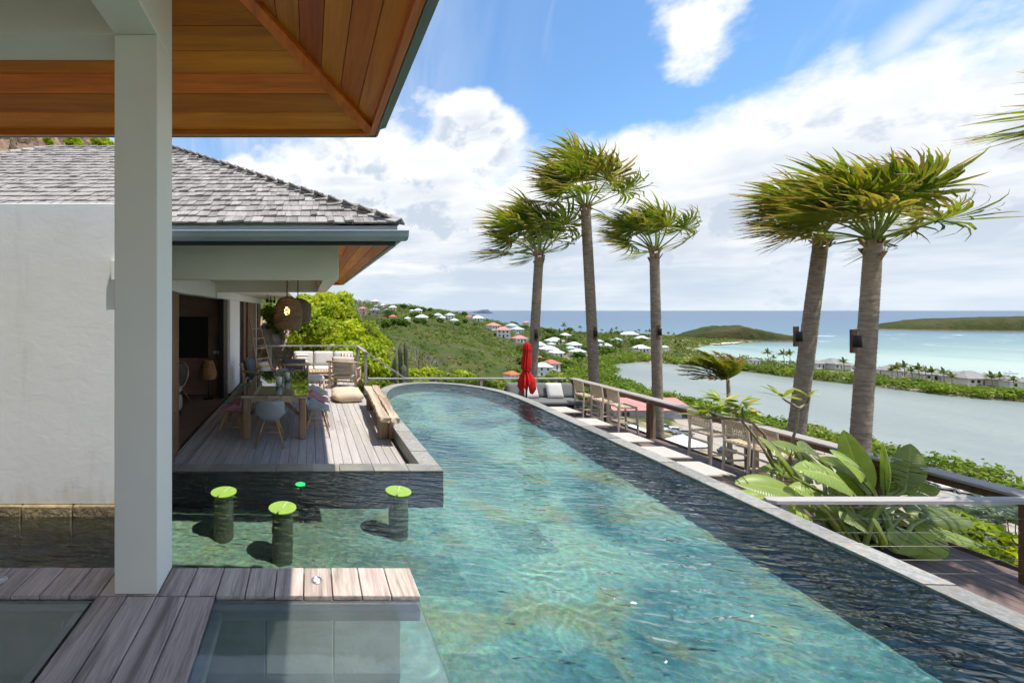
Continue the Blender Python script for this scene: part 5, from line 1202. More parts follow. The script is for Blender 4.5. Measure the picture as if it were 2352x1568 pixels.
# ------------------------------------------------------------------ fan palms, blown to the left by the wind
WIND = Vector((-1.0, .10, .06)).normalized()
def fan_frond(rng, base, az, el, pl, fl, wind, dead=0.0, N=17):
    mb = MB(); d = Vector((math.cos(az)*math.cos(el), math.sin(az)*math.cos(el), math.sin(el)))
    pts = [base.copy()]; rad = []; seg = 6
    for i in range(seg):
        t = (i+1)/seg; dd = (d+WIND*wind*.34*t*t+Vector((0, 0, -1))*(.16+.5*dead)*t*t).normalized(); pts.append(pts[-1]+dd*pl/seg)
    rad = [.026*(1-.55*i/seg) for i in range(seg+1)]
    pet = MB(); pet.tube(pts, rad, 5, False)
    C = pts[-1]; t = (pts[-1]-pts[-2]).normalized()
    side = t.cross(Vector((0, 0, 1)));
    if side.length < .2: side = Vector((0, 1, 0))
    side.normalize(); nrm = side.cross(t)
    tw = rng.uniform(-.5, .5); side, nrm = side*math.cos(tw)+nrm*math.sin(tw), nrm*math.cos(tw)-side*math.sin(tw)
    hub = [C-t*.02]; br = rng.uniform(.0, .35)
    for k in range(-N, N+1):
        ph = k/N*R(112)*rng.uniform(.94, 1.06); d0 = (t*math.cos(ph)+side*math.sin(ph)+nrm*(.18*math.cos(ph*1.5)-.05)).normalized()
        L = fl*(1-.22*(abs(k)/N)**2)*rng.uniform(.88, 1.08); p = C.copy(); ns = 6; cross = (side*math.cos(ph)-t*math.sin(ph)).normalized()
        wv = wind*rng.uniform(.55, 1.5); droop = rng.uniform(.05, .35)+.8*dead; row = []; flut = Vector((0, rng.uniform(-.6, .6), rng.uniform(-.45, .6)))
        fold = cross.cross(d0)*rng.uniform(.2, .5)*(1 if k % 2 else -1)
        for q in range(ns+1):
            s = q/ns; full = 2*L*s*math.sin(R(118)/N/2)*1.12
            w = full if s < .5 else full*.5/s*max(.04, 1-(s-.5)/.52)
            w = max(w, .006); cc = (cross+fold*min(1, s*1.6)*.8).normalized()
            row.append((p+cc*w/2, p-cc*w/2, s))
            b = s**1.25; dd = (d0*(1-.62*min(1, b*wv))+(WIND+flut*.5)*b*wv*1.15+Vector((0, 0, -1))*droop*s*s).normalized(); p = p+dd*L/ns
        b0 = len(mb.v); g = rng.uniform(.2, .95); ext = rng.uniform(.62, 1.05); bk = .45 if rng.random() < .07 else 0
        for a, c, s in row:
            mb.v += [tuple(a), tuple(c)]; brown = max(0.0, (s-ext+.16)/.35)*.95+dead*rng.uniform(.6, 1)+br*.30*s+bk; brown = min(1, brown); mb.vc += [(brown, g, 0), (brown, min(1, g+.08), 0)]
        for q in range(ns): mb.f.append((b0+2*q, b0+2*q+1, b0+2*q+3, b0+2*q+2)); mb.mi.append(0); mb.sm.append(True)
    return mb, pet
def trunk_mesh(p0, p1, r0, r1, seed, bend=0.0):
    rng = random.Random(seed); mb = MB(); L = (p1-p0).length; n = int(L/.055)*2; pts = []; rad = []
    for i in range(n+1):
        t = i/n; c = p0.lerp(p1, t)+Vector((bend*math.sin(t*math.pi), 0, 0)); r = r0+(r1-r0)*t+.05*math.exp(-t*14)
        pts.append(c); rad.append(r*(1.0+(.045 if i % 2 else -.022)+rng.uniform(-.010, .010)))
    nn = 26; vs = []; fs = []
    for i, (c, r) in enumerate(zip(pts, rad)):
        for k in range(nn):
            a = 2*math.pi*k/nn; q = r*(1+rng.uniform(-.012, .012)); vs.append((c.x+q*math.cos(a), c.y+q*math.sin(a), c.z+.006*math.sin(a*2+i)+rng.uniform(-.006, .006)))
    for i in range(n):
        for k in range(nn): fs.append((i*nn+k, i*nn+(k+1) % nn, (i+1)*nn+(k+1) % nn, (i+1)*nn+k))
    mb.add(vs, fs, None, True); return mb
def fan_palm(name_label, base, top, r0, r1, seed, nfr=22, fl=.95, pl=.95, wind=1.0, bend=0.0, specs=None, boots=True):
    rng = random.Random(seed); g = float(ground(base.x, base.y)[0]); b0 = base+(base-top)*((base.z-min(g, -5.6)+.3)/(top.z-base.z)) if base.z > g else base
    o = empty('fan_palm', b0, 0, name_label, 'palm tree', 'wind-blown fan palms beyond the counter'); inv = o.matrix_basis.inverted()
    def add(mb, nm, mats): q = mb.build(nm, mats, o); q.matrix_parent_inverse = Matrix.Translation(-b0); return q
    def addf(two): q = add(two[0], 'frond', M['palm']); two[1].build('petiole', M['petiole'], q)
    add(trunk_mesh(b0, top, r0*1.05, r1, seed, bend), 'trunk', M['trunk'])
    mb = MB()
    for k in range(16 if boots else 6):
        a = rng.uniform(0, 6.283); z = rng.uniform(-.34, .06); p = top+Vector((math.cos(a)*r1*.8, math.sin(a)*r1*.8, z)); e = p+Vector((math.cos(a)*rng.uniform(.05, .13), math.sin(a)*rng.uniform(.05, .13), rng.uniform(.10, .26)))
        mb.bar(p, e, rng.uniform(.05, .10), .02, .004, up=(math.cos(a), math.sin(a), .3))
    add(mb, 'leaf_bases', M['boot'])
    hub = top+Vector((0, 0, .08))
    for i in range(nfr):
        if specs and i < len(specs): az, el, p_, f_, dd = specs[i]; az, el = R(az), R(el)
        else:
            az = rng.uniform(0, 6.283); el = R(rng.choice((84, 76, 66, 56, 46, 34, 22, 10))+rng.uniform(-8, 8)); p_ = f_ = 1.0; dd = 0.0 if rng.random() > .08 else .5
        addf(fan_frond(rng, hub+Vector((math.cos(az), math.sin(az), 0))*r1*.4, az, el, pl*p_*rng.uniform(.9, 1.1), fl*f_*rng.uniform(.9, 1.1), wind, dd))
    return o
PALMS = []
def palm_at(label, pxb, pyb, pxt, pyt, Y, wb, wt, seed, **kw):
    b, t = P(pxb, pyb, Y), P(pxt, pyt, Y); PALMS.append((b, t, Y)); c_ = 1/math.sqrt(1+((pxt-PX)/F)**2); return fan_palm(label, b, t, wb/2/F*Y*c_, wt/2/F*Y*c_, seed, **kw)
palm_at('fan palm behind the red parasol, leftmost of the group', 1222, 870, 1238, 590, 14.3, 25, 21, 3, nfr=19, fl=1.25, pl=1.1, wind=1.15, specs=[(185, 6, 1.05, .95, .15), (172, 14, .9, .75, .2), (60, 84, 1.25, 1.1, 0), (150, 66, 1.2, 1.1, 0), (200, 50, 1.15, 1.05, 0), (170, 42, 1.1, 1.0, .05), (20, 40, .75, .95, .1), (-30, 22, .7, .85, .1), (120, 76, 1.25, 1.05, 0), (240, 60, 1.1, 1.0, 0), (0, 62, .9, 1.0, .1), (190, 30, 1.0, .9, .1)])
palm_at('tallest fan palm with the highest crown, left of centre', 1361, 870, 1345, 482, 13.6, 27, 23, 5, nfr=20, fl=1.2, pl=1.08, wind=1.1, bend=.05, specs=[(10, 30, 1.15, .75, 0), (0, -14, .62, .6, .1), (90, 88, 1.45, 1.05, 0), (160, 70, 1.3, 1.1, 0), (190, 52, 1.15, 1.05, 0), (30, 68, 1.0, .8, 0), (200, 36, 1.0, 1.0, .1), (140, 80, 1.35, 1.1, 0), (250, 66, 1.2, 1.0, 0), (170, 58, 1.2, 1.1, .05)])
palm_at('short fan palm standing alone right of the tallest one', 1512, 990, 1503, 582, 12.9, 28, 23, 7, nfr=17, fl=1.0, pl=0.84, wind=1.2, boots=True, specs=[(0, 22, 1.15, .7, .2), (185, 24, .95, .9, .12), (160, 38, 1.05, 1.0, .1), (90, 80, 1.0, 1.0, 0), (30, 74, 1.05, .95, .15), (150, 66, 1.05, 1.0, 0), (200, 55, 1.0, 1.0, 0), (20, 60, .9, .8, .2)])
palm_at('leaning fan palm behind the thickest trunk on the right', 1830, 985, 1888, 535, 8.9, 52, 38, 9, nfr=16, fl=0.86, pl=0.66, wind=1.25, specs=[(190, -2, .95, .9, .9), (180, 8, .9, .8, .8), (175, 18, 1.0, .9, .3), (170, 30, 1.1, 1.0, .2), (200, 44, 1.1, 1.0, .1), (150, 62, 1.2, 1.0, 0), (90, 80, 1.2, 1.0, 0), (185, 55, 1.2, 1.0, .1)])
palm_at('thickest fan palm nearest the counter with the widest crown', 1976, 1010, 2006, 560, 7.6, 60, 46, 12, nfr=23, fl=0.98, pl=0.74, wind=1.15, specs=[(5, 16, .95, 1.0, .15), (-20, 26, .9, .9, .2), (15, 36, .9, .95, .3), (160, 22, 1.1, .9, .35), (185, 30, 1.15, 1.0, .15), (90, 84, 1.25, 1.1, 0), (130, 68, 1.25, 1.1, 0), (40, 72, 1.25, 1.05, 0), (200, 56, 1.2, 1.05, 0), (10, 62, 1.2, .9, .1), (170, 48, 1.2, 1.0, 0), (250, 70, 1.2, 1.0, 0), (300, 60, 1.1, .9, .2), (150, 78, 1.3, 1.1, 0), (0, 48, 1.0, .8, .35), (230, 40, 1.0, .95, .4)])
b = Vector((10.3, 3.75, -6)); t = Vector((9.55, 4.25, 2.0)); fan_palm('fan palm mostly out of frame at the right, only frond tips showing', b, t, .2, .16, 15, nfr=16, fl=.85, pl=.85, wind=.6, specs=[(165, 12, 1.1, 1.0, .1), (150, 4, 1.1, .95, .1), (175, 22, 1.05, .9, .1)])
# up-lights strapped to the trunks
for (b, t, Y), (px, py), lab in zip(PALMS, ((1233, 770), (1369, 766), (1516, 762), (1836, 773), (1970, 784)), ('dark lamp strapped to the leftmost palm trunk', 'dark lamp on the trunk of the tallest palm', 'dark lamp on the trunk of the short lone palm', 'dark lamp strapped to the leaning palm trunk', 'dark lamp on a wood plate on the thickest palm trunk')):
    c = P(px, py, Y-.20); k = (py-480)/500.0; o = empty('trunk_lamp', c, 0, lab, 'lamp', 'lamps strapped to the palm trunks')
    mb = MB(); mb.box(-.045, .045, -.02, .02, -.21, .21, .004); mb.build('back_plate', M['post'], o, (.0, .06, 0))
    mb = MB(); mb.lathe([(0, -.10), (.055, -.10), (.055, .10), (.05, .105), (0, .105)], 16); mb.build('lamp_body', M['dark'], o, (-.03, -.02, 0))
    mb = MB(); mb.box(-.02, .02, -.02, .05, -.02, .02); mb.build('bracket', M['dark'], o)
# ------------------------------------------------------------------ leaf clouds
def leaf_cloud(rs, blobs, n, size, up=.35, mix=.25, elong=1.8, shell=.62):
    # blobs: (cx,cy,cz,rx,ry,rz); leaves spread through the outer part of each
    blobs = np.array(blobs, float); wgt = blobs[:, 3]*blobs[:, 4]+blobs[:, 4]*blobs[:, 5]+blobs[:, 3]*blobs[:, 5]; k = rs.choice(len(blobs), n, p=wgt/wgt.sum())
    d = rs.normal(size=(n, 3)); d /= np.linalg.norm(d, axis=1)[:, None]; r = shell+(1.04-shell)*rs.rand(n)**.6
    r *= 1+.16*np.sin(d[:, 0]*7+k)*np.sin(d[:, 1]*6+k*2)*np.sin(d[:, 2]*5+1)
    C = blobs[k, :3]+d*blobs[k, 3:]*r[:, None]
    nr = d*.7+rs.normal(size=(n, 3))*.55; nr[:, 2] += up; nr /= np.linalg.norm(nr, axis=1)[:, None]
    a = rs.normal(size=(n, 3)); u = np.cross(nr, a); u /= np.linalg.norm(u, axis=1)[:, None]; v = np.cross(nr, u)
    s = size*(.6+.8*rs.rand(n))[:, None]; u = u*s*elong*.5; v = v*s*.5
    V = np.stack([C-u, C-v*.9+nr*s*.12, C+u, C+v*.9+nr*s*.12], 1).reshape(-1, 3); Q = np.arange(4*n).reshape(n, 4)
    T = np.zeros((n, 4, 2)); T[:, :, 0] = (rs.rand(n)**3*mix)[:, None]; T[:, :, 1] = np.clip(.35+.3*(d[:, 2]*.5+.5)*0+.35*rs.rand(n)+.2*np.sin(k*2.4), 0, 1)[:, None]
    return V, Q, T.reshape(-1, 2)
def branches(mb, base, tips, r, rng, n=6):
    for t in tips:
        b, t = Vector(base), Vector(t); mid = b.lerp(t, .45)+Vector((rng.uniform(-.15, .15), rng.uniform(-.15, .15), .12*(t-b).length)); mb.tube([b, mid, t], [r, r*.6, r*.15], n, False)
def leafy(name, label, cat, base, blobs, n, size, mat, seed, bark='bark', group=None, br=.05, **kw):
    rs = np.random.RandomState(seed); rng = random.Random(seed); base = Vector(base); o = empty(name, base, 0, label, cat, group)
    V, Q, T = leaf_cloud(rs, blobs, n, size, **kw); V = V-np.array(base); link('crown', np_mesh('crown', V, Q, mat, T), o)
    mb = MB(); branches(mb, (0, 0, 0), [Vector(b[:3])-base+Vector((rng.uniform(-.3, .3)*b[3], rng.uniform(-.3, .3)*b[4], b[5]*.3)) for b in blobs], br, rng); mb.build('trunk', M[bark], o); return o
def PB(px, py, Y, r, ry=None, rz=None): p = P(px, py, Y); k = r/F*Y; return (p.x, p.y, p.z, k, (ry or r)/F*Y, (rz or r)/F*Y)
# the bright tree behind the terrace
leafy('tree', 'large bright lime green tree behind the terrace sofa', 'tree', (1.2, 18.5, -5.5),
      [PB(740, 715, 18, 42), PB(700, 730, 17.5, 45), PB(780, 735, 18.5, 42), PB(755, 700, 18.8, 30), PB(700, 700, 18, 26), PB(735, 770, 17.2, 48), PB(800, 775, 17.5, 42), PB(840, 770, 18, 34), PB(850, 820, 17, 45), PB(810, 830, 16.4, 45), PB(875, 800, 18, 28), PB(790, 690, 19, 22), PB(690, 780, 17, 30), PB(760, 800, 16.6, 34), PB(870, 850, 16.4, 32), PB(800, 870, 15.9, 38)], 26000, .105, M['tree'], 5, br=.09, mix=.5, shell=.35)
leafy('tree', 'darker green tree between the basket lamps and the rocky bank', 'tree', (-2.6, 21, -3.2), [PB(622, 715, 20, 24), PB(640, 740, 20, 22), PB(612, 760, 20.5, 16), PB(655, 700, 21, 24)], 5200, .11, M['shrub'], 6, br=.06, mix=.4, shell=.3)
def bare(label, px, py, Y, h, seed, mat='greybark'):
    rng = random.Random(seed); b = P(px, py, Y); o = empty('bare_shrub', b, 0, label, 'shrub', 'bleached bare shrubs'); mb = MB()
    def grow(p, d, L, r, k):
        e = p+d*L; mb.tube([p, p.lerp(e, .5)+Vector((rng.uniform(-.05, .05), rng.uniform(-.05, .05), 0))*L, e], [r, r*.8, r*.55], 4, False)
        if k: [grow(e, (d+Vector((rng.uniform(-.7, .7), rng.uniform(-.7, .7), rng.uniform(-.1, .5)))).normalized(), L*.72, r*.58, k-1) for _ in range(3)]
    grow(Vector((0, 0, -.6)), Vector((rng.uniform(-.15, .15), 0, 1)).normalized(), h*.40, .035, 4); mb.build('twigs', M[mat], o)
bare('bleached bare branches rising over the bright tree', 838, 790, 17.5, 2.3, 2); bare('grey bare twigs left of the cactus stems', 893, 860, 17, 1.6, 4); bare('pale bare bush right of the cactus', 960, 850, 18, 1.5, 6); bare('bare bush under the basket lamps', 650, 790, 19, 1.9, 8); bare('pale bare bush on the slope by the rail', 990, 860, 19, 1.3, 11)
# column cacti
for i, (px, pt, pb, Y, r, lab) in enumerate(((931, 783, 905, 16.0, .075, 'tallest ribbed column cactus stem'), (921, 790, 905, 16.1, .07, 'ribbed cactus stem just left of the tallest'), (911, 815, 905, 15.8, .06, 'short cactus stem on the left of the clump'), (904, 825, 900, 16.2, .055, 'leftmost thin cactus stem'), (925, 835, 910, 15.6, .11, 'thick old cactus base in front of the clump'))):
    b, t = P(px, pb, Y), P(px+1, pt, Y); b.z = min(b.z, -5.5); o = empty('cactus', b, 0, lab, 'cactus', 'column cacti beyond the pool corner'); H = t.z-b.z; mb = MB()
    mb.grid(lambda u, v: ((r*(1+.16*math.cos(9*u*6.283))*(1 if v < .93 else math.sqrt(max(0, 1-((v-.93)/.07)**2)))+.001)*math.cos(u*6.283)+.05*math.sin(v*3+i), (r*(1+.16*math.cos(9*u*6.283))*(1 if v < .93 else math.sqrt(max(0, 1-((v-.93)/.07)**2)))+.001)*math.sin(u*6.283), v*H), 36, 24, True, None, True)
    mb.build('stem', M['cactus'], o)
# shrubs round the far side of the pool and below the rail
SH = [(870, 890, 15.5, 30, 'shrub', 'leafy shrub at the foot of the cactus clump'), (960, 890, 16, 34, 'shrub', 'green shrub behind the rail left of the pool curve'), (1020, 880, 17, 36, 'shrub', 'green shrub behind the rail above the pool curve'), (1090, 890, 17, 34, 'shrub', 'shrub behind the rail right of the first rail post'), (1150, 895, 17, 34, 'shrub', 'yellow-green shrub behind the rail left of the parasol'), (1275, 880, 18, 36, 'shrub', 'leafy shrub behind the grey sofa right of the parasol'), (1310, 895, 17, 26, 'shrub', 'small shrub behind the corner of the counter'), (985, 860, 19, 26, 'tree', 'bright shrub on the slope above the rail'), (1200, 885, 18.5, 30, 'shrub', 'shrub directly behind the red parasol'), (900, 868, 17, 22, 'tree', 'lime shrub just left of the cactus stems'), (945, 862, 17.5, 24, 'tree', 'lime green shrub right of the tallest cactus'), (1060, 866, 20, 24, 'tree', 'bright bushy shrub on the slope above the pool curve')]
for i, (px, py, Y, r, mt, lab) in enumerate(SH):
    p = P(px, py, Y); g = min(float(ground(p.x, p.y)[0]), p.z-.6); leafy('shrub', lab, 'shrub', (p.x, p.y, g), [PB(px, py+4, Y, r, r, r*.8), PB(px-r*.7, py+10, Y+.3, r*.7), PB(px+r*.8, py+8, Y-.2, r*.7)], 2600, .085, M[mt], 40+i, group='shrubs beyond the pool', mix=.4, shell=.4)
# ------------------------------------------------------------------ banana-like strelitzia on the lower deck
def ZP(zx, zy, Y): return P(1690.6+zx/3.0475, 863.7+zy/3.0475, Y)
def blade(p0, p1, W, bow, nrm, seed, tears=.22, curl=.25, n=26):
    rng = random.Random(seed); p0, p1, nrm = Vector(p0), Vector(p1), Vector(nrm).normalized(); L = (p1-p0).length; t = (p1-p0)/L; side = t.cross(nrm).normalized(); nrm = side.cross(t)
    mb = MB(); m = 6
    def mid(s): return p0.lerp(p1, s)+nrm*bow*L*math.sin(s*math.pi)*.6-Vector((0, 0, 1))*bow*L*.5*s*s
    for sg in (-1, 1):
        off = 0.0; prev = None
        for i in range(n+1):
            s = i/n; w = W/2*max(0.0, math.sin(math.pi*min(1, max(0.0, s)**.82)))**.72+.002
            torn = rng.random() < tears and 2 < i < n-1
            rows = [off] if not torn else [off, rng.uniform(-.3, .3)]
            for ri, of in enumerate(rows):
                ring = []
                for q in range(m+1):
                    a = q/m; lift = .34*a-(.16+curl*.55)*a*a+of*a*a*.6
                    ring.append((mid(s)+side*sg*w*a*(1-.10*a*a)+nrm*w*lift+t*(.10*w*a+(.012 if ri else 0)), s, a))
                b0 = len(mb.v)
                for v, s_, a in ring: mb.v.append(tuple(v)); mb.vc.append((s_, a, 0))
                if prev is not None and ri == 0:
                    for q in range(m):
                        f = (prev+q, prev+q+1, b0+q+1, b0+q); mb.f.append(f if sg > 0 else f[::-1]); mb.mi.append(0); mb.sm.append(True)
                prev = b0
            if torn: off = rows[1]
            else: off *= .82
    return mb
ban = empty('banana_plant', (7.05, 5.35, LZ), 0, 'big clump of paddle leaved banana-like plant on the lower deck', 'plant')
BL = [(905, 845, 752, 362, 5.7, .26, .05, (-.6, -.5, .5), .02), (990, 850, 655, 488, 5.2, .40, .14, (.35, -.6, .7), .05), (1042, 848, 1030, 448, 5.1, .20, .06, (.7, -.6, .3), .0), (1185, 800, 1222, 462, 5.3, .24, .06, (-.5, -.6, .4), .5),
      (832, 838, 405, 600, 5.0, .36, .16, (.15, -.6, .8), .25), (465, 842, -10, 730, 4.95, .30, .10, (.0, -.5, .85), .18), (392, 700, 155, 405, 5.6, .30, .10, (.5, -.6, .6), .08), (600, 640, 250, 440, 6.1, .34, .12, (.2, -.6, .8), .35), (640, 640, 430, 470, 6.0, .36, .12, (.3, -.5, .8), .4),
      (900, 830, 820, 560, 5.9, .36, .1, (.3, -.5, .7), .3), (1120, 840, 1130, 570, 5.7, .34, .1, (-.3, -.6, .6), .35), (1240, 850, 1330, 650, 5.4, .26, .12, (-.3, -.6, .6), .5), (700, 830, 640, 640, 5.4, .26, .1, (.3, -.7, .5), .3), (560, 860, 380, 760, 5.3, .28, .1, (.1, -.5, .8), .3),
      (1010, 1190, 955, 985, 4.95, .24, .16, (.3, -.6, .5), .1), (1120, 1235, 1195, 1055, 4.95, .26, .2, (.1, -.6, .7), .3), (1215, 1260, 1440, 1095, 5.0, .26, .14, (-.2, -.6, .7), .45), (1300, 1010, 1640, 985, 5.5, .26, .12, (.0, -.5, .85), .4), (870, 1060, 730, 970, 5.2, .30, .2, (.1, -.6, .7), .2),
      (1200, 960, 1480, 905, 5.8, .30, .12, (.0, -.5, .85), .4), (760, 1050, 560, 960, 5.5, .28, .16, (.1, -.5, .8), .3), (1080, 1000, 1010, 900, 5.6, .26, .1, (.3, -.7, .4), .2), (520, 1000, 300, 900, 5.4, .24, .2, (.1, -.5, .8), .3), (1290, 1150, 1380, 1000, 5.5, .24, .12, (-.2, -.7, .5), .5),
      (950, 980, 880, 880, 6.0, .32, .1, (.3, -.7, .4), .3), (1180, 1100, 1270, 930, 5.9, .32, .12, (-.2, -.7, .5), .3), (820, 940, 720, 830, 6.1, .34, .1, (.2, -.7, .5), .3)]
rb = random.Random(21)
BL += [(bx+rb.uniform(-120, 120), by+rb.uniform(-40, 120), tx+rb.uniform(-140, 140), ty+rb.uniform(40, 190), Y+rb.uniform(.2, .7), W*rb.uniform(.7, 1.0), bow, (nr[0]+rb.uniform(-.4, .4), nr[1], nr[2]), .3) for bx, by, tx, ty, Y, W, bow, nr, tr in BL[0:26]]
for i, (bx, by, tx, ty, Y, W, bow, nr, tr) in enumerate(BL):
    a, b = ZP(bx, by, Y), ZP(tx, ty, Y+(.12 if i % 2 else -.1)); o = part(blade(a, b, W*1.3, bow, nr, 100+i, min(.05+tr*.5, .22), .25+.5*((i*7) % 5)/5), 'leaf', M['banana'], ban); o.name = 'leaf'
    root = Vector((7.0+.25*math.sin(i*2.3), 5.35+.25*math.cos(i*1.7), LZ+.0)); mb = MB(); mb.tube([root, root.lerp(a, .55)+Vector((0, 0, .12)), a, a.lerp(b, .5)], [.028, .022, .014, .004], 6, False); part(mb, 'stalk', M['petiole'], ban)
mb = MB(); mb.box(-.42, .42, -.30, .30, .003, .10, .01); mb.build('planter', M['dark'], ban)
# ------------------------------------------------------------------ frangipani
def QP(zx, zy, Y): return P((1680+zx/5.6)/1.08844, (960+zy/5.6)/1.08844, Y)
def simple_leaf(mb, p, d, L, W, rng, yellow=0.0):
    d = Vector(d).normalized(); up = Vector((rng.uniform(-.4, .4), rng.uniform(-.5, .1), 1)); s = d.cross(up).normalized(); nn = s.cross(d); b0 = len(mb.v); g = rng.uniform(.3, .8)
    prof = [(0, .06), (.2, .6), (.45, 1), (.7, .8), (.9, .35), (1, .02)]
    for t, w in prof:
        c = p+d*L*t+nn*L*(.10*t-.26*t*t)
        for k in (-1, 0, 1): q = c+s*k*W/2*w+nn*(abs(k)*W*.16*w); mb.v.append(tuple(q)); mb.vc.append((yellow, g, 0))
    for i in range(len(prof)-1):
        for k in (0, 1): mb.f.append((b0+3*i+k, b0+3*i+k+1, b0+3*i+k+4, b0+3*i+k+3)); mb.mi.append(0); mb.sm.append(True)
def frangipani(label, Y, root, limbs, tips, seed, nleaf=9):
    rng = random.Random(seed); r0 = QP(*root, Y); r0.z = LZ; o = empty('frangipani', r0, 0, label, 'plant', 'frangipani bushes by the counter')
    for l in limbs:
        mb = MB(); pts = [QP(x, y, Y+.1*math.sin(x)) for x, y in l]; mb.tube(pts, [.022-.012*i/(len(pts)-1) for i in range(len(pts))], 7); part(mb, 'branch', M['limb'], o)
    for x, y, n_, sp in tips:
        p = QP(x, y, Y); mb = MB()
        for k in range(n_+3):
            a = rng.uniform(0, 6.283); d = Vector((math.cos(a)-.25, math.sin(a)*.8, rng.uniform(-.15, .8))); simple_leaf(mb, p+d*.02, d, rng.uniform(.15, .26)*sp, rng.uniform(.045, .07)*sp, rng, 1.0 if rng.random() < .10 else rng.uniform(0, .25))
        part(mb, 'leaf_cluster', M['plum'], o)
M['limb'] = M_plain('frangipani_bark', (.34, .27, .14), (.22, .20, .10), 14, .7)
frangipani('spreading frangipani branch with sparse leaves before the near bar stools', 6.2, (1500, 1250), [[(1420, 1150), (1280, 900), (1170, 740), (1000, 540), (870, 390), (760, 300), (700, 240)], [(1420, 1150), (1290, 700), (1130, 545), (990, 490), (840, 465), (640, 450), (570, 390)], [(960, 505), (800, 480), (600, 470), (480, 485), (400, 455)], [(1000, 495), (990, 400), (985, 330)], [(870, 390), (920, 320), (970, 250)], [(640, 450), (560, 420), (500, 390)]],
           [(700, 235, 9, 1.1), (970, 250, 8, 1.0), (985, 330, 9, 1.0), (400, 450, 8, 1.15), (500, 390, 6, .9), (570, 390, 7, .9), (880, 380, 5, .9), (1010, 480, 5, 1.0), (650, 450, 4, .9)], 3)
frangipani('forked frangipani stem with a few leaves rising past the leaning palm', 6.4, (1700, 1250), [[(1640, 1200), (1660, 950), (1690, 770), (1740, 600), (1765, 450), (1770, 340)], [(1770, 340), (1700, 290), (1600, 235), (1545, 195)], [(1770, 340), (1850, 300), (1905, 240), (1915, 170)]],
           [(1540, 190, 6, 1.15), (1915, 165, 4, .95)], 5)
# ------------------------------------------------------------------ young feather palm leaning out from the slope
def feather(mb, base, az, el, L, rng, wind, brown, nl=40, ll=.50):
    d = Vector((math.cos(az)*math.cos(el), math.sin(az)*math.cos(el), math.sin(el))); p = Vector(base); pts = [p.copy()]; ds = []
    for i in range(nl):
        s = i/nl; dd = (d+WIND*wind*s*1.5+Vector((0, 0, -1))*.55*s*s).normalized(); p = p+dd*L/nl; pts.append(p.copy()); ds.append(dd)
    b0 = len(mb.v); mb.cur = 1; mb.tube(pts[::3], .012, 4, False); mb.vc += [(0, .5, 0)]*(len(mb.v)-b0); mb.cur = 0
    for i in range(3, nl):
        s = i/nl; t = ds[i]; side = t.cross(Vector((0, 0, 1))); side.normalize(); l = ll*math.sin((.12+.85*s)*math.pi)**.6*rng.uniform(.8, 1.1)
        for sg in (-1, 1):
            d2 = (side*sg*.8+t*.75+Vector((0, 0, rng.uniform(-.1, .35)))).normalized(); q = pts[i]; b0 = len(mb.v); g = rng.uniform(.3, .8)
            for k in range(4):
                r = k/3; w = .034*(1-r*.85); cc = t.cross(d2).normalized().cross(d2).normalized()
                mb.v += [tuple(q+cc*w), tuple(q-cc*w)]; br = min(1, max(0, brown*1.3*r+brown*.35+.35*(r-.7))); mb.vc += [(br, g, 0)]*2
                q = q+(d2+WIND*wind*r*1.1+Vector((0, 0, -.25*r))).normalized()*l/3
            for k in range(3): mb.f.append((b0+2*k, b0+2*k+1, b0+2*k+3, b0+2*k+2)); mb.mi.append(0); mb.sm.append(True)
fpb = P(1676, 960, 16.5); fpt = P(1672, 872, 16.5); fp = empty('feather_palm', (fpb.x, fpb.y, float(ground(fpb.x, fpb.y)[0])), 0, 'small wind-swept feather palm with browning fronds over the lagoon', 'palm tree'); inv = fp.location.copy()
mb = MB(); mb.tube([fp.location-Vector((0, 0, .4)), fpb, fpt], [.12, .075, .055], 10); part(mb, 'trunk', M['trunk'], fp)
rng = random.Random(4)
for i, (az, el, L, br) in enumerate(((170, 30, 1.75, .15), (185, 48, 1.7, .05), (150, 58, 1.7, .0), (90, 70, 1.6, .0), (60, 60, 1.5, .25), (175, 14, 1.75, .9), (190, 8, 1.5, .8), (20, 62, 1.3, .6), (0, 45, 1.2, .85), (210, 62, 1.6, .0), (120, 78, 1.6, .0), (270, 50, 1.5, .2), (165, 40, 1.75, .1), (178, 56, 1.7, .0), (140, 44, 1.6, .3), (160, 22, 1.7, .6))):
    mb = MB(); feather(mb, fpt, R(az), R(el), L, rng, .85, br); o = part(mb, 'frond', [M['feather'], M['petiole']], fp)
# ------------------------------------------------------------------ garden below the right-hand counter
def RP(zx, zy, Y): return P((2200+zx/4.9)/1.08844, (1240+zy/4.9)/1.08844, Y)
def g_leafy(lab, pts, n, size, mt, seed, Y, base=None):
    bl = []
    for zx, zy, r in pts: p = RP(zx, zy, Y); k = r/4.9/1.08844/F*Y; bl.append((p.x, p.y, p.z, k, k, k*.85))
    b = bl[0]; g = float(ground(b[0], b[1])[0]); return leafy('garden_shrub', lab, 'shrub', (b[0], b[1], min(g, b[2]-.5)), bl, n, size, M[mt], seed, group='garden shrubs below the counter', mix=.25, shell=.3, elong=2.0)
g1 = g_leafy('glossy shrub with white blossoms below the lower deck edge', [(1050, 560, 210), (1250, 640, 260), (1450, 800, 240), (1150, 450, 150), (1620, 900, 200), (1350, 500, 160), (1000, 690, 130), (1750, 980, 200), (1480, 640, 200)], 5200, .15, 'shrub', 61, 9.6)
mb = MB(); rng = random.Random(9)
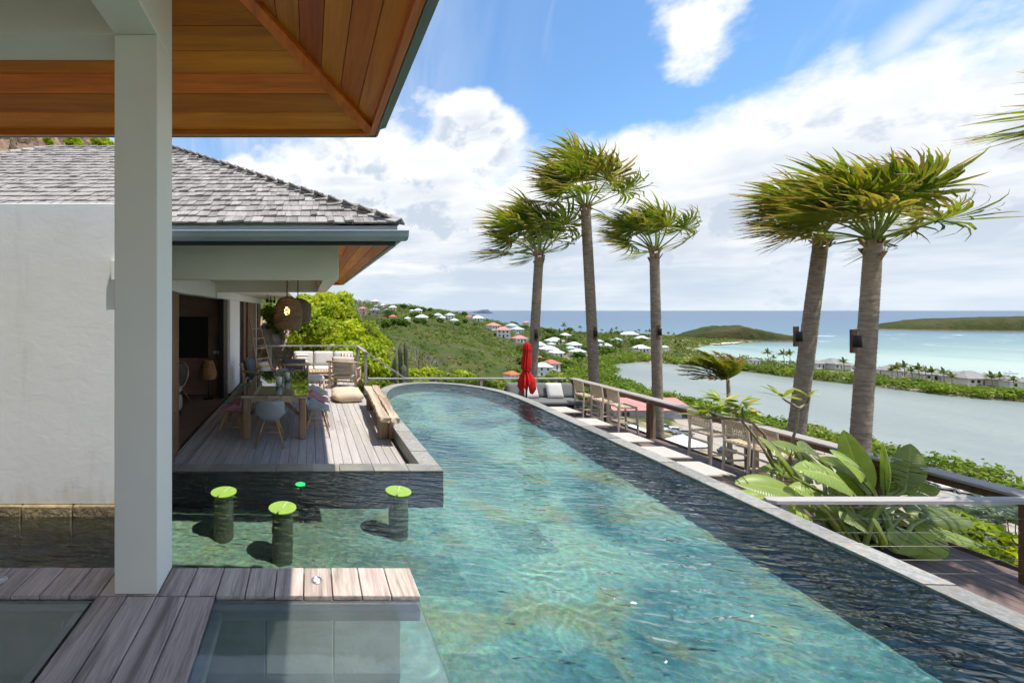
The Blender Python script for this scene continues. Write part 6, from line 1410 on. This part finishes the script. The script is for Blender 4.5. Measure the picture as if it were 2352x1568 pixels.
for zx, zy in [(1320+rng.gauss(0, 45)+k*3.2, 500+k*6.2+rng.gauss(0, 30)) for k in range(46)]:
    p = RP(zx, zy, 9.35)-g1.location
    for k in range(5):
        a = k*1.2566+rng.random(); d = Vector((math.cos(a), -.5+rng.uniform(-.3, .3), math.sin(a))); s = d.cross(Vector((0, 1, .3))).normalized()*.028; b0 = mb.add([p, p+d*.05+s, p+d*.085, p+d*.05-s], [(0, 1, 2, 3)])
mb.build('blossom', M['flower'], g1)
g_leafy('yellowish shrub behind the silvery palm', [(1150, 180, 120), (1000, 150, 110), (1250, 120, 90), (850, 190, 90)], 2200, .16, 'shrub', 62, 14)
g_leafy('dark green shrub left of the silvery palm', [(950, 300, 130), (1000, 380, 120), (870, 400, 90)], 2000, .14, 'shrub', 63, 12)
g_leafy('green shrub at the right edge below the handrail', [(1680, 130, 110), (1750, 250, 110), (1600, 80, 80)], 2000, .2, 'shrub', 64, 20)
g_leafy('low leafy shrub hugging the outer deck edge', [(900, 640, 130), (1100, 760, 150), (1300, 880, 150), (1500, 980, 150), (760, 560, 110)], 3600, .13, 'shrub', 65, 8.9)
g_leafy('bushy shrub in the lower right corner beyond the deck', [(1640, 760, 170), (1760, 860, 180), (1700, 640, 140)], 3000, .14, 'tree', 66, 9.2)
sp_ = RP(1430, 420, 13.0); sv = empty('silver_palm', (sp_.x, sp_.y, float(ground(sp_.x, sp_.y)[0])), 0, 'silvery blue fan palm below the counter on the right', 'palm tree'); rng = random.Random(8); c0 = RP(1450, 330, 13.0)
mb = MB(); mb.tube([sv.location-Vector((0, 0, .5)), c0], [.2, .14], 10); part(mb, 'trunk', M['trunk'], sv)
for k in range(18):
    a = k*2.4; mb, pt_ = fan_frond(rng, c0, a, R(rng.choice((10, 30, 50, 70))), .55, .75, .35, 0, 10); mb.vc = []; q = part(mb, 'frond', M['silver'], sv); pt_.build('petiole', M['silver'], q)
# ------------------------------------------------------------------ houses of the bay
K = 1.08844
HSPOT = []
def house_at(sx, sy, w, roof, wall, label, group=None, storeys=1, rot=None, depth=.75, cat='house', pos=None, kindroof='hip', seed=None):
    p = pos or hit(sx/K, sy/K)
    if p is None: return None
    rng = random.Random(int(sx*7+sy) if seed is None else seed); W = .88*w/K/F*p.y; D = W*depth; H = min(2.9*storeys, .62*W); a = R(rng.uniform(-25, 25) if rot is None else rot)
    HSPOT.append((p.x, p.y, W*.75)); o = empty('house', (p.x, p.y+D/2*.6, p.z), a, label, cat, group)
    mb = MB(); mb.box(-W*.42, W*.42, -D*.42, D*.42, -2.5, H, .02); mb.build('wall', M[wall], o)
    mb = MB(); ov = .5; e = H+.003; rh = min(.30*D, 3.0); r = W/2-D/2 if W > D else 0; r = max(r, .12*W); rim_ = .18
    mb.add([(-W/2, -D/2, e), (W/2, -D/2, e), (W/2, D/2, e), (-W/2, D/2, e), (-W/2, -D/2, e+rim_), (W/2, -D/2, e+rim_), (W/2, D/2, e+rim_), (-W/2, D/2, e+rim_), (-r, 0, e+rim_+rh), (r, 0, e+rim_+rh)],
           [(3, 2, 1, 0), (0, 1, 5, 4), (1, 2, 6, 5), (2, 3, 7, 6), (3, 0, 4, 7), (4, 5, 9, 8), (5, 6, 9), (6, 7, 8, 9), (7, 4, 8)]); mb.build('roof', M[roof], o)
    n = max(2, int(W/3.2)); px_ = w/K
    for s in range(storeys):
        for i in range(n):
            x = -W*.36+W*.72*(i+.5)/n; z = H*s/storeys; dr = (i == n//2 and s == 0); ww = min(.62, W*.05)
            mb = MB(); mb.box(x-ww, x+ww, -D*.42-.05, -D*.42+.05, z+(.05 if dr else H/storeys*.35), z+H/storeys*.80, 0); mb.build('door' if dr else 'window', M['winglass'], o)
    mb = MB(); mb.box(-D*.1, D*.1, W*.42-.05, W*.42+.05, H*.35, H*.8, 0, Matrix.Rotation(R(-90), 4, 'Z')); mb.build('window', M['winglass'], o)
    return o
HT = 'tiny white roofed houses high on the far ridge'; HG = 'tiny grey roofed houses below the far ridge'
HS = [(907, 785, 24, 'roof_pink', 'wall_pink', 'two storey pink house with pink roof above the bright tree', None, 2), (939, 761, 22, 'roof_white', 'wall_cream', 'cream house standing highest on the ridge skyline', None, 1), (957, 771, 14, 'roof_white', 'wall_white', 'tiny white house high on the far ridge', HT, 1), (983, 777, 24, 'roof_white', 'wall_white', 'tiny white house high on the far ridge', HT, 1),
      (938, 786, 30, 'roof_grey', 'wall_grey', 'low grey roofed house below the far ridge', HG, 1), (971, 786, 25, 'roof_grey', 'wall_grey', 'low grey roofed house below the far ridge', HG, 1), (943, 774, 20, 'roof_grey', 'wall_grey', 'low grey roofed house below the far ridge', HG, 1), (1030, 783, 12, 'roof_white', 'wall_white', 'tiny white house high on the far ridge', HT, 1), (1046, 784, 22, 'roof_white', 'wall_white', 'tiny white house high on the far ridge', HT, 1),
      (983, 803, 22, 'roof_red', 'wall_cream', 'small red roofed cream house among dark trees on the slope', None, 1), (1019, 805, 16, 'roof_white', 'wall_white', 'small white house beside dark trees on the slope', None, 1), (1056, 803, 34, 'roof_white', 'wall_white', 'white villa with broad pyramid roof above the dry slope', None, 1), (1096, 797, 26, 'roof_bluegrey', 'wall_white', 'blue-grey roofed house next to the broad white villa', None, 1), (1107, 803, 20, 'roof_white', 'wall_white', 'white house just below the blue-grey roof', None, 1), (1126, 796, 26, 'roof_bluegrey', 'wall_white', 'pale grey roofed house right of the blue-grey one', None, 1),
      (1137, 810, 22, 'roof_green', 'wall_white', 'pale green roofed house on the hill shoulder', None, 1), (1175, 800, 20, 'roof_red', 'wall_white', 'small red roofed house left of a long white one', None, 1), (1196, 803, 32, 'roof_white', 'wall_white', 'long white roofed house above the coast road', None, 1), (1250, 800, 32, 'roof_brown', 'wall_cream', 'brown roofed house against the sea', None, 1), (1265, 801, 16, 'roof_white', 'wall_white', 'small white house beside the brown roof by the sea', None, 1),
      (1236, 823, 36, 'roof_pink', 'wall_white', 'large pink roofed villa on the hill shoulder', None, 1), (1282, 823, 30, 'roof_bluegrey', 'wall_white', 'pale roofed white house right of the pink villa', None, 1), (1287, 811, 16, 'roof_red', 'wall_white', 'tiny red roof behind the pink villa', None, 1), (1317, 818, 20, 'roof_pink', 'wall_white', 'pink roofed house near the leftmost palm trunk', None, 2), (1296, 834, 34, 'roof_bluegrey', 'wall_white', 'grey-green roofed house below the pink villa', None, 1), (1262, 846, 42, 'roof_pink', 'wall_white', 'two storey pink roofed house above the grassy slope', None, 2), (1302, 857, 40, 'roof_pink', 'wall_white', 'wide pink roofed house left of the palm trunk', None, 1),
      (1391, 862, 42, 'roof_white', 'wall_white', 'white roofed villa between the two left palm trunks', None, 1), (1416, 846, 26, 'roof_white', 'wall_white', 'smaller white roofed house behind the villa between the trunks', None, 1), (1439, 872, 34, 'roof_white', 'wall_white', 'white roofed house among palms left of the tallest trunk', None, 1), (1352, 872, 34, 'roof_white', 'wall_white', 'white roofed house just right of the leftmost trunk', None, 1), (1376, 884, 44, 'roof_white', 'wall_white', 'long white stepped roof below the villa between the trunks', None, 1), (1395, 893, 36, 'roof_white', 'wall_white', 'white roof in front of the long stepped roof', None, 1), (1449, 890, 38, 'roof_white', 'wall_white', 'white hip roofed house beside the tallest palm trunk', None, 1),
      (1351, 909, 26, 'roof_red', 'wall_white', 'small red roofed house near the parasol', None, 1), (1382, 924, 46, 'roof_red', 'wall_white', 'wide red roofed house right of the leftmost palm', None, 1), (1362, 942, 46, 'roof_white', 'wall_white', 'white villa with balcony closest behind the parasol', None, 2), (1282, 960, 40, 'roof_orange', 'wall_white', 'orange roofed white house just above the pool rail', None, 1), (1380, 870, 20, 'roof_green', 'wall_white', 'pale green roofed cottage among trees', None, 1), (1430, 880, 22, 'roof_green', 'wall_white', 'pale green roofed cottage near the tallest trunk', None, 1),
      (1566, 842, 26, 'roof_white', 'wall_white', 'white house on the palm flat near the sea', None, 1), (1581, 842, 36, 'roof_white', 'wall_white', 'low white resort roof nearest the beach', None, 1), (1610, 853, 32, 'roof_white', 'wall_white', 'low white resort roof right of the lone palm', None, 1), (1608, 880, 40, 'roof_white', 'wall_white', 'white resort building by the lagoon corner', None, 1), (1664, 876, 16, 'roof_white', 'wall_white', 'small white hut at the lagoon tip', None, 1), (1518, 873, 28, 'roof_white', 'wall_white', 'white cottage behind the tallest trunk by the palms', None, 1), (1545, 858, 26, 'roof_bluegrey', 'wall_white', 'grey roofed cottage among the coast palms', None, 1), (1500, 862, 22, 'roof_green', 'wall_white', 'pale green roofed cottage among the coast palms', None, 1),
      (1890, 913, 24, 'shingle_far', 'wall_white', 'small white pavilion left on the sand spit', None, 1), (2048, 922, 40, 'shingle_far', 'wall_white', 'grey shingled villa on the spit left of the leaning palm', None, 1), (2095, 922, 62, 'shingle_far', 'wall_white', 'grey shingled villa on the spit between the two right trunks', None, 1), (2132, 928, 30, 'shingle_far', 'wall_white', 'small grey roof on the spit left of the thickest trunk', None, 1), (2201, 939, 26, 'shingle_far', 'wall_white', 'small grey roof on the spit right of the thickest trunk', None, 1), (2248, 941, 70, 'shingle_far', 'wall_white', 'broad grey shingled villa behind palms on the spit', None, 1),
      (2340, 952, 60, 'shingle_far', 'wall_white', 'grey shingled villa with white gable in the middle of the spit', None, 1), (2397, 955, 50, 'shingle_far', 'wall_white', 'grey shingled pavilion next to the tallest spit roof', None, 1), (2446, 962, 84, 'shingle_far', 'wall_white', 'largest grey shingled villa on the spit', None, 1), (2512, 966, 56, 'shingle_far', 'wall_cream', 'open grey roofed pavilion right of the largest spit villa', None, 1), (2552, 972, 46, 'shingle_far', 'wall_white', 'grey shingled villa at the right picture edge', None, 1)]
for sx, sy, w, rf, wl, lab, grp, stn in HS: house_at(sx, sy, w, rf, wl, lab, grp, stn)
# warehouse, red shelter and white tents by the car park
wh = empty('warehouse', (105.8, 135, -33.3), 0, 'long grey warehouse with a red roof by the car park', 'warehouse'); HSPOT.append((106, 135, 14))
mb = MB(); mb.box(-12, 12, -6.5, 6.5, -1, 2.7, .02); mb.build('wall', M['wall_grey'], wh)
mb = MB(); mb.add([(-12.6, -7, 2.75), (12.6, -7, 2.75), (12.6, 0, 5.2), (-12.6, 0, 5.2), (-12.6, 7, 2.75), (12.6, 7, 2.75), (-12.6, -7, 2.6), (12.6, -7, 2.6), (12.6, 7, 2.6), (-12.6, 7, 2.6)], [(0, 1, 2, 3), (3, 2, 5, 4), (6, 7, 1, 0), (1, 7, 8, 5, 2), (0, 3, 4, 9, 6), (6, 9, 8, 7)]); mb.build('roof', M['roof_pink'], wh)
for x in (-8.5, 10.0): mb = MB(); mb.box(x-1.2, x+1.2, -6.56, -6.4, .2, 2.1); mb.build('doorway', M['winglass'], wh)
for x in (-4, 0, 4): mb = MB(); mb.box(x-.05, x+.05, -6.54, -6.45, 0, 2.7); mb.build('panel_joint', M['roof_grey'], wh)
shp = empty('shelter', (115, 100, -33.3), R(-6), 'open sided red roofed shelter on white posts by the shore', 'shelter'); HSPOT.append((115, 100, 7))
mb = MB(); mb.add([(-5.2, -3, 2.3), (5.2, -3, 2.3), (5.2, 3, 2.3), (-5.2, 3, 2.3), (-5.2, -3, 2.42), (5.2, -3, 2.42), (5.2, 3, 2.42), (-5.2, 3, 2.42), (-3, 0, 3.7), (3, 0, 3.7)], [(3, 2, 1, 0), (0, 1, 5, 4), (1, 2, 6, 5), (2, 3, 7, 6), (3, 0, 4, 7), (4, 5, 9, 8), (5, 6, 9), (6, 7, 8, 9), (7, 4, 8)]); mb.build('roof', M['roof_pink'], shp)
for i in range(6):
    for sy in (-1, 1): mb = MB(); mb.box(-4.8+1.92*i-.1, -4.8+1.92*i+.1, sy*2.7-.1, sy*2.7+.1, -.5, 2.3); mb.build('post', M['roof_white'], shp)
for sx, sy, w, lab in ((1707, 1140, 74, 'white pyramid tent below the deck between the bar stools'), (1582, 1082, 30, 'small white tent roof left of the short palm trunk'), (1606, 1086, 24, 'small white tent roof beside the short palm trunk')):
    p = hit(sx/K, sy/K); W = w/K/F*p.y; o = empty('tent', p, R(20), lab, 'tent', 'white tents below the deck'); HSPOT.append((p.x, p.y, W*.7)); mb = MB(); h = W*.42
    mb.add([(-W/2, -W/2, h), (W/2, -W/2, h), (W/2, W/2, h), (-W/2, W/2, h), (0, 0, h+W*.32), (-W/2, -W/2, h-.2), (W/2, -W/2, h-.2), (W/2, W/2, h-.2), (-W/2, W/2, h-.2)], [(0, 1, 4), (1, 2, 4), (2, 3, 4), (3, 0, 4), (5, 6, 1, 0), (6, 7, 2, 1), (7, 8, 3, 2), (8, 5, 0, 3), (8, 7, 6, 5)]); mb.build('roof', M['roof_white'], o)
    for a in (-1, 1):
        for b in (-1, 1): mb = MB(); mb.box(a*W*.47-.04, a*W*.47+.04, b*W*.47-.04, b*W*.47+.04, -.6, h-.2); mb.build('pole', M['roof_white'], o)
# ------------------------------------------------------------------ cars
def vehicle(mat, pickup):
    o = empty('parked_car'); L, W = 4.5, 1.75; mb = MB()
    def loft(prof, w0, w1, m_):                 # side outline pulled across the width, narrower above the belt
        n = len(prof); vs = []
        for sg in (-1, 1): vs += [(x, sg*(w0 if z < .95 else w1), z) for x, z in prof]
        mb2 = MB(); mb2.add(vs, [tuple(range(n)), tuple(range(n, 2*n))[::-1]]+[(i, n+i, n+(i+1) % n, (i+1) % n) for i in range(n)]); return mb2
    if pickup: prof = [(-2.25, .42), (2.2, .42), (2.25, .80), (2.1, .92), (1.15, 1.0), (.95, 1.0), (.72, .98), (-.55, .98), (-2.25, .96)]
    else: prof = [(-2.2, .42), (2.15, .42), (2.2, .72), (2.05, .88), (1.1, .96), (-1.7, .98), (-2.15, .92), (-2.25, .7)]
    loft(prof, W/2, W/2, 0).build('body', mat, o)
    cab = [(1.0, .985), (.45, 1.55), (-.35, 1.58), (-.55, .985)] if pickup else [(1.0, .965), (.35, 1.48), (-1.2, 1.48), (-1.85, .985)]
    loft(cab, W/2-.06, W/2-.20, 0).build('cab', mat, o)
    f, g = cab[0], cab[1]; mb = MB(); mb.add([(f[0]-.05*0+.012, -W/2+.20, f[1]+.03), (f[0]+.012, W/2-.20, f[1]+.03), (g[0]+.03, W/2-.24, g[1]-.05), (g[0]+.03, -W/2+.24, g[1]-.05)], [(0, 1, 2, 3)]); mb.build('windscreen', M['winglass'], o)
    for sg in (-1, 1):
        mb = MB(); ys = sg*(W/2-.105); mb.add([(cab[0][0]-.12, ys, 1.03), (cab[1][0], sg*(W/2-.19), 1.46), (cab[2][0], sg*(W/2-.19), 1.46), (cab[3][0]+.12, ys, 1.03)], [(0, 1, 2, 3)]); mb.build('side_window', M['winglass'], o)
        for x in (1.4, -1.4): mb = MB(); mb.lathe([(0, -.11), (.33, -.11), (.35, 0), (.33, .11), (0, .11)], 14, Matrix.Translation((x, sg*(W/2-.06), .35)) @ Matrix.Rotation(R(90), 4, 'X')); wq = mb.build('wheel', M['tyre'], o); mb = MB(); mb.lathe([(0, -.118), (.2, -.118), (.21, -.10)], 10, Matrix.Translation((x, sg*(W/2-.06), .35)) @ Matrix.Rotation(R(90 if sg < 0 else -90), 4, 'X') @ Matrix.Rotation(R(180), 4, 'X')); mb.build('rim', M['steel'], wq)
        mb = MB(); mb.box(2.18, 2.27, sg*.62-.16, sg*.62+.16, .62, .76, .01); mb.build('headlight', M['cream'], o)
    if pickup: mb = MB(); mb.box(-2.2, -.62, -W/2+.10, W/2-.10, .975, .99); mb.build('bed', M['cardark'], o)
    return o
VP = {}
for px, py, kind, rz, lab in ((2132, 1110, 'pick', -115, 'white pickup truck half hidden by banana leaves'), (2152, 1117, 'pick', -115, 'white pickup truck, left one of the clear pair under the counter'), (2194, 1126, 'pick', -115, 'white pickup truck, right one of the clear pair under the counter'), (2243, 1135, 'pick', -115, 'white pickup truck partly cut off by the grey handrail'), (2285, 1145, 'pick', -115, 'white pickup truck farthest right, nearly hidden by the handrail'),
                              (1519, 985, 'silver', 160, 'silver car parked left of the white van behind the palm trunk'), (1545, 992, 'white', 160, 'white car parked right behind the short palm trunk'), (1568, 998, 'silver', 160, 'silver car at the right end of the row behind the short palm'), (1634, 968, 'white', 20, 'white car parked alone by the warehouse corner'), (1703, 984, 'white', 20, 'white car seen over the near bar stools'), (1725, 996, 'silver', 20, 'silver car right of the white one over the bar stools'), (1690, 1012, 'dark', 20, 'dark car seen through the near bar stools'), (1712, 1023, 'dark', 20, 'second dark car seen through the near bar stools'), (1670, 1040, 'dark', 20, 'dark car lowest in view behind the stool legs')):
    p = P(px, py, 960*33.3/(py-PY)); key = kind
    if key not in VP: o = VP[key] = vehicle(M['carwhite' if kind in ('pick', 'white') else 'car'+kind], kind == 'pick')
    else: o = copy_tree(VP[key])
    o.location = (p.x, p.y, -33.34); o.rotation_euler = (0, 0, R(rz)); tag(o, lab, 'pickup' if kind == 'pick' else 'car', 'vehicles in the car park'); HSPOT.append((p.x, p.y, 3.0))
for px, py, s, lab in ((1682, 790, 6.0, 'small white boat anchored near the islet'), (2326, 858, 8.0, 'white motor boat moored off the spit at the right')):
    Y = 960*35/(py-PY); p = P(px, py, Y); o = empty('boat', (p.x, p.y, SEA), R(5), lab, 'boat', 'boats in the bay'); mb = MB()
    mb.add([(-s/2, -.9, .1), (s*.25, -.9, .1), (s/2, 0, .2), (s*.25, .9, .1), (-s/2, .9, .1), (-s/2, -1.1, .9), (s*.28, -1.1, .95), (s*.56, 0, 1.15), (s*.28, 1.1, .95), (-s/2, 1.1, .9)], [(4, 3, 2, 1, 0), (5, 6, 7, 8, 9)]+[(i, (i+1) % 5, 5+(i+1) % 5, 5+i) for i in range(5)]); mb.build('hull', M['carwhite'], o)
    mb = MB(); mb.box(-s*.2, s*.12, -.6, .6, .95, 1.9, .1); mb.build('cabin', M['carwhite'], o)
# ------------------------------------------------------------------ coconut palms and round trees of the coast
def coco_mesh(seed):
    rng = random.Random(seed); mb = MB(); H = 6.5; top = Vector((-.5, 0, H)); mb.cur = 1; mb.tube([(0, 0, -1), (.1, 0, H*.5), top], [.22, .16, .12], 6, False); mb.vc = [(0, .5, 0)]*len(mb.v); mb.cur = 0
    for k in range(15):
        az = k*2.4+rng.random()*.5; el = R(rng.choice((70, 45, 25, 5, -15))); d = Vector((math.cos(az)*math.cos(el), math.sin(az)*math.cos(el), math.sin(el))); p = top.copy(); n = 7; L = 2.7; side = d.cross(Vector((0, 0, 1))).normalized(); g = rng.uniform(.25, .9); b = rng.uniform(0, .5)
        prev = None
        for i in range(n+1):
            s = i/n; w = .62*math.sin((.10+.86*s)*math.pi)**.7*(1 if i % 2 else .72); dn = Vector((0, 0, -1)); b0 = len(mb.v)
            mb.v += [tuple(p+side*w+dn*w*.7), tuple(p), tuple(p-side*w+dn*w*.7)]; mb.vc += [(b*s, g, 0)]*3
            if prev is not None:
                for q in (0, 1): mb.f.append((prev+q, prev+q+1, b0+q+1, b0+q)); mb.mi.append(0); mb.sm.append(False)
            prev = b0; dd = (d+dn*.95*s*s+WIND*.45*s).normalized(); p = p+dd*L/n
    return mb.mesh('coconut_palm', M['coco'], M['trunk'])
CM = [coco_mesh(s) for s in (1, 2, 3)]
rng = random.Random(77); rs = np.random.RandomState(5)
def free(x, y, r):
    return all((x-a)**2+(y-b)**2 > (r+c)**2 for a, b, c in HSPOT)
spots = [(x/K, y/K) for x, y in ((1380, 838), (1412, 835), (1452, 832), (1478, 833), (1490, 838), (1506, 835), (1516, 842), (1530, 838), (1542, 834), (1556, 838), (1590, 838), (1598, 835), (1616, 838), (1625, 842), (1634, 844), (1650, 850), (1672, 846), (1686, 850), (1480, 850), (1498, 856), (1528, 852), (1548, 850), (1560, 856), (1575, 862), (1588, 856), (1600, 866), (1622, 862), (1566, 874), (1552, 882), (1540, 890), (1580, 884), (1594, 890), (1630, 876), (1647, 866), (1690, 874), (1702, 868), (1415, 866), (1425, 856), (1402, 878), (1462, 862), (1470, 878), (1520, 884), (1536, 868), (1400, 846), (1360, 852), (1335, 862), (1640, 888), (1700, 884), (1715, 880), (1510, 878),
         (1920, 908), (1935, 912), (1960, 915), (1975, 912), (2230, 945), (2244, 950), (2262, 948), (2280, 952), (2298, 956), (2315, 952), (2330, 958), (2360, 962), (2380, 966), (2150, 935), (2480, 972), (2500, 968), (2535, 974), (2110, 930), (2020, 920))]
for px, py in spots:
    p = hit(px, py)
    if p is None or p.z < SEA+.1: continue
    o = link('coconut_palm', CM[rng.randrange(3)], None, p, (0, 0, rng.uniform(-.4, .4))); s = rng.uniform(.7, 1.2); o.scale = (s, s, s*rng.uniform(.85, 1.15))
    sp = px*K > 1880; tag(o, 'small coconut palm beside the shingled villas on the spit' if sp else 'small coconut palm among the houses of the coastal flat', 'palm tree', 'coconut palms on the spit' if sp else 'coconut palms on the coastal flat')
def bush_mesh(name, seed, n, size, mat, blobs): V, Q, T = leaf_cloud(np.random.RandomState(seed), blobs, n, size, mix=.35, shell=.45); return np_mesh(name, V, Q, mat, T)
TM = [bush_mesh('round_tree', s, 620, .62, M['scrub'], [(0, 0, 2.4, 2.2, 2.2, 1.6), (1.1, .3, 2.0, 1.5, 1.5, 1.2), (-1.0, -.4, 1.9, 1.5, 1.5, 1.2), (0, 0, 1.0, 1.3, 1.3, 1.2)]) for s in (11, 12, 13)]
cnt = 0; tries = 0
while cnt < 110 and tries < 3000:
    tries += 1; px = rng.uniform(860, 1600); py = rng.uniform(708, 905)
    if py > 745+(1600-px)*.35 or (px < 1190 and 752 < py): continue
    p = hit(px, py, 60)
    if p is None or p.z < SEA+.3 or not free(p.x, p.y, 2.5): continue
    o = link('round_tree', TM[rng.randrange(3)], None, p-Vector((0, 0, .4)), (0, 0, rng.uniform(0, 6))); s = rng.uniform(.6, 1.35); o.scale = (s*1.15, s*1.15, s); tag(o, 'round green tree among the distant houses', 'tree', 'round trees among the distant houses'); cnt += 1
# ------------------------------------------------------------------ scrub over the hillsides, mangrove round the lagoon
def mass(name, label, X, Y, Rr, leaves, lsize, mat, seed, sq=.75, sink=.1):
    rs = np.random.RandomState(seed); n = len(X); Z = ground(X, Y); C = np.c_[X, Y, Z+Rr*sq*.55-sink]
    k = np.repeat(np.arange(n), leaves); N = len(k); d = rs.normal(size=(N, 3)); d /= np.linalg.norm(d, axis=1)[:, None]; d[:, 2] = np.abs(d[:, 2])*.95-.10
    r = (.55+.5*rs.rand(N))*(1+.22*np.sin(d[:, 0]*6+k)*np.sin(d[:, 1]*5+2*k)); c = C[k]+d*(Rr[k]*r)[:, None]*np.array([1, 1, sq])
    nr = d*.8+rs.normal(size=(N, 3))*.5; nr[:, 2] += .4; nr /= np.linalg.norm(nr, axis=1)[:, None]; u = np.cross(nr, rs.normal(size=(N, 3))); u /= np.linalg.norm(u, axis=1)[:, None]; v = np.cross(nr, u)
    s = (lsize*(.6+.8*rs.rand(N))*np.sqrt(Rr[k]))[:, None]; V = np.stack([c-u*s*.8, c-v*s*.55, c+u*s*.8, c+v*s*.55], 1).reshape(-1, 3)
    T = np.zeros((N, 4, 2)); T[:, :, 0] = ((rs.rand(n)**2)[k]*.8+rs.rand(N)*.15)[:, None]; T[:, :, 1] = np.clip((.2+.6*rs.rand(n))[k]+.2*(rs.rand(N)-.5), 0, 1)[:, None]
    return tag(link(name, np_mesh(name, V, np.arange(4*N).reshape(N, 4), mat, T.reshape(-1, 2))), label, kind='stuff')
rs = np.random.RandomState(17); HSA = np.array(HSPOT)
def scatter(n, x0, x1, y0, y1, dens):
    X = rs.uniform(x0, x1, n); Y = rs.uniform(y0, y1, n); k = rs.rand(n) < dens(X, Y); X, Y = X[k], Y[k]
    k = pin(LAND, X, Y) & ~pin(LAGOON, X, Y); X, Y = X[k], Y[k]
    d = np.min(np.hypot(X[:, None]-HSA[None, :, 0], Y[:, None]-HSA[None, :, 1])-HSA[None, :, 2], 1); cp = ~((X > 82) & (X < 129.5) & (Y > 58) & (Y < 130)); k = (d > 1.2) & cp & (X > -.15*Y-12) & (X < 1.75*Y+12)
    return X[k], Y[k]
def dn_hill(X, Y):
    a = .5+.5*np.clip(fbm(X, Y, 51, 4, 70), -1, 1); dry = np.exp(-(((X-62)/48)**2+((Y-205)/60)**2)*1.0); return np.clip(.45+.75*a-.45*dry, .25, 1)
X, Y = scatter(34000, -60, 480, 60, 640, dn_hill); mass('hillside_scrub', 'low green scrub covering the hills and the coastal flat', X, Y, .7+1.6*rs.rand(len(X))**2*np.clip(Y/260, .6, 1.4), 15, .42, M['scrub'], 3)
X, Y = scatter(9000, 20, 330, 95, 420, lambda X, Y: ((ground(X, Y) < -31) & (X < 250))*.8); mass('coastal_trees', 'dense low trees on the coastal flat', X, Y, 1.0+1.6*rs.rand(len(X)), 26, .42, M['mangrove'], 4)
def shore(X, Y): return ((pdist(LAGOON, X, Y) < 13) & ~pin(LAGOON, X, Y))*1.0
X, Y = scatter(14000, 110, 350, 40, 300, lambda X, Y: shore(X, Y)*np.where(X > 246, 1, .95)); mass('mangrove', 'dense green mangrove belt round the lagoon', X, Y, (1.2+1.3*rs.rand(len(X)))*np.where(X > 240, 1.25, 1.0), 26, .40, M['mangrove'], 5, 1.0)
X, Y = scatter(1500, 10, 80, 3, 70, lambda X, Y: .25+.5*np.clip(fbm(X, Y, 61, 3, 25)+.4, 0, 1)); mass('slope_scrub', 'green garden growth on the slope below the decks', X, Y, .5+.8*rs.rand(len(X)), 70, .22, M['shrub'], 6)
X, Y = scatter(700, -16, 16, 13.5, 70, lambda X, Y: np.where((X < 2) & (Y < 22), .25, .8)); mass('valley_scrub', 'green growth filling the gully behind the pool', X, Y, .5+.8*rs.rand(len(X)), 90, .20, M['shrub'], 7)
# ------------------------------------------------------------------ rocky bank behind the house
def rock_face(name, label, pts, seed, mat, amp=.8):
    # pts: corners (bottom-left, bottom-right, top-right, top-left) in space
    a, b, c, d = [Vector(p) for p in pts]; nu, nv = 70, 40; U, Vv = np.meshgrid(np.linspace(0, 1, nu), np.linspace(0, 1, nv)); A = [np.array(p) for p in (a, b, c, d)]
    Pn = ((1-U)*(1-Vv))[..., None]*A[0]+(U*(1-Vv))[..., None]*A[1]+(U*Vv)[..., None]*A[2]+((1-U)*Vv)[..., None]*A[3]; rs = np.random.RandomState(seed)
    L = max((b-a).length, 1); S = rs.rand(150, 2); h = rs.rand(150); D2 = (U[..., None]-S[:, 0])**2*4+(Vv[..., None]-S[:, 1])**2*2; i1 = np.argmin(D2, -1); Q = h[i1]-.5
    off = amp*(Q*1.1+.35*fbm(U*L, Vv*L, seed, 4, 3.0)); n = (b-a).cross(d-a).normalized(); Pn = Pn+off[..., None]*np.array(n); V = Pn.reshape(-1, 3); i, j = np.meshgrid(np.arange(nu-1), np.arange(nv-1)); k = (j*nu+i).ravel()
    return tag(link(name, np_mesh(name, V, np.c_[k, k+1, k+1+nu, k+nu], mat)), label, kind='structure')
rock_face('rock_face', 'brown volcanic rock face above the shingle roof', [P(-90, 420, 19), P(330, 430, 20), P(330, 372, 29), P(-90, 225, 27)], 3, M['rock'], 1.1)
for i, (px, py, Y, r, lab) in enumerate(((170, 330, 22, 16, 'small green shrub on the rock face'), (232, 326, 23, 20, 'grassy shrub at the right end of the rock face'), (110, 322, 23, 8, 'tiny tuft on the rock face'))):
    p = P(px, py, Y-1.2); leafy('rock_shrub', lab, 'shrub', (p.x, p.y+.4, p.z-.8), [PB(px, py, Y-1.2, r), PB(px+r*.7, py+6, Y-1.2, r*.7)], 900, .10, M['tree'], 80+i, group='shrubs on the rock face')
rock_face('rock_bank', 'sandy rock bank below the green trees beside the terrace', [P(575, 850, 16.5), P(700, 860, 16.5), P(735, 745, 22), P(585, 720, 22)], 5, M['sandrock'], .35)
